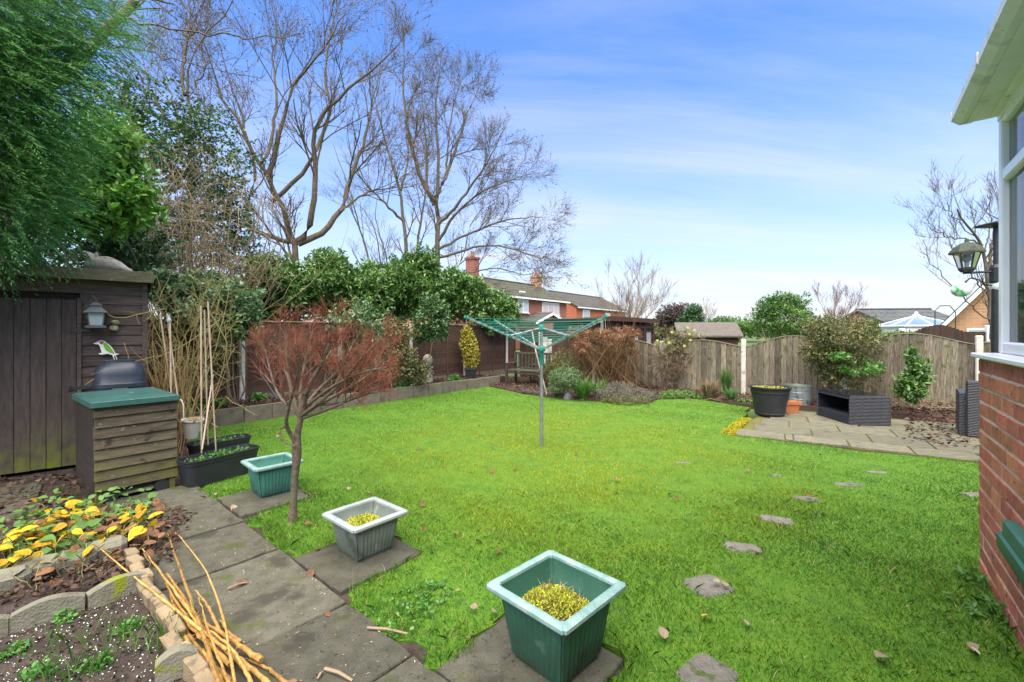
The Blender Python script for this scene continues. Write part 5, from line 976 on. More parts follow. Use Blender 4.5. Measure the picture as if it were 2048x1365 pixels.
LL_ = [('tall cherry laurel at the left end of the hedge below the twisted bare tree', [E(565, 580, 10.2, 75, 68), E(525, 545, 10.2, 40, 42), E(520, 605, 9.9, 55, 55)], 560, 10.2), ('cherry laurel left of the hedge middle, behind the red twigged tree', [E(668, 580, 11.0, 78, 66), E(655, 530, 11.0, 42, 36), E(730, 590, 11.2, 55, 58)], 690, 11.0),
       ('tallest cherry laurel of the hedge with a leafy peak', [E(830, 580, 12.0, 66, 62), E(845, 535, 12.0, 38, 40), E(800, 548, 12.1, 36, 36)], 830, 12.0), ('cherry laurel at the right end of the hedge before the brick house', [E(925, 594, 13.0, 58, 50), E(990, 622, 13.4, 52, 46), E(905, 562, 12.8, 34, 30)], 950, 13.2),
       ('cherry laurel filling the hedge between its tall peak and the left shrubs', [E(765, 600, 11.8, 60, 55), E(745, 560, 11.8, 40, 40)], 765, 11.8)]
for i, (lb_, el, px, Y) in enumerate(LL_):
    bush('cherry_laurel', lb_, 'shrub', gb(px, Y), el, 2300 if i < 4 else 1200, 7, .125, .05, M_laurel, 310 + i, M_bark, 8, .03, lump=.26, group='cherry laurels behind the left fence', inner=.5)
# thicket of bare bramble stems over the fence
g = np.random.default_rng(330); root = empty('bramble_thicket', gb(370, 8.8)); tag(root, 'tangle of bare arching bramble stems beside the shed', 'shrub')
N_ = 150; b = np.c_[np.array([gb(x, 8.9) for x in g.uniform(280, 480, N_)])]; b[:, 1] += g.normal(size=N_) * .3; b[:, 2] = 1.0
tops = np.array([P(x, y, 8.6) for x, y in zip(g.uniform(255, 520, N_), g.uniform(290, 560, N_))]); tops[:, 1] += g.normal(size=N_) * .5; t = np.linspace(0, 1, 9)[None, :, None]
arch = np.c_[g.normal(size=N_) * .9, g.normal(size=N_) * .4, g.uniform(.1, 1.3, N_)][:, None, :] * np.sin(t * np.pi) ** 1.2; Pn = b[:, None] * (1 - t) + tops[:, None] * t + arch + g.normal(size=(N_, 9, 3)) * .03
Rn = g.uniform(.006, .013, (N_, 1)) * np.linspace(1, .35, 9)[None]; pts_, _ = grow(Pn, Rn, [(5, .2, .8, .55), (2, .1, .35, .7)], g, up=.0, spread=(.4, 1.2)); wood('stems', [tubes(Pn, Rn, 5)], M_bramble, root); o = wood('twigs', pts_, M_bramble, root, False); o['kind'] = 'stuff'
# shrubs in the raised bed
bush('pieris_shrub', 'leggy grey green leaved shrub overhanging the fence post by the shed', 'shrub', RW(.05, .45, .22), [E(455, 605, 7.3, 62, 50), E(400, 590, 7.4, 55, 45), E(495, 640, 7.2, 32, 34), E(335, 572, 7.0, 48, 36), E(440, 655, 7.3, 45, 34), E(375, 620, 7.1, 50, 36)], 1700, 8, .09, .042, M_pieris, 340, M_bramble, 8, .016, k=6, lump=.3)
bush('photinia_shrub', 'pale leaved shrub on top of the fence behind the red twigs', 'shrub', RW(1.9, .5, .22), [E(720, 630, 9.2, 38, 34), E(690, 640, 9.1, 40, 22), E(740, 665, 9.3, 30, 24)], 330, 8, .085, .036, M_pieris, 341, M_bramble, 5, .012, lump=.3)
bush('variegated_climber', 'cream and green variegated climber covering the left fence', 'climber', RW(2.7, .6, .22), [E(775, 665, 9.9, 65, 28, .18), E(790, 720, 9.9, 55, 45, .18), E(740, 720, 9.6, 60, 50, .16), E(830, 745, 10.2, 35, 30, .16), E(700, 750, 9.4, 40, 30, .15)], 2600, 6, .055, .032, M_varieg, 342, M_bramble, 6, .01, lump=.2, inner=.3)
bush('standard_shrub', 'round headed dark green shrub on thin stems before the fence', 'shrub', RW(3.75, .4, .22), [E(865, 640, 10.2, 42, 48), E(870, 615, 10.2, 26, 26), E(845, 665, 10.2, 26, 24)], 620, 8, .085, .034, M_ivy, 343, M_bramble, 5, .014, lump=.22)
# olive climber stems next to the shed
g = np.random.default_rng(350); root = empty('climbing_rose', np.array([-4.35, 5.9, .2])); tag(root, 'yellow green leafless climber stems right of the shed corner', 'climber'); N_ = 26
b = np.array([-4.35, 5.9, .2]) + np.c_[g.normal(size=(N_, 2)) * .16, np.zeros(N_)]; tops = np.array([P(x, y, 6.2) for x, y in zip(g.uniform(285, 460, N_), g.uniform(500, 680, N_))]); tops[:, 1] += g.normal(size=N_) * .25
t = np.linspace(0, 1, 9)[None, :, None]; Pn = b[:, None] * (1 - t) + tops[:, None] * t + g.normal(size=(N_, 9, 3)) * .035 + np.c_[g.normal(size=(N_, 2)) * .2, np.zeros(N_)][:, None] * np.sin(t * np.pi); Rn = g.uniform(.006, .012, (N_, 1)) * np.linspace(1, .4, 9)[None]
pp, _ = grow(Pn, Rn, [(8, .15, .55, .55), (4, .06, .25, .7)], g, up=.02, wig=.22, spread=(.5, 1.3)); wood('stems', [tubes(Pn, Rn, 5)], M_olive, root); o = wood('twigs', pp, M_olive, root, False); o['kind'] = 'stuff'
g = np.random.default_rng(352); root = empty('dogwood_shrub', shed_pt(.25, -.15, 0)); tag(root, 'upright orange brown stems growing beside the compost bin', 'shrub'); N_ = 34
b = shed_pt(.22, -.1, 0) + np.c_[g.normal(size=(N_, 2)) * .12, np.zeros(N_)]; tops = b + np.c_[g.normal(size=(N_, 2)) * .22, g.uniform(.9, 1.75, N_)]; Pn = b[:, None] * (1 - t) + tops[:, None] * t + g.normal(size=(N_, 9, 3)) * .018; Rn = g.uniform(.005, .010, (N_, 1)) * np.linspace(1, .4, 9)[None]
pp, _ = grow(Pn, Rn, [(4, .12, .4, .6)], g, up=.25); wood('stems', [tubes(Pn, Rn, 5)], pm('orange stems', [(.22, .12, .045), (.34, .21, .09)], 4, .8, vary=.25, src='isl', world=True), root); wood('twigs', pp, M_olive, root, False)['kind'] = 'stuff'
# long bare shoots reaching across the shed front
tw1 = [[P(440, 640, 6.0), P(350, 705, 5.6), P(290, 718, 5.0), P(225, 735, 4.75), P(170, 770, 4.6)], [P(330, 618, 5.6), P(280, 628, 5.1), P(236, 640, 4.9), P(208, 625, 4.95)]]
Pn = np.stack([resample(smoothline(l), 12) for l in tw1]); root = empty('bare_shoot', Pn[0, 0]); tag(root, 'thin bare shoots reaching across the front of the shed', 'shoot'); g = np.random.default_rng(5); Rn = np.tile(np.linspace(.006, .003, 12), (2, 1)); pp, _ = grow(Pn, Rn, [(5, .08, .3, .7)], g, up=0); wood('stem', [tubes(Pn, Rn, 5)], M_olive, root); wood('twigs', pp, M_olive, root, False)

# ---- small tree with red twigs in the lawn (trunk with knot, crown swept to the right)
def maple():
    g = np.random.default_rng(360); Ym = 3.5; base = G(585, 1043); root = empty('red_twigged_tree', base); tag(root, 'small tree with bushy red twigs standing in the lawn by the path', 'tree')
    trunk = np.vstack([[base + [0, 0, -.03]], tr([(587, 1000), (590, 950), (594, 915), (593, 895), (596, 860), (602, 832)], Ym)]); rt = np.array([.038, .029, .025, .027, .037, .025, .024])
    Pt = resample(smoothline(trunk), 16)[None]; Rt = np.interp(np.linspace(0, 1, 16), np.linspace(0, 1, 7), rt)[None]; Rt = Rt * (1 + g.normal(size=Rt.shape) * .03)
    mains = [([(600, 835), (610, 800), (618, 770), (640, 735), (655, 700), (665, 660)], -.15, .024), ([(600, 835), (592, 815), (582, 780), (576, 750), (572, 710), (575, 670)], .12, .02), ([(602, 832), (630, 812), (665, 795), (700, 775), (740, 750), (765, 720)], .25, .02), ([(602, 832), (640, 805), (680, 770), (720, 720), (750, 690)], -.35, .018),
             ([(594, 895), (580, 865), (570, 850), (578, 810), (590, 770), (600, 720)], -.3, .018), ([(600, 838), (650, 822), (700, 800), (745, 785)], -.1, .014), ([(602, 832), (625, 790), (680, 740), (710, 680)], .45, .018), ([(602, 832), (560, 800), (545, 760), (535, 720), (528, 690)], .3, .013), ([(600, 835), (600, 780), (610, 720), (625, 665)], .4, .017), ([(610, 815), (660, 775), (720, 745), (775, 735)], -.45, .014), ([(572, 850), (556, 862), (566, 885), (590, 893)], -.05, .008), ([(612, 810), (670, 810), (720, 790), (770, 770)], .4, .012)]
    Pm = np.stack([resample(smoothline(tr(l, Ym, dy)), 14) for l, dy, _ in mains]); Rm = np.stack([np.linspace(r, .006, 14) for *_, r in mains])
    wood('trunk', [tubes(Pt, Rt, 12), tubes(Pm, Rm, 8)], M_maple, root)
    Pm = Pm[[i for i in range(12) if i != 10]]; Rm = Rm[[i for i in range(12) if i != 10]]
    l1, last = grow(Pm, Rm, [(10, .12, .30, .5)], g, up=.32, wig=.16, rmin=.0028, spread=(.35, .9), start=.3); wood('branches', l1, M_maple, root, False)['kind'] = 'stuff'
    l2, _ = grow(*last, [(9, .08, .19, .6), (5, .04, .11, .7)], g, up=.18, wig=.2, rmin=.0012, k=(3, 3), spread=(.3, .9)); wood('twigs', l2, M_redtwig, root, False)['kind'] = 'stuff'
maple()

# ---- small bedding plants along the raised bed
def clump(name, label, c, r, h, n, ll, lw, mat, seed, cat='plant', group=None, k=6):
    c = np.asarray(c, float); root = empty(name, c); tag(root, label, cat, group); me = foliage([(c[0], c[1], c[2] + h * .35, r, r, h * .75)], n, 6, ll, lw, mat, seed, 'leaves', k, .2, .2, zmin=c[2]); o = stuffpart('leaves', me, root); o.location = tuple(-c)
    g = np.random.default_rng(seed); Pn, Rn = stems(c - [0, 0, .02], ell_points([(c[0], c[1], c[2] + h * .4, r * .6, r * .6, h * .5)], 8, g)[0], .004, g); wood('stems', [tubes(Pn, Rn, 4)], M_fresh, root); return root
for i, (px, py, lb_) in enumerate(((432, 815, 'leafy green plant at the bed edge behind the cane trough'), (398, 818, 'leafy green plant in the bed half hidden by the bamboo canes'), (513, 803, 'leafy green plant in the bed right of the white fence post'))):
    c = G(px, py, .225); clump('bedding_plant', lb_, c, .17, .15, 55, .07, .04, M_fresh, 370 + i, group='leafy bedding plants in the raised bed')
for i, (t_, o_, lb_) in enumerate(((3.35, .18, 'leafy green plant on the bed edge left of the stone egg'), (5.05, .22, 'leafy green plant on the bed edge right of the stone egg'))): clump('bedding_plant', lb_, RW(t_, o_, .225), .22, .17, 70, .075, .045, M_fresh, 375 + i, group='leafy bedding plants in the raised bed')
# golden euonymus in a black pot
yp = empty('potted_euonymus', (*RW(5.85, .36)[:2], .225)); tag(yp, 'tall golden variegated shrub in a black pot by the left fence', 'potted plant'); MB().loft([rq(.22, .22, 0), rq(.30, .30, .24), rq(.33, .33, .25), rq(.33, .33, .29), rq(.29, .29, .29)]).build('pot', M_blackp, yp)
yl = Vector(yp.location); me = foliage([(yl.x, yl.y, yl.z + .62, .25, .2, .42), (yl.x - .08, yl.y, yl.z + 1.02, .24, .2, .34), (yl.x - .12, yl.y, yl.z + 1.30, .14, .14, .18)], 1100, 6, .055, .032, M_yellowleaf, 380, 'crown', 4, .3, .16); o = stuffpart('crown', me, yp); o.location = tuple(-yl)
wood('stem', [tubes(*stems([yl.x, yl.y, yl.z + .25], np.array([[yl.x - .05 + i * .03, yl.y, yl.z + 1.2] for i in range(4)]), .01, np.random.default_rng(1)), 5)], M_bramble, yp)

# ---- far border plants
clumpY = lambda px, py: G(px, py, .035)
bush('hebe_shrub', 'rounded pale green shrub in the bed behind the dryer pole', 'shrub', clumpY(1128, 786), [E(1132, 755, 9.9, 36, 22), E(1118, 770, 9.9, 24, 20)], 900, 8, .035, .014, M_hebe, 390, M_bramble, 5, .01, lump=.12)
bush('conifer_shrub', 'olive green feathery shrub at the far corner by the bench', 'shrub', clumpY(1120, 775), [E(1122, 728, 11.6, 40, 30), E(1108, 745, 11.4, 26, 24), E(1145, 740, 11.6, 28, 26)], 900, 8, .05, .012, M_olivebush, 391, M_bramble, 5, .01, lump=.3)
def tuft(name, label, c, n, h, spread, mat, seed, w=.009, cat='plant'):
    g = np.random.default_rng(seed); c = np.asarray(c, float); root = empty(name, c); tag(root, label, cat); az = g.uniform(0, 6.283, n); rr_ = np.sqrt(g.uniform(0, 1, n)); out_ = np.c_[np.cos(az), np.sin(az), np.zeros(n)]
    b = out_ * (rr_ * spread * .22)[:, None]; l = h * g.uniform(.6, 1.2, n); t = np.linspace(0, 1, 6); top = out_ * (g.uniform(.15, 1.0, n) * spread)[:, None]
    Pp = b[:, None, :] + top[:, None, :] * (t ** 1.3)[None, :, None] + np.array([0, 0, 1])[None, None] * (l[:, None] * (1.35 * t - .62 * t ** 2.6 * g.uniform(.4, 1.4, n)[:, None]))[..., None]
    s = unit(np.cross(out_, [0, 0, 1.])) * w * .5; wt = np.array([.7, 1, 1, .85, .55, .08])
    V = np.stack([Pp - s[:, None] * wt[None, :, None], Pp + s[:, None] * wt[None, :, None]], 2).reshape(-1, 3); idx = np.arange(n * 12).reshape(n, 6, 2)
    Fq = np.stack([idx[:, :-1, 0], idx[:, :-1, 1], idx[:, 1:, 1], idx[:, 1:, 0]], -1).reshape(-1, 4); o = link('blades', npmesh('blades', V, Fq, mat), root); o['kind'] = 'stuff'; MB().lathe([(spread * .2, -.02), (spread * .12, .05), (.01, .08)], 8).build('root_crown', M_browngrass, root); return root
tuft('iris_clump', 'arching strappy green clump in the bed right of the dryer pole', clumpY(1165, 798), 330, .42, .42, M_reed, 400, .014)
tuft('iris_clump', 'smaller arching green clump left of the brown hydrangea', clumpY(1195, 792), 160, .36, .38, M_reed, 401, .012)
tuft('grass_tuft', 'brown arching grass tuft before the far fence', clumpY(1418, 796), 420, .40, .36, M_browngrass, 402, .008)
tuft('rush_clump', 'dark green upright rush clump left of the fence post', clumpY(1452, 790), 520, .62, .22, M_reed, 403, .006)
tuft('rush_clump', 'green grassy clump behind the charcoal pot', clumpY(1575, 778), 420, .34, .34, M_reed, 404, .008)
tuft('grass_tuft', 'short green grass tuft in the far border right of the brown tuft', clumpY(1462, 802), 200, .26, .26, M_reed, 405, .008)
bush('heather_patch', 'grey brown low heather in the border before the hydrangea', 'plant', clumpY(1225, 795), [E(1225, 785, 9.6, 42, 16), E(1275, 790, 9.6, 40, 13), E(1245, 775, 10, 30, 14)], 1500, 8, .03, .008, M_sage, 410, M_bramble, 4, .006)
bush('thyme_mound', 'low yellow green mound spreading onto the lawn edge', 'plant', clumpY(1255, 806), [E(1250, 801, 9.3, 42, 10), E(1282, 800, 9.5, 24, 9)], 1300, 8, .028, .010, M_olivebush, 411, M_bramble, 3, .005)
bush('moss_mound', 'mossy low plants at the lawn edge before the fence panels', 'plant', clumpY(1370, 798), [E(1360, 790, 10.2, 40, 9), E(1400, 797, 9.9, 22, 7), E(1330, 794, 10, 26, 8), E(1495, 806, 9.2, 30, 8)], 1500, 7, .04, .016, M_midbush, 412, M_bramble, 3, .005)
# hydrangea: many brown canes with dead flower heads
def hydrangea():
    g = np.random.default_rng(420); base = np.array([*G(1215, 775)[:2], .03]); root = empty('hydrangea_shrub', base); tag(root, 'big dead brown hydrangea with dry flower heads at the far fence', 'shrub'); n = 240
    b = base + np.c_[g.normal(size=n) * .55, g.normal(size=n) * .25, np.zeros(n)]; tops = np.array([P(x, y, 11.4) for x, y in zip(g.uniform(1135, 1275, n), 655 + 18 * np.abs(g.normal(size=n)) + g.uniform(0, 12, n))]); tops[:, 1] += g.normal(size=n) * .3
    t = np.linspace(0, 1, 7)[None, :, None]; Pn = b[:, None] * (1 - t) + tops[:, None] * t + g.normal(size=(n, 7, 3)) * .02; Rn = g.uniform(.006, .012, (n, 1)) * np.linspace(1, .6, 7)[None]; wood('canes', [tubes(Pn, Rn, 4)] + grow(Pn, Rn, [(2, .2, .6, .7)], g, up=.6, spread=(.2, .5))[0], M_hydstem, root)['kind'] = 'stuff'
    nh = 150; hc = tops[g.choice(n, nh)] ; P_ = np.repeat(hc, 60, 0) + rvec(nh * 60, g) * g.uniform(.03, .10, (nh * 60, 1)) * [1, 1, .7]; me = leaf_mesh('flower_heads', P_, rvec(len(P_), g), rvec(len(P_), g), .035, .026, M_hydr); o = stuffpart('flower_heads', me, root); o.location = tuple(-base)
hydrangea()
# climber over fence post, big mixed shrub, laurel sprig, brush pile
def vine():
    g = np.random.default_rng(430); base = FF(4.95, .25, .035); root = empty('vine_climber', base); tag(root, 'straggly climber with a few yellow leaves over the fence post', 'climber'); n = 60
    tops = np.array([P(x, y, 11.2) for x, y in zip(g.uniform(1308, 1405, n), g.uniform(652, 740, n))]); tops[:, 1] += g.normal(size=n) * .15; Pn, Rn = stems(base, tops, .009, g, .12, 8); pp, _ = grow(Pn, Rn, [(7, .15, .5, .55), (4, .06, .25, .7)], g, up=.0, wig=.25, spread=(.5, 1.3)); wood('stems', [tubes(Pn, Rn, 4)], M_bramble, root); wood('twigs', pp, M_bramble, root, False)['kind'] = 'stuff'
    el = [(*P(1355, 668, 11.2), .62, .25, .22), (*P(1345, 700, 11.2), .5, .2, .35)]; o = stuffpart('dead_leaves', foliage(el, 260, 6, .05, .035, M_varieg, 431, 'dead_leaves', inner=.1), root); o.location = tuple(-base)
    for i, (px, py) in enumerate(((1318, 681), (1335, 684), (1372, 655), (1382, 668), (1384, 680), (1366, 690), (1392, 660), (1340, 664))):
        c = P(px, py, 10.95) - base; o = link('leaf', leaf_mesh('leaf', np.array([[0, 0, 0.]]), np.array([[g.normal(), -.3, -.3]]), np.array([[0, -.8, .5]]), .09, .08, M_vl, 6), root); o.location = tuple(c)
M_vl = pm('lime yellow leaf', [(.20, .27, .03), (.33, .33, .04)], 14, .5, transl=.3); vine()
bush('mixed_shrub', 'large twiggy olive shrub in front of the fence behind the rattan table', 'shrub', clumpY(1690, 788), [E(1680, 665, 8.7, 72, 38), E(1640, 655, 8.7, 45, 26), E(1720, 690, 8.6, 45, 40), E(1660, 715, 8.7, 50, 36), E(1735, 655, 8.7, 30, 26), E(1690, 742, 8.6, 62, 38), E(1640, 700, 8.7, 40, 30)], 1900, 6, .06, .026, M_olivebush, 440, M_bramble, 30, .014, inner=.2, lump=.32, twig_levels=[(6, .2, .7, .5), (4, .1, .35, .6)])
bush('green_sprig_shrub', 'fresh green leafy shoots low on the twiggy olive shrub', 'plant', clumpY(1712, 788), [E(1712, 738, 8.3, 42, 14), E(1745, 730, 8.3, 22, 14), E(1675, 712, 8.3, 24, 8)], 170, 6, .07, .032, M_fresh, 441, M_bramble, 6, .008)
bush('laurel_sprig', 'young glossy green shrub against the fence behind the brush pile', 'shrub', clumpY(1825, 790), [E(1822, 776, 7.7, 32, 30), E(1830, 755, 7.7, 28, 26), E(1835, 735, 7.7, 24, 26), E(1820, 708, 7.7, 14, 16)], 300, 7, .085, .036, M_laurel, 442, M_bramble, 6, .010, k=6)
g = np.random.default_rng(450); c = G(1850, 818, .03); root = empty('brush_pile', c); tag(root, 'heap of cut dead twigs and leaves on the patio', 'brush pile'); n = 260; b = np.c_[g.normal(size=n) * .45, g.normal(size=n) * .22, np.abs(g.normal(size=n)) * .05]; d = rvec(n, g); d[:, 2] = np.abs(d[:, 2]) * .35; L = g.uniform(.2, .6, n)[:, None]; t = np.linspace(-.5, .5, 5)[None, :, None]
Pn = b[:, None] + d[:, None] * t * L[:, None] + [0, 0, .06] + g.normal(size=(n, 5, 3)) * .012; Rn = np.tile(g.uniform(.003, .007, (n, 1)), (1, 5)); V, Fq = joinVF([tubes(Pn, Rn, 4)] + grow(Pn, Rn, [(3, .08, .25, .6)], g, up=.2)[0]); link('twigs', npmesh('twigs', V, Fq, M_bramble), root)['kind'] = 'stuff'
n = 900; stuffpart('dead_leaves', leaf_mesh('dead_leaves', np.c_[g.normal(size=n) * .5, g.normal(size=n) * .28, np.abs(g.normal(size=n)) * .07], rvec(n, g), rvec(n, g), .06, .035, M_litter), root)
# bare fruit tree at right
b6 = P(1990, 720, 9.4); b6[2] = 0; Y6 = 9.4
limbs6 = [(np.vstack([[b6], tr([(1985, 640), (1978, 560), (1965, 490), (1940, 460), (1922, 440), (1915, 420)], Y6, -.3)]), .075, .02), (tr([(1975, 540), (1990, 480), (2000, 430), (2010, 380)], Y6), .04, .015), (tr([(1965, 490), (1940, 480), (1905, 475), (1880, 470), (1860, 455)], Y6, -.4), .022, .008), (tr([(1985, 640), (1960, 630), (1930, 600), (1890, 560), (1858, 520), (1845, 480)], Y6, -.6), .018, .006), (tr([(1980, 600), (1950, 560), (1930, 520), (1905, 490)], Y6, -.5), .02, .008), (tr([(1985, 620), (2010, 560), (2040, 500), (2060, 450)], Y6, .4), .04, .012), (tr([(1922, 440), (1895, 425), (1880, 400)], Y6 - .3), .014, .006), (tr([(1970, 500), (1985, 440), (1975, 390)], Y6 + .2), .016, .008)]
bare_tree('fruit_tree', 'bare fruit tree with upright shoots behind the lamp post', b6, limbs6, [(9, .3, .95, .5), (7, .15, .5, .6), (3, .06, .2, .7)], 461, M_bark, M_twig, up=.45, spread=(.4, 1.0))
# ================================================================== houses beyond the garden
M_rbrick = brickmat('house red brick', (.30, .085, .05), (.22, .06, .038), (.30, .19, .15)); M_obrick = brickmat('house orange brick', (.44, .11, .04), (.36, .085, .035), (.36, .17, .10)); M_tan = brickmat('house tan brick', (.52, .28, .14), (.44, .23, .115), (.5, .34, .22))
M_tile = tilemat('mossy roof tile', (.048, .043, .029), (.075, .067, .042)); M_tile2 = tilemat('brown roof tile', (.055, .046, .041), (.08, .068, .06)); M_tileg = tilemat('grey roof tile', (.055, .055, .065), (.085, .085, .095), .34)
M_hglass = pm('house window glass', [(.30, .36, .40), (.46, .50, .52)], .8, .12, spec=.6); M_curt = pm('curtained glass', [(.48, .40, .40), (.58, .50, .50)], 1.5, .3, spec=.5)
def house(label, org, rz, L, D, ze, zr, wall, tile, wins, chim=(), name='house', over=.35):
    h = empty(name, org, rz); tag(h, label, 'house')
    w = MB().prism([(0, 0), (D, 0), (D, ze), (D / 2, zr - .1), (0, ze)], -L, 0, 'x').build('wall', wall, h)
    sl = (zr - ze) / (D / 2)
    rf = MB().add([(-L - .2, -over, ze - over * sl), (.2, -over, ze - over * sl), (.2, D / 2, zr), (-L - .2, D / 2, zr), (.2, D + over, ze - over * sl), (-L - .2, D + over, ze - over * sl)] + [(-L - .2, -over, ze - over * sl + .14), (.2, -over, ze - over * sl + .14), (.2, D / 2, zr + .14), (-L - .2, D / 2, zr + .14), (.2, D + over, ze - over * sl + .14), (-L - .2, D + over, ze - over * sl + .14)],
             [(0, 1, 2, 3), (3, 2, 4, 5), (6, 9, 8, 7), (9, 11, 10, 8), (0, 6, 7, 1), (1, 7, 8, 2), (2, 8, 10, 4), (4, 10, 11, 5), (5, 11, 9, 3), (3, 9, 6, 0)]).build('roof', tile, h)
    MB().tube([(-L - .2, D / 2, zr + .15), (.2, D / 2, zr + .15)], .11, 8).build('ridge_tiles', tile, rf)
    MB().box((-L / 2, -over - .02, ze - over * sl + .03), (L + .4, .05, .15)).build('gutter_board', M_upvc, rf)
    for (x0, x1, z0, z1, n, gm) in wins:
        wf = MB().box((-(x0 + x1) / 2, -.03, (z0 + z1) / 2), (x1 - x0, .10, z1 - z0)).build('window', M_upvc, h); MB().box((-(x0 + x1) / 2, -.08, z0 - .05), (x1 - x0 + .14, .16, .07)).build('window_sill', M_upvc, wf)
        ww = (x1 - x0 - .08) / n
        for i in range(n): MB().box((-x0 - .04 - ww * (i + .5), -.085, (z0 + z1) / 2), (ww - .11, .02, z1 - z0 - .20)).build('pane', gm, wf)
    for (x, hh, cm) in chim:
        c = MB().box((-x, D / 2, zr + hh / 2 - .2), (.75, .95, hh)).build('chimney', cm, rf); MB().box((-x, D / 2, zr + hh - .15), (.92, 1.12, .2)).build('chimney_cap', cm, rf); MB().lathe([(.16, 0), (.2, .1), (.15, .45)], 10, (-x, D / 2, zr + hh - .05)).build('chimney_pot', M_terra, rf)
    return h
h1 = house('red brick house with mossy roof beyond the hedge', (5.7, 46, 0), AZ, 17, 7.0, 4.72, 6.4, M_rbrick, M_tile, [(1.55, 4.6, 3.25, 4.42, 3, M_curt), (6.9, 8.5, 3.3, 4.5, 2, M_hglass), (9.0, 9.6, 3.6, 4.3, 1, M_hglass)], [(10.6, 1.9, M_rbrick), (.5, 1.25, M_tan)])
po = MB().prism([(-8.2, 1.0), (-3.4, 1.0), (-3.4, 2.35), (-5.8, 3.15), (-8.2, 2.35)], -1.8, -.01).build('porch', M_obrick, h1)
for s in (-1, 1):
    x0, x1 = -5.8, -5.8 + s * 2.75; MB().add([(x0, -2.05, 3.2), (x1, -2.05, 2.28), (x1, 0, 2.28), (x0, 0, 3.2), (x0, -2.05, 3.38), (x1, -2.05, 2.46), (x1, 0, 2.46), (x0, 0, 3.38)], [(0, 1, 2, 3), (7, 6, 5, 4), (0, 4, 5, 1), (1, 5, 6, 2), (2, 6, 7, 3), (3, 7, 4, 0)]).build('porch_roof', M_tile2, h1)
    MB().add([(x0, -2.09, 3.08), (x1, -2.09, 2.16), (x1, -2.06, 2.16), (x0, -2.06, 3.08), (x0, -2.09, 3.32), (x1, -2.09, 2.40), (x1, -2.06, 2.40), (x0, -2.06, 3.32)], [(0, 1, 2, 3), (7, 6, 5, 4), (0, 4, 5, 1), (1, 5, 6, 2), (2, 6, 7, 3), (3, 7, 4, 0)]).build('barge_board', M_upvc, h1)
MB().box((-7.9, -.1, 5.15), (.6, .25, .12)).build('roof_vent', M_upvc, h1); MB().tube([(-12, 3.5, 8.0), (-12, 3.5, 9.0)], .03, 5).build('aerial_mast', M_iron, h1); MB().tube([(-12.5, 3.5, 8.95), (-11.2, 3.5, 8.95)], .02, 5).build('aerial', M_iron, h1)
house('orange brick house with brown tiled roof right of the red brick house', (8.06 + 9.2, 55 + 11.8, 0), AZ, 15, 8.0, 4.75, 6.75, M_obrick, M_tile2, [(11.6, 13.4, 2.2, 4.4, 1, M_hglass), (5.5, 7.0, 2.9, 4.2, 2, M_hglass)])
house('grey tiled bungalow roof behind the white conservatory roof', (P(1925, 700, 33)[0], 33, 0), R(-8), 5.2, 6.5, 2.2, 3.25, M_tan, M_tileg, [(1, 2.2, 1.0, 2.0, 2, M_hglass)])
# neighbour's conservatory: white framed hipped glass roof
wc = empty('glass_conservatory', (P(1868, 700, 28)[0], 28, 0), R(-6)); tag(wc, 'white framed hipped glass conservatory roof beyond the dark fence', 'conservatory'); M_pcg = pm('roof polycarbonate', [(.10, .155, .24), (.16, .23, .33)], 1, .5, spec=.2)
MB().box((0, 1.4, .95), (3.2, 2.8, 1.86)).build('wall', M_upvc, wc); ap = (0.0, 1.4, 2.62); cs = [(-1.7, -.05, 1.9), (1.7, -.05, 1.9), (1.7, 2.85, 1.9), (-1.7, 2.85, 1.9)]
for i in range(4):
    MB().add([cs[i], cs[(i + 1) % 4], ap], [(0, 1, 2)]).build('roof_pane', M_pcg, wc); MB().tube([cs[i], ap], .04, 6).build('roof_bar', M_upvc, wc); MB().tube([cs[i], cs[(i + 1) % 4]], .06, 6).build('eaves_bar', M_upvc, wc)
    md = tuple((np.array(cs[i]) + np.array(cs[(i + 1) % 4])) / 2); MB().tube([md, ap], .04, 6).build('roof_bar', M_upvc, wc)
MB().lathe([(.2, 2.54), (.22, 2.64), (.1, 2.72), (.09, 2.84), (.02, 2.87)], 10, (0, 1.4, 0)).build('finial', M_upvc, wc)
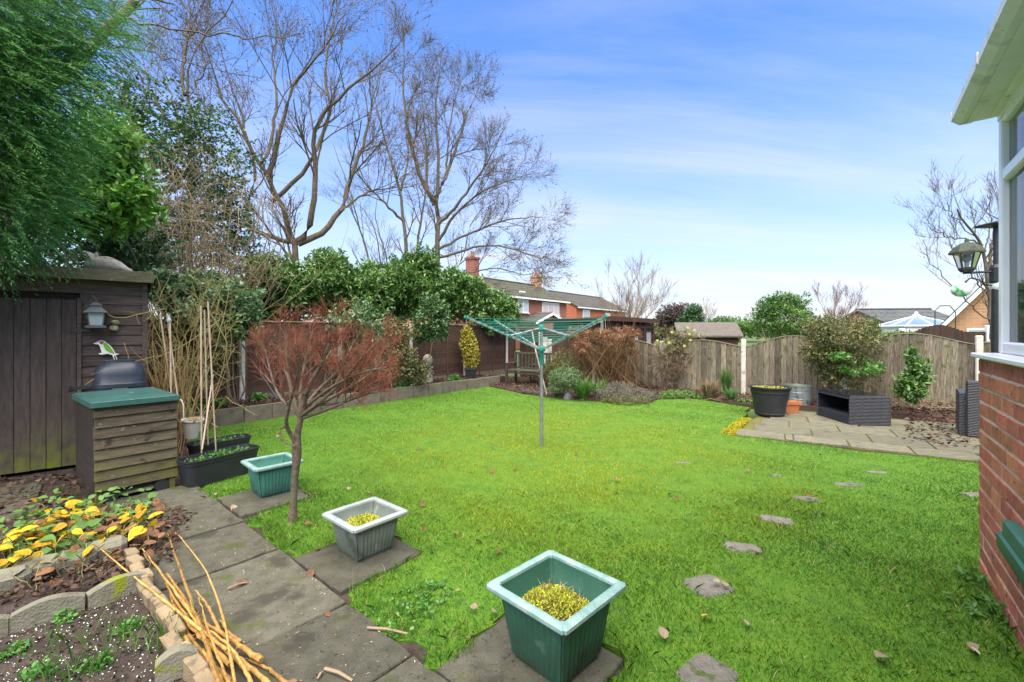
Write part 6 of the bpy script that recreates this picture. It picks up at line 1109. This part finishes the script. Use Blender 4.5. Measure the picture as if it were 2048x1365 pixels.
# tan brick house with steep gable at right
def gable():
    h = empty('gabled_house', P(1896, 700, 22) * [1, 1, 0], R(-48)); tag(h, 'tan brick house with steep dark roof edge behind the lamp post', 'house'); Wg, ze, za = 6.4, 1.95, 6.2
    MB().prism([(0, 0), (Wg, 0), (Wg, ze), (Wg / 2, za), (0, ze)], 0, 7).build('wall', M_tan, h)
    for s in (-1, 1):
        c = Wg / 2; x0, x1 = c, c + s * (Wg / 2 + .45); z0 = za + .05; z1 = ze - (za - ze) / (Wg / 2) * .45 + .05
        r = MB().add([(x0, -.4, z0), (x1, -.4, z1), (x1, 7.2, z1), (x0, 7.2, z0), (x0, -.4, z0 + .22), (x1, -.4, z1 + .22), (x1, 7.2, z1 + .22), (x0, 7.2, z0 + .22)], [(0, 1, 2, 3), (7, 6, 5, 4), (0, 4, 5, 1), (1, 5, 6, 2), (2, 6, 7, 3), (3, 7, 4, 0)]).build('roof', M_tile2, h)
        MB().add([(x0, -.46, z0 - .12), (x1, -.46, z1 - .12), (x1, -.42, z1 - .12), (x0, -.42, z0 - .12), (x0, -.46, z0 + .14), (x1, -.46, z1 + .14), (x1, -.42, z1 + .14), (x0, -.42, z0 + .14)], [(0, 1, 2, 3), (7, 6, 5, 4), (0, 4, 5, 1), (1, 5, 6, 2), (2, 6, 7, 3), (3, 7, 4, 0)]).build('barge_board', M_upvc if s < 0 else M_iron, r)
    for x, z0, z1, w in ((1.0, .9, 1.7, .7), (2.3, .6, 2.1, .8), (3.6, .4, 2.6, 1.1), (2.9, 3.0, 3.9, .9)):
        f = MB().box((x, -.03, (z0 + z1) / 2), (w, .08, z1 - z0)).build('window', M_upvc, h); MB().box((x, -.075, (z0 + z1) / 2), (w - .16, .02, z1 - z0 - .16)).build('pane', M_hglass, f)
    l = MB().prism([(-.9, 2.1), (0, 2.55), (0, 2.62), (-.9, 2.17)], 1.6, 4.6, 'x').build('canopy_roof', M_tile2, h)
gable()
# dark fence of the neighbour
nf = empty('neighbour_fence', P(1822, 700, 14.2) * [1, 1, 0], R(-12)); tag(nf, 'dark brown arched fence panels beyond the garden end at right', 'fence'); M_nf = pm('dark brown stain', [(.035, .02, .014), (.06, .035, .024)], 8, .85, stretch=(8, 8, 1), vary=.25); gn = np.random.default_rng(77)
for i in range(20):
    t = i / 19; z = 1.52 + .22 * math.sin(math.pi * min(1, t * 1.35)) ** 1.2; MB().box((0, 0, z / 2), (.098, .02, z)).build('fence_board', M_nf, nf, (.05 + i * .1, gn.normal() * .004, 0))
MB().box((0, 0, .86), (.14, .14, 1.72), ch=.02).build('post', M_upvc, nf, (2.08, 0, 0)); MB().box((0, 0, .8), (.14, .14, 1.64), ch=.02).build('post', M_upvc, nf, (-.25, 0, 0))
tag(MB().tube([P(1870, 690, 13.6), P(1870, 622, 13.6), P(1880, 612, 13.6), P(1900, 612, 13.6), P(1911, 625, 13.6), P(1911, 690, 13.6)], .014, 6).build('garden_arch', M_iron, None), 'thin black metal garden arch before the neighbour fence', 'garden arch')
# summerhouse
sh = empty('summerhouse', (3.53, 16.0, 0), AZ); tag(sh, 'dark red brown summerhouse with flat roof behind the hydrangea', 'summerhouse'); M_sum = pm('red brown timber', [(.050, .022, .018), (.085, .038, .03)], 5, .7, .3, 40, stretch=(1, 6, 8), vary=.12)
MB().box((2.2, 1.2, .95), (4.4, 2.4, 1.9)).build('wall', M_sum, sh); rf = MB().prism([(-.2, 1.93), (2.7, 1.93), (2.7, 2.0), (-.2, 2.08)], -.2, 4.6, 'x').build('roof', M_felt, sh); MB().box((2.2, -.215, 1.99), (4.84, .03, .17)).build('fascia', M_sum, rf)
MB().prism([(-.2, 1.9), (2.7, 1.86), (2.7, 2.0), (-.2, 2.08)], -.23, -.2, 'x').build('fascia', M_sum, rf)
for x in (.05, 1.2, 2.05, 2.75, 3.3, 4.35): MB().box((x, -.03, .95), (.11, .06, 1.9)).build('upright', M_sum, sh)
MB().box((2.2, -.035, 1.72), (4.3, .055, .12)).build('rail', M_sum, sh)
for x, w in ((2.4, .45), (3.75, .6), (.65, .7)):
    f = MB().box((x, -.022, 1.1), (w, .05, .9)).build('window', M_sum, sh); MB().box((x, -.055, 1.1), (w - .12, .012, .78)).build('pane', pm('shed glass', [(.20, .22, .23), (.34, .36, .37)], 3, .12, spec=.6), f)
# small pitched shed
ps = empty('small_shed', P(1357, 700, 17) * [1, 1, 0], R(-14)); tag(ps, 'small brown shed with shallow pitched felt roof behind the climber', 'shed'); M_ps = pm('brown shed timber', [(.055, .030, .022), (.085, .05, .036)], 5, .8, stretch=(1, 1, 8), vary=.1); M_pfelt = pm('tan felt', [(.09, .08, .068), (.14, .122, .10)], 8, .95, .4, 60)
Wp, Lp = 1.9, 1.9
MB().prism([(-.85, 0), (.85, 0), (.85, 1.38), (0, 1.80), (-.85, 1.38)], 0, Lp, 'x').build('wall', M_ps, ps)
for s in (-1, 1): MB().add([(-.15, 0, 1.82), (-.15, s * 1.0, 1.32), (Lp + .15, s * 1.0, 1.32), (Lp + .15, 0, 1.82), (-.15, 0, 1.88), (-.15, s * 1.0, 1.38), (Lp + .15, s * 1.0, 1.38), (Lp + .15, 0, 1.88)], [(0, 1, 2, 3), (7, 6, 5, 4), (0, 4, 5, 1), (1, 5, 6, 2), (2, 6, 7, 3), (3, 7, 4, 0)]).build('roof', M_pfelt, ps)
# background planting
def bg_tree(name, label, px, Y, limbs, levels, seed, up=.35, mat=None):
    b = gb(px, Y); bare_tree(name, label, b, [(np.vstack([[b], tr(l, Y)]), r, .01) for l, r in limbs], levels, seed, M_bramble, mat or M_bramble, up=up, wig=.1, spread=(.3, .8))
bg_tree('bare_bush', 'large bare fan shaped bush behind the summerhouse', 1262, 21, [([(1262, 660), (1235, 610), (1215, 575)], .07), ([(1262, 660), (1258, 600), (1255, 555)], .07), ([(1264, 660), (1290, 610), (1310, 560)], .07), ([(1262, 660), (1275, 610), (1280, 555)], .06), ([(1260, 660), (1225, 630), (1200, 600)], .05), ([(1264, 660), (1300, 630), (1325, 600)], .04)], [(9, .7, 1.6, .45), (7, .4, 1.0, .6), (4, .2, .5, .7)], 501)
bg_tree('bare_bush', 'bare purplish tree behind the big olive shrub', 1668, 27, [([(1668, 660), (1650, 620), (1635, 600)], .09), ([(1668, 660), (1670, 610), (1668, 590)], .09), ([(1668, 660), (1690, 620), (1705, 600)], .08), ([(1668, 655), (1700, 630), (1718, 618)], .06)], [(9, .7, 1.5, .45), (7, .4, .9, .6), (4, .2, .5, .7)], 502, mat=pm('purple twigs', [(.16, .10, .095), (.24, .16, .15)], 2, .9, world=True))
bg_tree('bare_bush', 'bare reddish bush between the dark bush and the far green hedge', 1415, 33, [([(1415, 660), (1405, 630), (1400, 620)], .09), ([(1415, 660), (1420, 630), (1428, 618)], .09), ([(1414, 660), (1412, 630), (1414, 615)], .08)], [(8, .6, 1.2, .45), (6, .3, .8, .6)], 503)
for lb_, px, Y, el, mat, n, ll in (('dense dark twiggy rounded bush behind the small pitched shed', 1355, 30, [E(1355, 632, 30, 40, 26), E(1335, 640, 30, 24, 20)], M_darkb2 if False else None, 1500, .16), ('dark green bush right behind the twiggy rounded bush', 1385, 28, [E(1388, 628, 28, 20, 20), E(1380, 640, 28, 22, 22)], M_darkbush, 900, .16), ('bright green low hedge beyond the fence middle', 1465, 27, [E(1450, 652, 27, 36, 20), E(1490, 655, 26, 34, 18), E(1425, 658, 27, 26, 16)], M_midbush, 1500, .14), ('full green bush with loose shoots behind the fence', 1560, 13.5, [E(1562, 640, 13.5, 58, 44), E(1540, 620, 13.5, 36, 32), E(1590, 610, 13.5, 30, 26), E(1610, 650, 13.5, 30, 36), E(1565, 598, 13.5, 28, 18)], M_midbush, 2400, .075), ('green hedge stub right of the olive shrub', 1748, 15, [E(1745, 670, 15, 16, 34)], M_midbush, 500, .08), ('sage green clipped bush between the far hedge and the fence post', 1452, 18, [E(1468, 672, 18, 16, 16)], M_olivebush, 400, .08), ('low leafy climber spilling over the fence near the dark arched panels', 1800, 9.2, [E(1798, 672, 9.0, 36, 8, .15)], M_midbush, 260, .07)):
    if mat is None: mat = leafmat('dark twig bush', [(.06, .045, .04), (.10, .075, .065)], .9, .3, .02, .1)
    bush('background_bush', lb_, 'bush', gb(px, Y), el, n, 6, ll, ll * .42, mat, 510 + px, M_bramble, 10, .02, inner=.4, lump=.25, twig_levels=[(4, .2, .8, .5)] if px == 1560 else None)
bush('pink_hedge', 'far pinkish red hedge left of the grey roof', 'hedge', gb(1768, 40), [E(1768, 658, 40, 26, 11)], 500, 6, .22, .12, leafmat('pink leaf', [(.32, .10, .12), (.42, .16, .18)], .8, .3, .02, .1), 530, M_bramble, 3, .03)
# a distant line of trees closing the view at the left and behind the houses
for i, (px, Y, w, h_, lb_) in enumerate(((60, 30, 200, 110, 'distant dark tree line behind the conifer'), (1290, 75, 60, 22, 'distant bare wood behind the orange house'), (1560, 70, 130, 16, 'far off low hedge line on the horizon at right'), (1750, 60, 90, 12, 'far hedge on the horizon beside the grey roof'))):
    o_ = foliage([E(px, 660, Y, w, h_), E(px + w * .6, 664, Y, w * .6, h_ * .7)], 1400, 6, .5 * Y / 60, .25 * Y / 60, M_olivebush if i else M_darkbush, 540 + i, 'distant_trees'); tag(link('distant_trees', o_), lb_, 'trees', kind='stuff')
# ================================================================== foreground bed at lower left
g = np.random.default_rng(600)
bedF = [PS(3.3, -.74), PS(-1.05, -.74), PS(-1.3, -1.2), (-4.2, 3.2, 0), (-3.6, 1.2, 0)]
tag(sheet('flower_bed', [p[:2] for p in bedF], .012, M_soil, th=.06), kind='structure')
lit_poly = [G(-40, 1215), G(-40, 1120), G(100, 1060), G(300, 1010), G(385, 1035), G(345, 1130), G(275, 1150), G(150, 1195)]
tag(litter('flowerbed_leaf_litter', lit_poly, 1900, .042, M_litter, .014, 24, lift=.05, k=6), 'curled dead leaves on the soil around the yellow leaved plant', 'leaf litter', kind='stuff')
tag(litter('shed_leaf_litter', [(-3.7, 3.75), (-3.4, 3.3), (-5.2, 3.3), (-5.4, 4.4), (-4.6, 4.75)], 500, .06, M_litter, .0, 25), 'dead leaves on the dark ground in front of the shed', 'leaf litter', kind='stuff')
# perlite specks in the near soil
ps_poly = [G(0, 1250), G(250, 1200), G(300, 1190), G(330, 1365), G(300, 1420), G(0, 1420)]
q = scatter(ps_poly, 520, g); n = len(q); M_perl = pm('perlite', [(.55, .55, .52), (.68, .68, .65)], 9, .9, vary=.2, src='isl'); b = np.c_[q, np.full(n, .016)]
tag(npm('perlite_specks', leaf_mesh('perlite_specks', b, unit(rvec(n, g) * [1, 1, .4]), unit(rvec(n, g) + [0, 0, 1]), .009 * g.uniform(.4, 1.2, n), .006, M_perl, 6, .3, .3), None), 'white perlite specks scattered over the dark soil at lower left', 'perlite', kind='stuff')
q = scatter(bedF, 5200, g); n = len(q); M_crumb = pm('soil crumbs', [(.022, .016, .012), (.06, .044, .033)], 9, .95, vary=.4, src='isl'); b = np.c_[q, np.full(n, .013)]
tag(npm('soil_crumbs', leaf_mesh('soil_crumbs', b, unit(rvec(n, g) * [1, 1, .6]), unit(rvec(n, g) + [0, 0, .8]), .022 * g.uniform(.3, 1.2, n), .016, M_crumb, 6, .3, .5), None), 'dark crumbly soil of the flower bed', 'soil', kind='stuff')
def sprouts(name, label, px, py, n, h, seed, spread=.06, mat=None):
    gg = np.random.default_rng(seed); c = G(px, py, .012); root = empty(name, c); tag(root, label, 'seedlings', 'grassy shoots in the flower bed'); b = np.c_[gg.normal(size=(n, 2)) * spread, np.zeros(n)]; tv = np.c_[gg.normal(size=(n, 2)) * h * .35, h * gg.uniform(.5, 1.2, n)]
    o = link('blades', blade_mesh('blades', b, tv, np.full(n, .0045), mat or M_reed, gg, 2), root); o['kind'] = 'stuff'; return root
for i, (px, py, nn, lb_) in enumerate(((107, 1300, 22, 'tall grassy shoots in the soil left of the perlite patch'), (205, 1280, 20, 'grassy shoots near the middle of the dark soil'), (175, 1345, 26, 'grassy shoots at the bottom edge of the flower bed'), (120, 1360, 30, 'dense grassy shoots at the bottom left of the bed'), (320, 1290, 46, 'grassy tuft against the brick edging beside the canes'), (345, 1275, 26, 'thin grass blades growing between canes and brick edging'), (240, 1305, 16, 'few grassy shoots between soil middle and edging'))):
    sprouts('grass_shoots', lb_, px, py, nn, .12, 610 + i)
for i, (px, py, lb_) in enumerate(((130, 1240, 'small green weed beside the scalloped concrete edging'), (255, 1262, 'small green weeds in the soil before the canes'), (85, 1345, 'low green weed at the lower left corner'), (20, 1310, 'low green weed at the left picture edge'), (200, 1330, 'small weed seedlings among the bottom shoots'))): clump('weed', lb_, G(px, py, .012), .07, .04, 26, .025, .014, M_fresh, 620 + i, group='weeds in the flower bed')
clump('lawn_weed', 'patch of broadleaf weeds in the grass beside the path slab', G(800, 1232), .20, .03, 90, .024, .014, M_fresh, 630); clump('lawn_weed', 'second patch of broadleaf weeds between the grey planter and the front planter', G(862, 1190), .14, .03, 60, .024, .014, M_fresh, 631)
clump('wall_weed', 'weeds growing at the foot of the brick wall', C0 - A * .25 - AP * .06, .10, .07, 30, .04, .016, M_fresh, 632); clump('wall_weed', 'larger weed further along the brick wall foot', C0 - A * .62 - AP * .07, .14, .07, 40, .04, .016, M_fresh, 633)
# tan brick edging row
be = [MB().box((0, 0, .045), (.125, .06, .10), ch=.008).mesh('edging_brick', pm('tan edging brick', [(.20, .15, .085), (.29, .22, .13)], 16, .9, .5, 150, vary=.14, spots=[((.14, .11, .07), 12, .6)]))]
er = empty('brick_edging', PS(-.6, -.72)); tag(er, 'row of small tan bricks edging the flower bed beside the canes', 'edging')
for i in range(15): p = PS(-.52 + i * .133, -.705 + g.normal() * .008); o = link('edging_brick', be[0], er, p - Vector(er.location) if False else tuple(np.array(p) - np.array(er.location)), (g.normal() * .12, g.normal() * .05, math.atan2(PD[1], PD[0]) + .10 + g.normal() * .05))
# scalloped concrete edging pieces and stone blocks
M_mconc = pm('mossy concrete', [(.11, .105, .07), (.17, .16, .115), (.20, .19, .15)], 8, .9, .5, 90, vary=.12, spots=[((.16, .19, .015), 6, .60), ((.07, .075, .05), 9, .62)])
def scallop(label, a, b, h, name='edging_stone', group='scalloped concrete edging of the flower bed'):
    a, b = np.asarray(a), np.asarray(b); L = np.linalg.norm(b - a); n = 16; top = [(-L / 2 + L * i / (n - 1), h * (.72 + .28 * math.sin(math.pi * i / (n - 1)))) for i in range(n)]; m = MB().prism([(-L / 2, -.05)] + [(L / 2, -.05)] + top[::-1], -.035, .035); c = (a + b) / 2
    tag(m.build(name, M_mconc, None, (c[0], c[1], 0), (R(-6), 0, math.atan2(b[1] - a[1], b[0] - a[0]))), label, 'edging stone', group)
scallop('mossy scalloped concrete edging nearest the tan bricks', G(175, 1222), G(300, 1175), .12); scallop('mossy scalloped concrete edging at the left picture edge', G(20, 1268), G(170, 1222), .12); scallop('concrete edging piece at the bottom edge beside the canes', G(310, 1372), G(395, 1340), .12); scallop('scalloped edging cut by the left picture edge', G(-140, 1320), G(18, 1270), .12)
for i, (px, py, w, lb_) in enumerate(((75, 1158, .22, 'dark stone block below the yellow leaves at left'), (150, 1142, .20, 'dark stone block in the middle below the yellow leaves'), (215, 1118, .2, 'stone block at the right end below the yellow leaves'), (10, 1185, .2, 'dark stone block at the left picture edge'))):
    c = G(px, py); m = MB().box((0, 0, .05), (w, .13, .15), ch=.03); o = tag(m.build('stone_block', M_mconc, None, c, (.05, .06 * (i % 2), .5 + .1 * i)), lb_, 'stone', 'stone blocks edging the flower bed')
# plant with large yellow, green and brown leaves: every leaf a piece
def bigleaf(mat, seed, curl=.25):
    gg = np.random.default_rng(seed); nu, nv = 7, 5; V = []
    for i in range(nu):
        t = i / (nu - 1); w = .36 * math.sin(math.pi * t ** .8) ** .8 * (1 if 0 < i < nu - 1 else 0) + .004
        for j in range(nv):
            s = -1 + 2 * j / (nv - 1); V.append((t - .0, s * w * (1 + .06 * math.sin(9 * t + seed)), -curl * t * t * .6 + abs(s) * .07 * math.sin(math.pi * t) + gg.normal() * .012))
    return npmesh('leaf', np.array(V), np.array([(i * nv + j, i * nv + j + 1, (i + 1) * nv + j + 1, (i + 1) * nv + j) for i in range(nu - 1) for j in range(nv - 1)]), mat, True)
M_yl = pm('yellow leaf', [(.42, .22, .012), (.60, .40, .018), (.38, .36, .03)], 5, .5, .3, 40, vary=.25, hue=.02, transl=.3, contrast=1.4, spots=((.24, .11, .03), 9, .62)); M_gl = pm('strawberry green leaf', [(.075, .17, .03), (.13, .24, .06)], 7, .45, .3, 40, vary=.2, transl=.2); M_bl = pm('brown leaf', [(.12, .055, .025), (.20, .10, .05), (.27, .145, .075)], 6, .75, .4, 40, vary=.25, transl=.1)
LV = {k: [bigleaf(m, s + i * 7, .2 + .25 * i) for i in range(3)] for k, m, s in (('y', M_yl, 1), ('g', M_gl, 2), ('b', M_bl, 3))}
pl = empty('yellow_leaved_plant', G(150, 1090, .012)); tag(pl, 'sprawling plant with large yellow, green and brown leaves at lower left', 'plant'); plo = np.array(pl.location)
spots_ = [(98, 1018, 'y'), (120, 1022, 'y'), (140, 1028, 'y'), (160, 1035, 'y'), (170, 1022, 'y'), (108, 1035, 'y'), (85, 1045, 'y'), (150, 1042, 'y'), (15, 1075, 'y'), (35, 1068, 'y'), (70, 1062, 'y'), (85, 1072, 'y'), (100, 1070, 'y'), (120, 1065, 'y'), (55, 1075, 'y'), (235, 1060, 'y'), (245, 1048, 'y'), (260, 1025, 'y'), (280, 1030, 'y'), (295, 1038, 'y'), (285, 1052, 'y'), (270, 1018, 'y'), (210, 1080, 'y'), (195, 1072, 'y'), (10, 1118, 'y'), (40, 1115, 'y'), (60, 1110, 'y'), (85, 1105, 'y'), (100, 1088, 'y'), (205, 1085, 'y'), (5, 1090, 'y'), (240, 1035, 'g'),
          (150, 1060, 'g'), (165, 1068, 'g'), (140, 1075, 'g'), (155, 1085, 'g'), (125, 1080, 'g'), (110, 1095, 'g'), (130, 1095, 'g'), (170, 1090, 'g'), (40, 1090, 'g'), (60, 1095, 'g'), (20, 1100, 'g'), (195, 1030, 'g'), (205, 1035, 'g'), (180, 1050, 'g'), (265, 1000, 'g'), (280, 1002, 'g'), (100, 1050, 'g'), (75, 1085, 'g'), (115, 1105, 'g'), (5, 1135, 'g'), (150, 1105, 'g'),
          (190, 1060, 'b'), (210, 1060, 'b'), (225, 1045, 'b'), (130, 1040, 'b'), (215, 1030, 'b'), (230, 1020, 'b'), (280, 1070, 'b'), (300, 1070, 'b'), (310, 1020, 'b'), (250, 1080, 'b'), (100, 1110, 'b'), (115, 1120, 'b'), (60, 1130, 'b'), (30, 1145, 'b'), (20, 1155, 'b'), (45, 1140, 'b'), (110, 1135, 'b'), (270, 1095, 'b'), (240, 1100, 'b'), (170, 1100, 'b'), (290, 1090, 'b'), (255, 1060, 'b'), (305, 1055, 'b'), (60, 1070, 'b'), (90, 1060, 'b'), (140, 1050, 'b'), (170, 1075, 'b'), (30, 1085, 'b'), (80, 1095, 'b'), (120, 1050, 'b'), (200, 1045, 'b'), (230, 1070, 'b'), (265, 1045, 'b'), (110, 1030, 'y'), (130, 1012, 'y'), (152, 1022, 'y'), (28, 1095, 'y'), (48, 1062, 'y'), (70, 1120, 'y'), (265, 1055, 'y'), (250, 1025, 'y'), (285, 1015, 'y'), (180, 1030, 'y')]
stp = []
for i, (px, py, k) in enumerate(spots_):
    for rep in range(3):
        z = g.uniform(.05, .17) if k != 'b' else g.uniform(.03, .12); p = G(px + g.normal() * 8 * rep, py + g.normal() * 6 * rep, z); o = link('leaf', LV[k][g.integers(3)], pl, p - plo, (g.normal() * .35, g.normal() * .35 + .1, g.uniform(0, 6.28))); s = g.uniform(.065, .12) * (.8 if rep else 1); o.scale = (s, s * g.uniform(.9, 1.25), s); stp.append(p)
stp = np.array(stp); bs = stp.copy(); bs[:, 2] = .0; bs[:, :2] += g.normal(size=bs[:, :2].shape) * .06; t = np.linspace(0, 1, 5)[None, :, None]; Pn = bs[:, None] * (1 - t) + stp[:, None] * t + g.normal(size=(len(stp), 5, 3)) * .006; wood('stems', [tubes(Pn, np.full((len(stp), 5), .0028), 4)], M_olive, pl)['kind'] = 'stuff'
n = 240; q = scatter([G(0, 1150), G(0, 1060), G(90, 1010), G(300, 1000), G(310, 1070), G(180, 1125)], n, g); me = leaf_mesh('small_leaves', np.c_[q, g.uniform(.02, .15, n)], unit(rvec(n, g) * [1, 1, .5]), unit(rvec(n, g) + [0, 0, 1.2]), .06, .04, M_gl, 6); o = stuffpart('small_leaves', me, pl); o.location = tuple(-plo)
# dry golden canes: a loose bundle
def cane(a, b, za, zb, r, seed, bend=.02):
    gg = np.random.default_rng(seed); a, b = G(*a, za), G(*b, zb); n = 15; L = np.linalg.norm(b - a); mid = gg.normal(size=3) * [1, 1, .2] * bend * L; pts = [a + (b - a) * t + mid * math.sin(math.pi * t) + gg.normal(size=3) * .0015 for t in np.linspace(0, 1, n)]; c = (a + b) / 2
    m = MB(); r = r * .78; m.tube([p - c for p in pts], [(r * (.45 + .55 * t)) * (1.22 if i % 3 == 1 else 1.0) for i, t in enumerate(np.linspace(0, 1, n))], 8)
    for k in range(2):
        i = gg.integers(3, 12); p = pts[i] - c; d = unit(gg.normal(size=3)) * .025; m.tube([p, p + d + [0, 0, .01]], [r * .3, r * .12], 5)
    return m.build('dry_cane', M_cane, None, c, smooth=True)
CN = [((200, 1098), (402, 1262), .10, .10, .008), ((335, 1067), (440, 1372), .05, .10, .011), ((350, 1064), (470, 1372), .06, .11, .007), ((285, 1098), (390, 1232), .09, .08, .009), ((334, 1148), (400, 1245), .05, .05, .014), ((353, 1283), (440, 1350), .05, .05, .013), ((405, 1243), (522, 1322), .06, .05, .016), ((420, 1280), (540, 1372), .04, .06, .013), ((330, 1165), (460, 1330), .05, .06, .012), ((360, 1200), (500, 1345), .08, .05, .012), ((440, 1240), (482, 1285), .03, .03, .010), ((398, 1195), (462, 1375), .09, .12, .007), ((498, 1320), (580, 1375), .03, .03, .012), ((340, 1180), (440, 1360), .03, .03, .013), ((365, 1245), (470, 1372), .03, .08, .014), ((390, 1180), (440, 1268), .05, .05, .010), ((350, 1210), (430, 1300), .04, .05, .011), ((420, 1260), (505, 1375), .09, .09, .010), ((375, 1215), (455, 1300), .10, .07, .009), ((320, 1276), (352, 1300), .04, .05, .010), ((405, 1300), (450, 1378), .07, .09, .015), ((325, 1150), (420, 1290), .07, .04, .009)]
ORD = ['first', 'second', 'third', 'fourth', 'fifth', 'sixth', 'seventh', 'eighth', 'ninth', 'tenth', 'eleventh', 'twelfth', 'thirteenth', 'fourteenth', 'fifteenth', 'sixteenth', 'seventeenth', 'eighteenth', 'nineteenth', 'twentieth', 'twenty-first', 'twenty-second']
CN.sort(key=lambda c: c[0][0])
for i, (a, b, za, zb, r) in enumerate(CN): tag(cane(a, b, za, zb, r, 700 + i), '%s dry golden cane of the bundle, %s from the left at its upper end' % ('thin' if r < .0095 else ('thick' if r > .0125 else 'medium'), ORD[i]), 'cane', 'bundle of dry canes on the path edge')
# twigs on the path
for i, (a, b, r, lb_) in enumerate((((735, 1256), (815, 1268), .007, 'broken stick at the grass edge between the planters'), ((650, 1338), (705, 1362), .008, 'pale broken stick on the front slab'), ((455, 1178), (495, 1165), .006, 'dark curled twig on the path slab'), ((645, 1345), (635, 1358), .006, 'short pale splinter on the front slab'))): tag(MB().tube([G(*a, .026), (G(*a, .03) + G(*b, .03)) / 2 + [0, .004, .006], G(*b, .026)], [r, r * .9, r * .7], 6).build('stick', M_bramble, None), lb_, 'stick')
# fallen leaves, each its own
FL = [(608, 1048, 'b'), (603, 1068, 'b'), (630, 1100, 'b'), (628, 1140, 'b'), (803, 1132, 'p'), (840, 1010, 'b'), (828, 1022, 'b'), (845, 1062, 'b'), (960, 1082, 'b'), (912, 1068, 'b'), (915, 1182, 'p'), (955, 1215, 'p'), (985, 1222, 'p'), (1157, 1045, 'b'), (1130, 988, 'b'), (1345, 988, 'p'), (1403, 1232, 'o'), (1330, 1278, 'p'), (1485, 1238, 'p'), (1440, 1165, 'p'), (1450, 1172, 'p'), (1508, 1098, 'p'), (1463, 1090, 'o'), (1615, 990, 'b'), (1695, 963, 'p'), (1645, 1025, 'b'), (1643, 910, 'b'), (1615, 914, 'o'), (1908, 1075, 'b'), (1770, 1310, 'p'), (1960, 1310, 'y'), (1945, 1285, 'p'), (1232, 905, 'b'), (1150, 905, 'b'), (700, 975, 'p'), (735, 985, 'p'), (545, 820, 'p'), (960, 850, 'b'), (895, 905, 'b'), (1350, 995, 'b'), (1320, 870, 'b'), (840, 895, 'b'), (555, 870, 'p'), (870, 830, 'p'), (650, 1230, 'b'), (590, 1358, 'b'), (480, 1170, 'b'), (430, 990, 'p'), (470, 1010, 'p'), (1000, 1105, 'b'), (980, 940, 'b'), (1100, 870, 'b'), (1010, 890, 'b'), (1030, 935, 'b'), (760, 895, 'b'), (1240, 960, 'b'), (1500, 940, 'b'), (1200, 860, 'b')]
M_pl = pm('pale dead leaf', [(.22, .165, .105), (.32, .25, .17)], 7, .8, vary=.2, transl=.1); M_ol = pm('orange dead leaf', [(.55, .26, .05), (.68, .38, .10)], 7, .6, vary=.1, transl=.2)
M_pl2 = pm('bleached scrap', [(.42, .38, .26), (.5, .46, .34)], 7, .8); FM = {k: [bigleaf(m, 20 + i, .5) for i in range(2)] for k, m in (('b', M_bl), ('p', M_pl), ('o', M_ol), ('y', M_pl2))}; fln = {'b': 'brown', 'p': 'pale', 'o': 'orange', 'y': 'whitish'}
LM = [('small red twigged tree', 588, 1040), ('grey planter', 715, 1080), ('front green planter', 1110, 1250), ('clothes dryer pole', 1083, 893), ('big dark stepping stone', 1415, 1172), ('patio front edge', 1650, 895), ('brick wall corner', 1960, 1150), ('third stepping stone', 1485, 1096), ('teal planter', 545, 960), ('bundle of canes', 430, 1260), ('fifth stepping stone', 1613, 998)]
cnt = {}
def leaf_label(px, py, k):
    nm = min(LM, key=lambda l: (l[1] - px) ** 2 + (l[2] - py) ** 2); key = (nm[0], k); cnt.setdefault(key, []).append(math.hypot(nm[1] - px, nm[2] - py)); return nm[0]
lmk = [leaf_label(*f) for f in FL]
def leaf_text(i):
    px, py, k = FL[i]; l = next(x for x in LM if x[0] == lmk[i]); r = sorted(cnt[(lmk[i], k)]).index(math.hypot(l[1] - px, l[2] - py)); return '%s fallen leaf lying %s to the %s' % (fln[k], 'closest' if r == 0 else ORD[r] + ' closest', lmk[i])
for i, (px, py, k) in enumerate(FL):
    z = .034 if not (px < 760 and py > 1080) else .03; o = link('fallen_leaf', FM[k][i % 2], None, G(px, py, z), (g.normal() * .4, g.normal() * .3, g.uniform(0, 6.28))); s = g.uniform(.035, .065); o.scale = (s, s * 1.1, s)
    tag(o, leaf_text(i), 'leaf', 'fallen leaves on lawn and path')
g = np.random.default_rng(900); q = scatter([PS(3.0, -.6), PS(3.0, -.02), PS(-1.9, -.02), PS(-1.9, -.6)], 260, g); n = len(q)
tag(npm('path_debris', leaf_mesh('path_debris', np.c_[q, np.full(n, .024)], unit(rvec(n, g) * [1, 1, .05]), unit(rvec(n, g) * .2 + [0, 0, 1]), .022 * g.uniform(.3, 1.3, n), .004, M_straw, 4, .05, .05), None), 'tiny straw bits and seeds scattered over the path slabs', 'debris', kind='stuff')
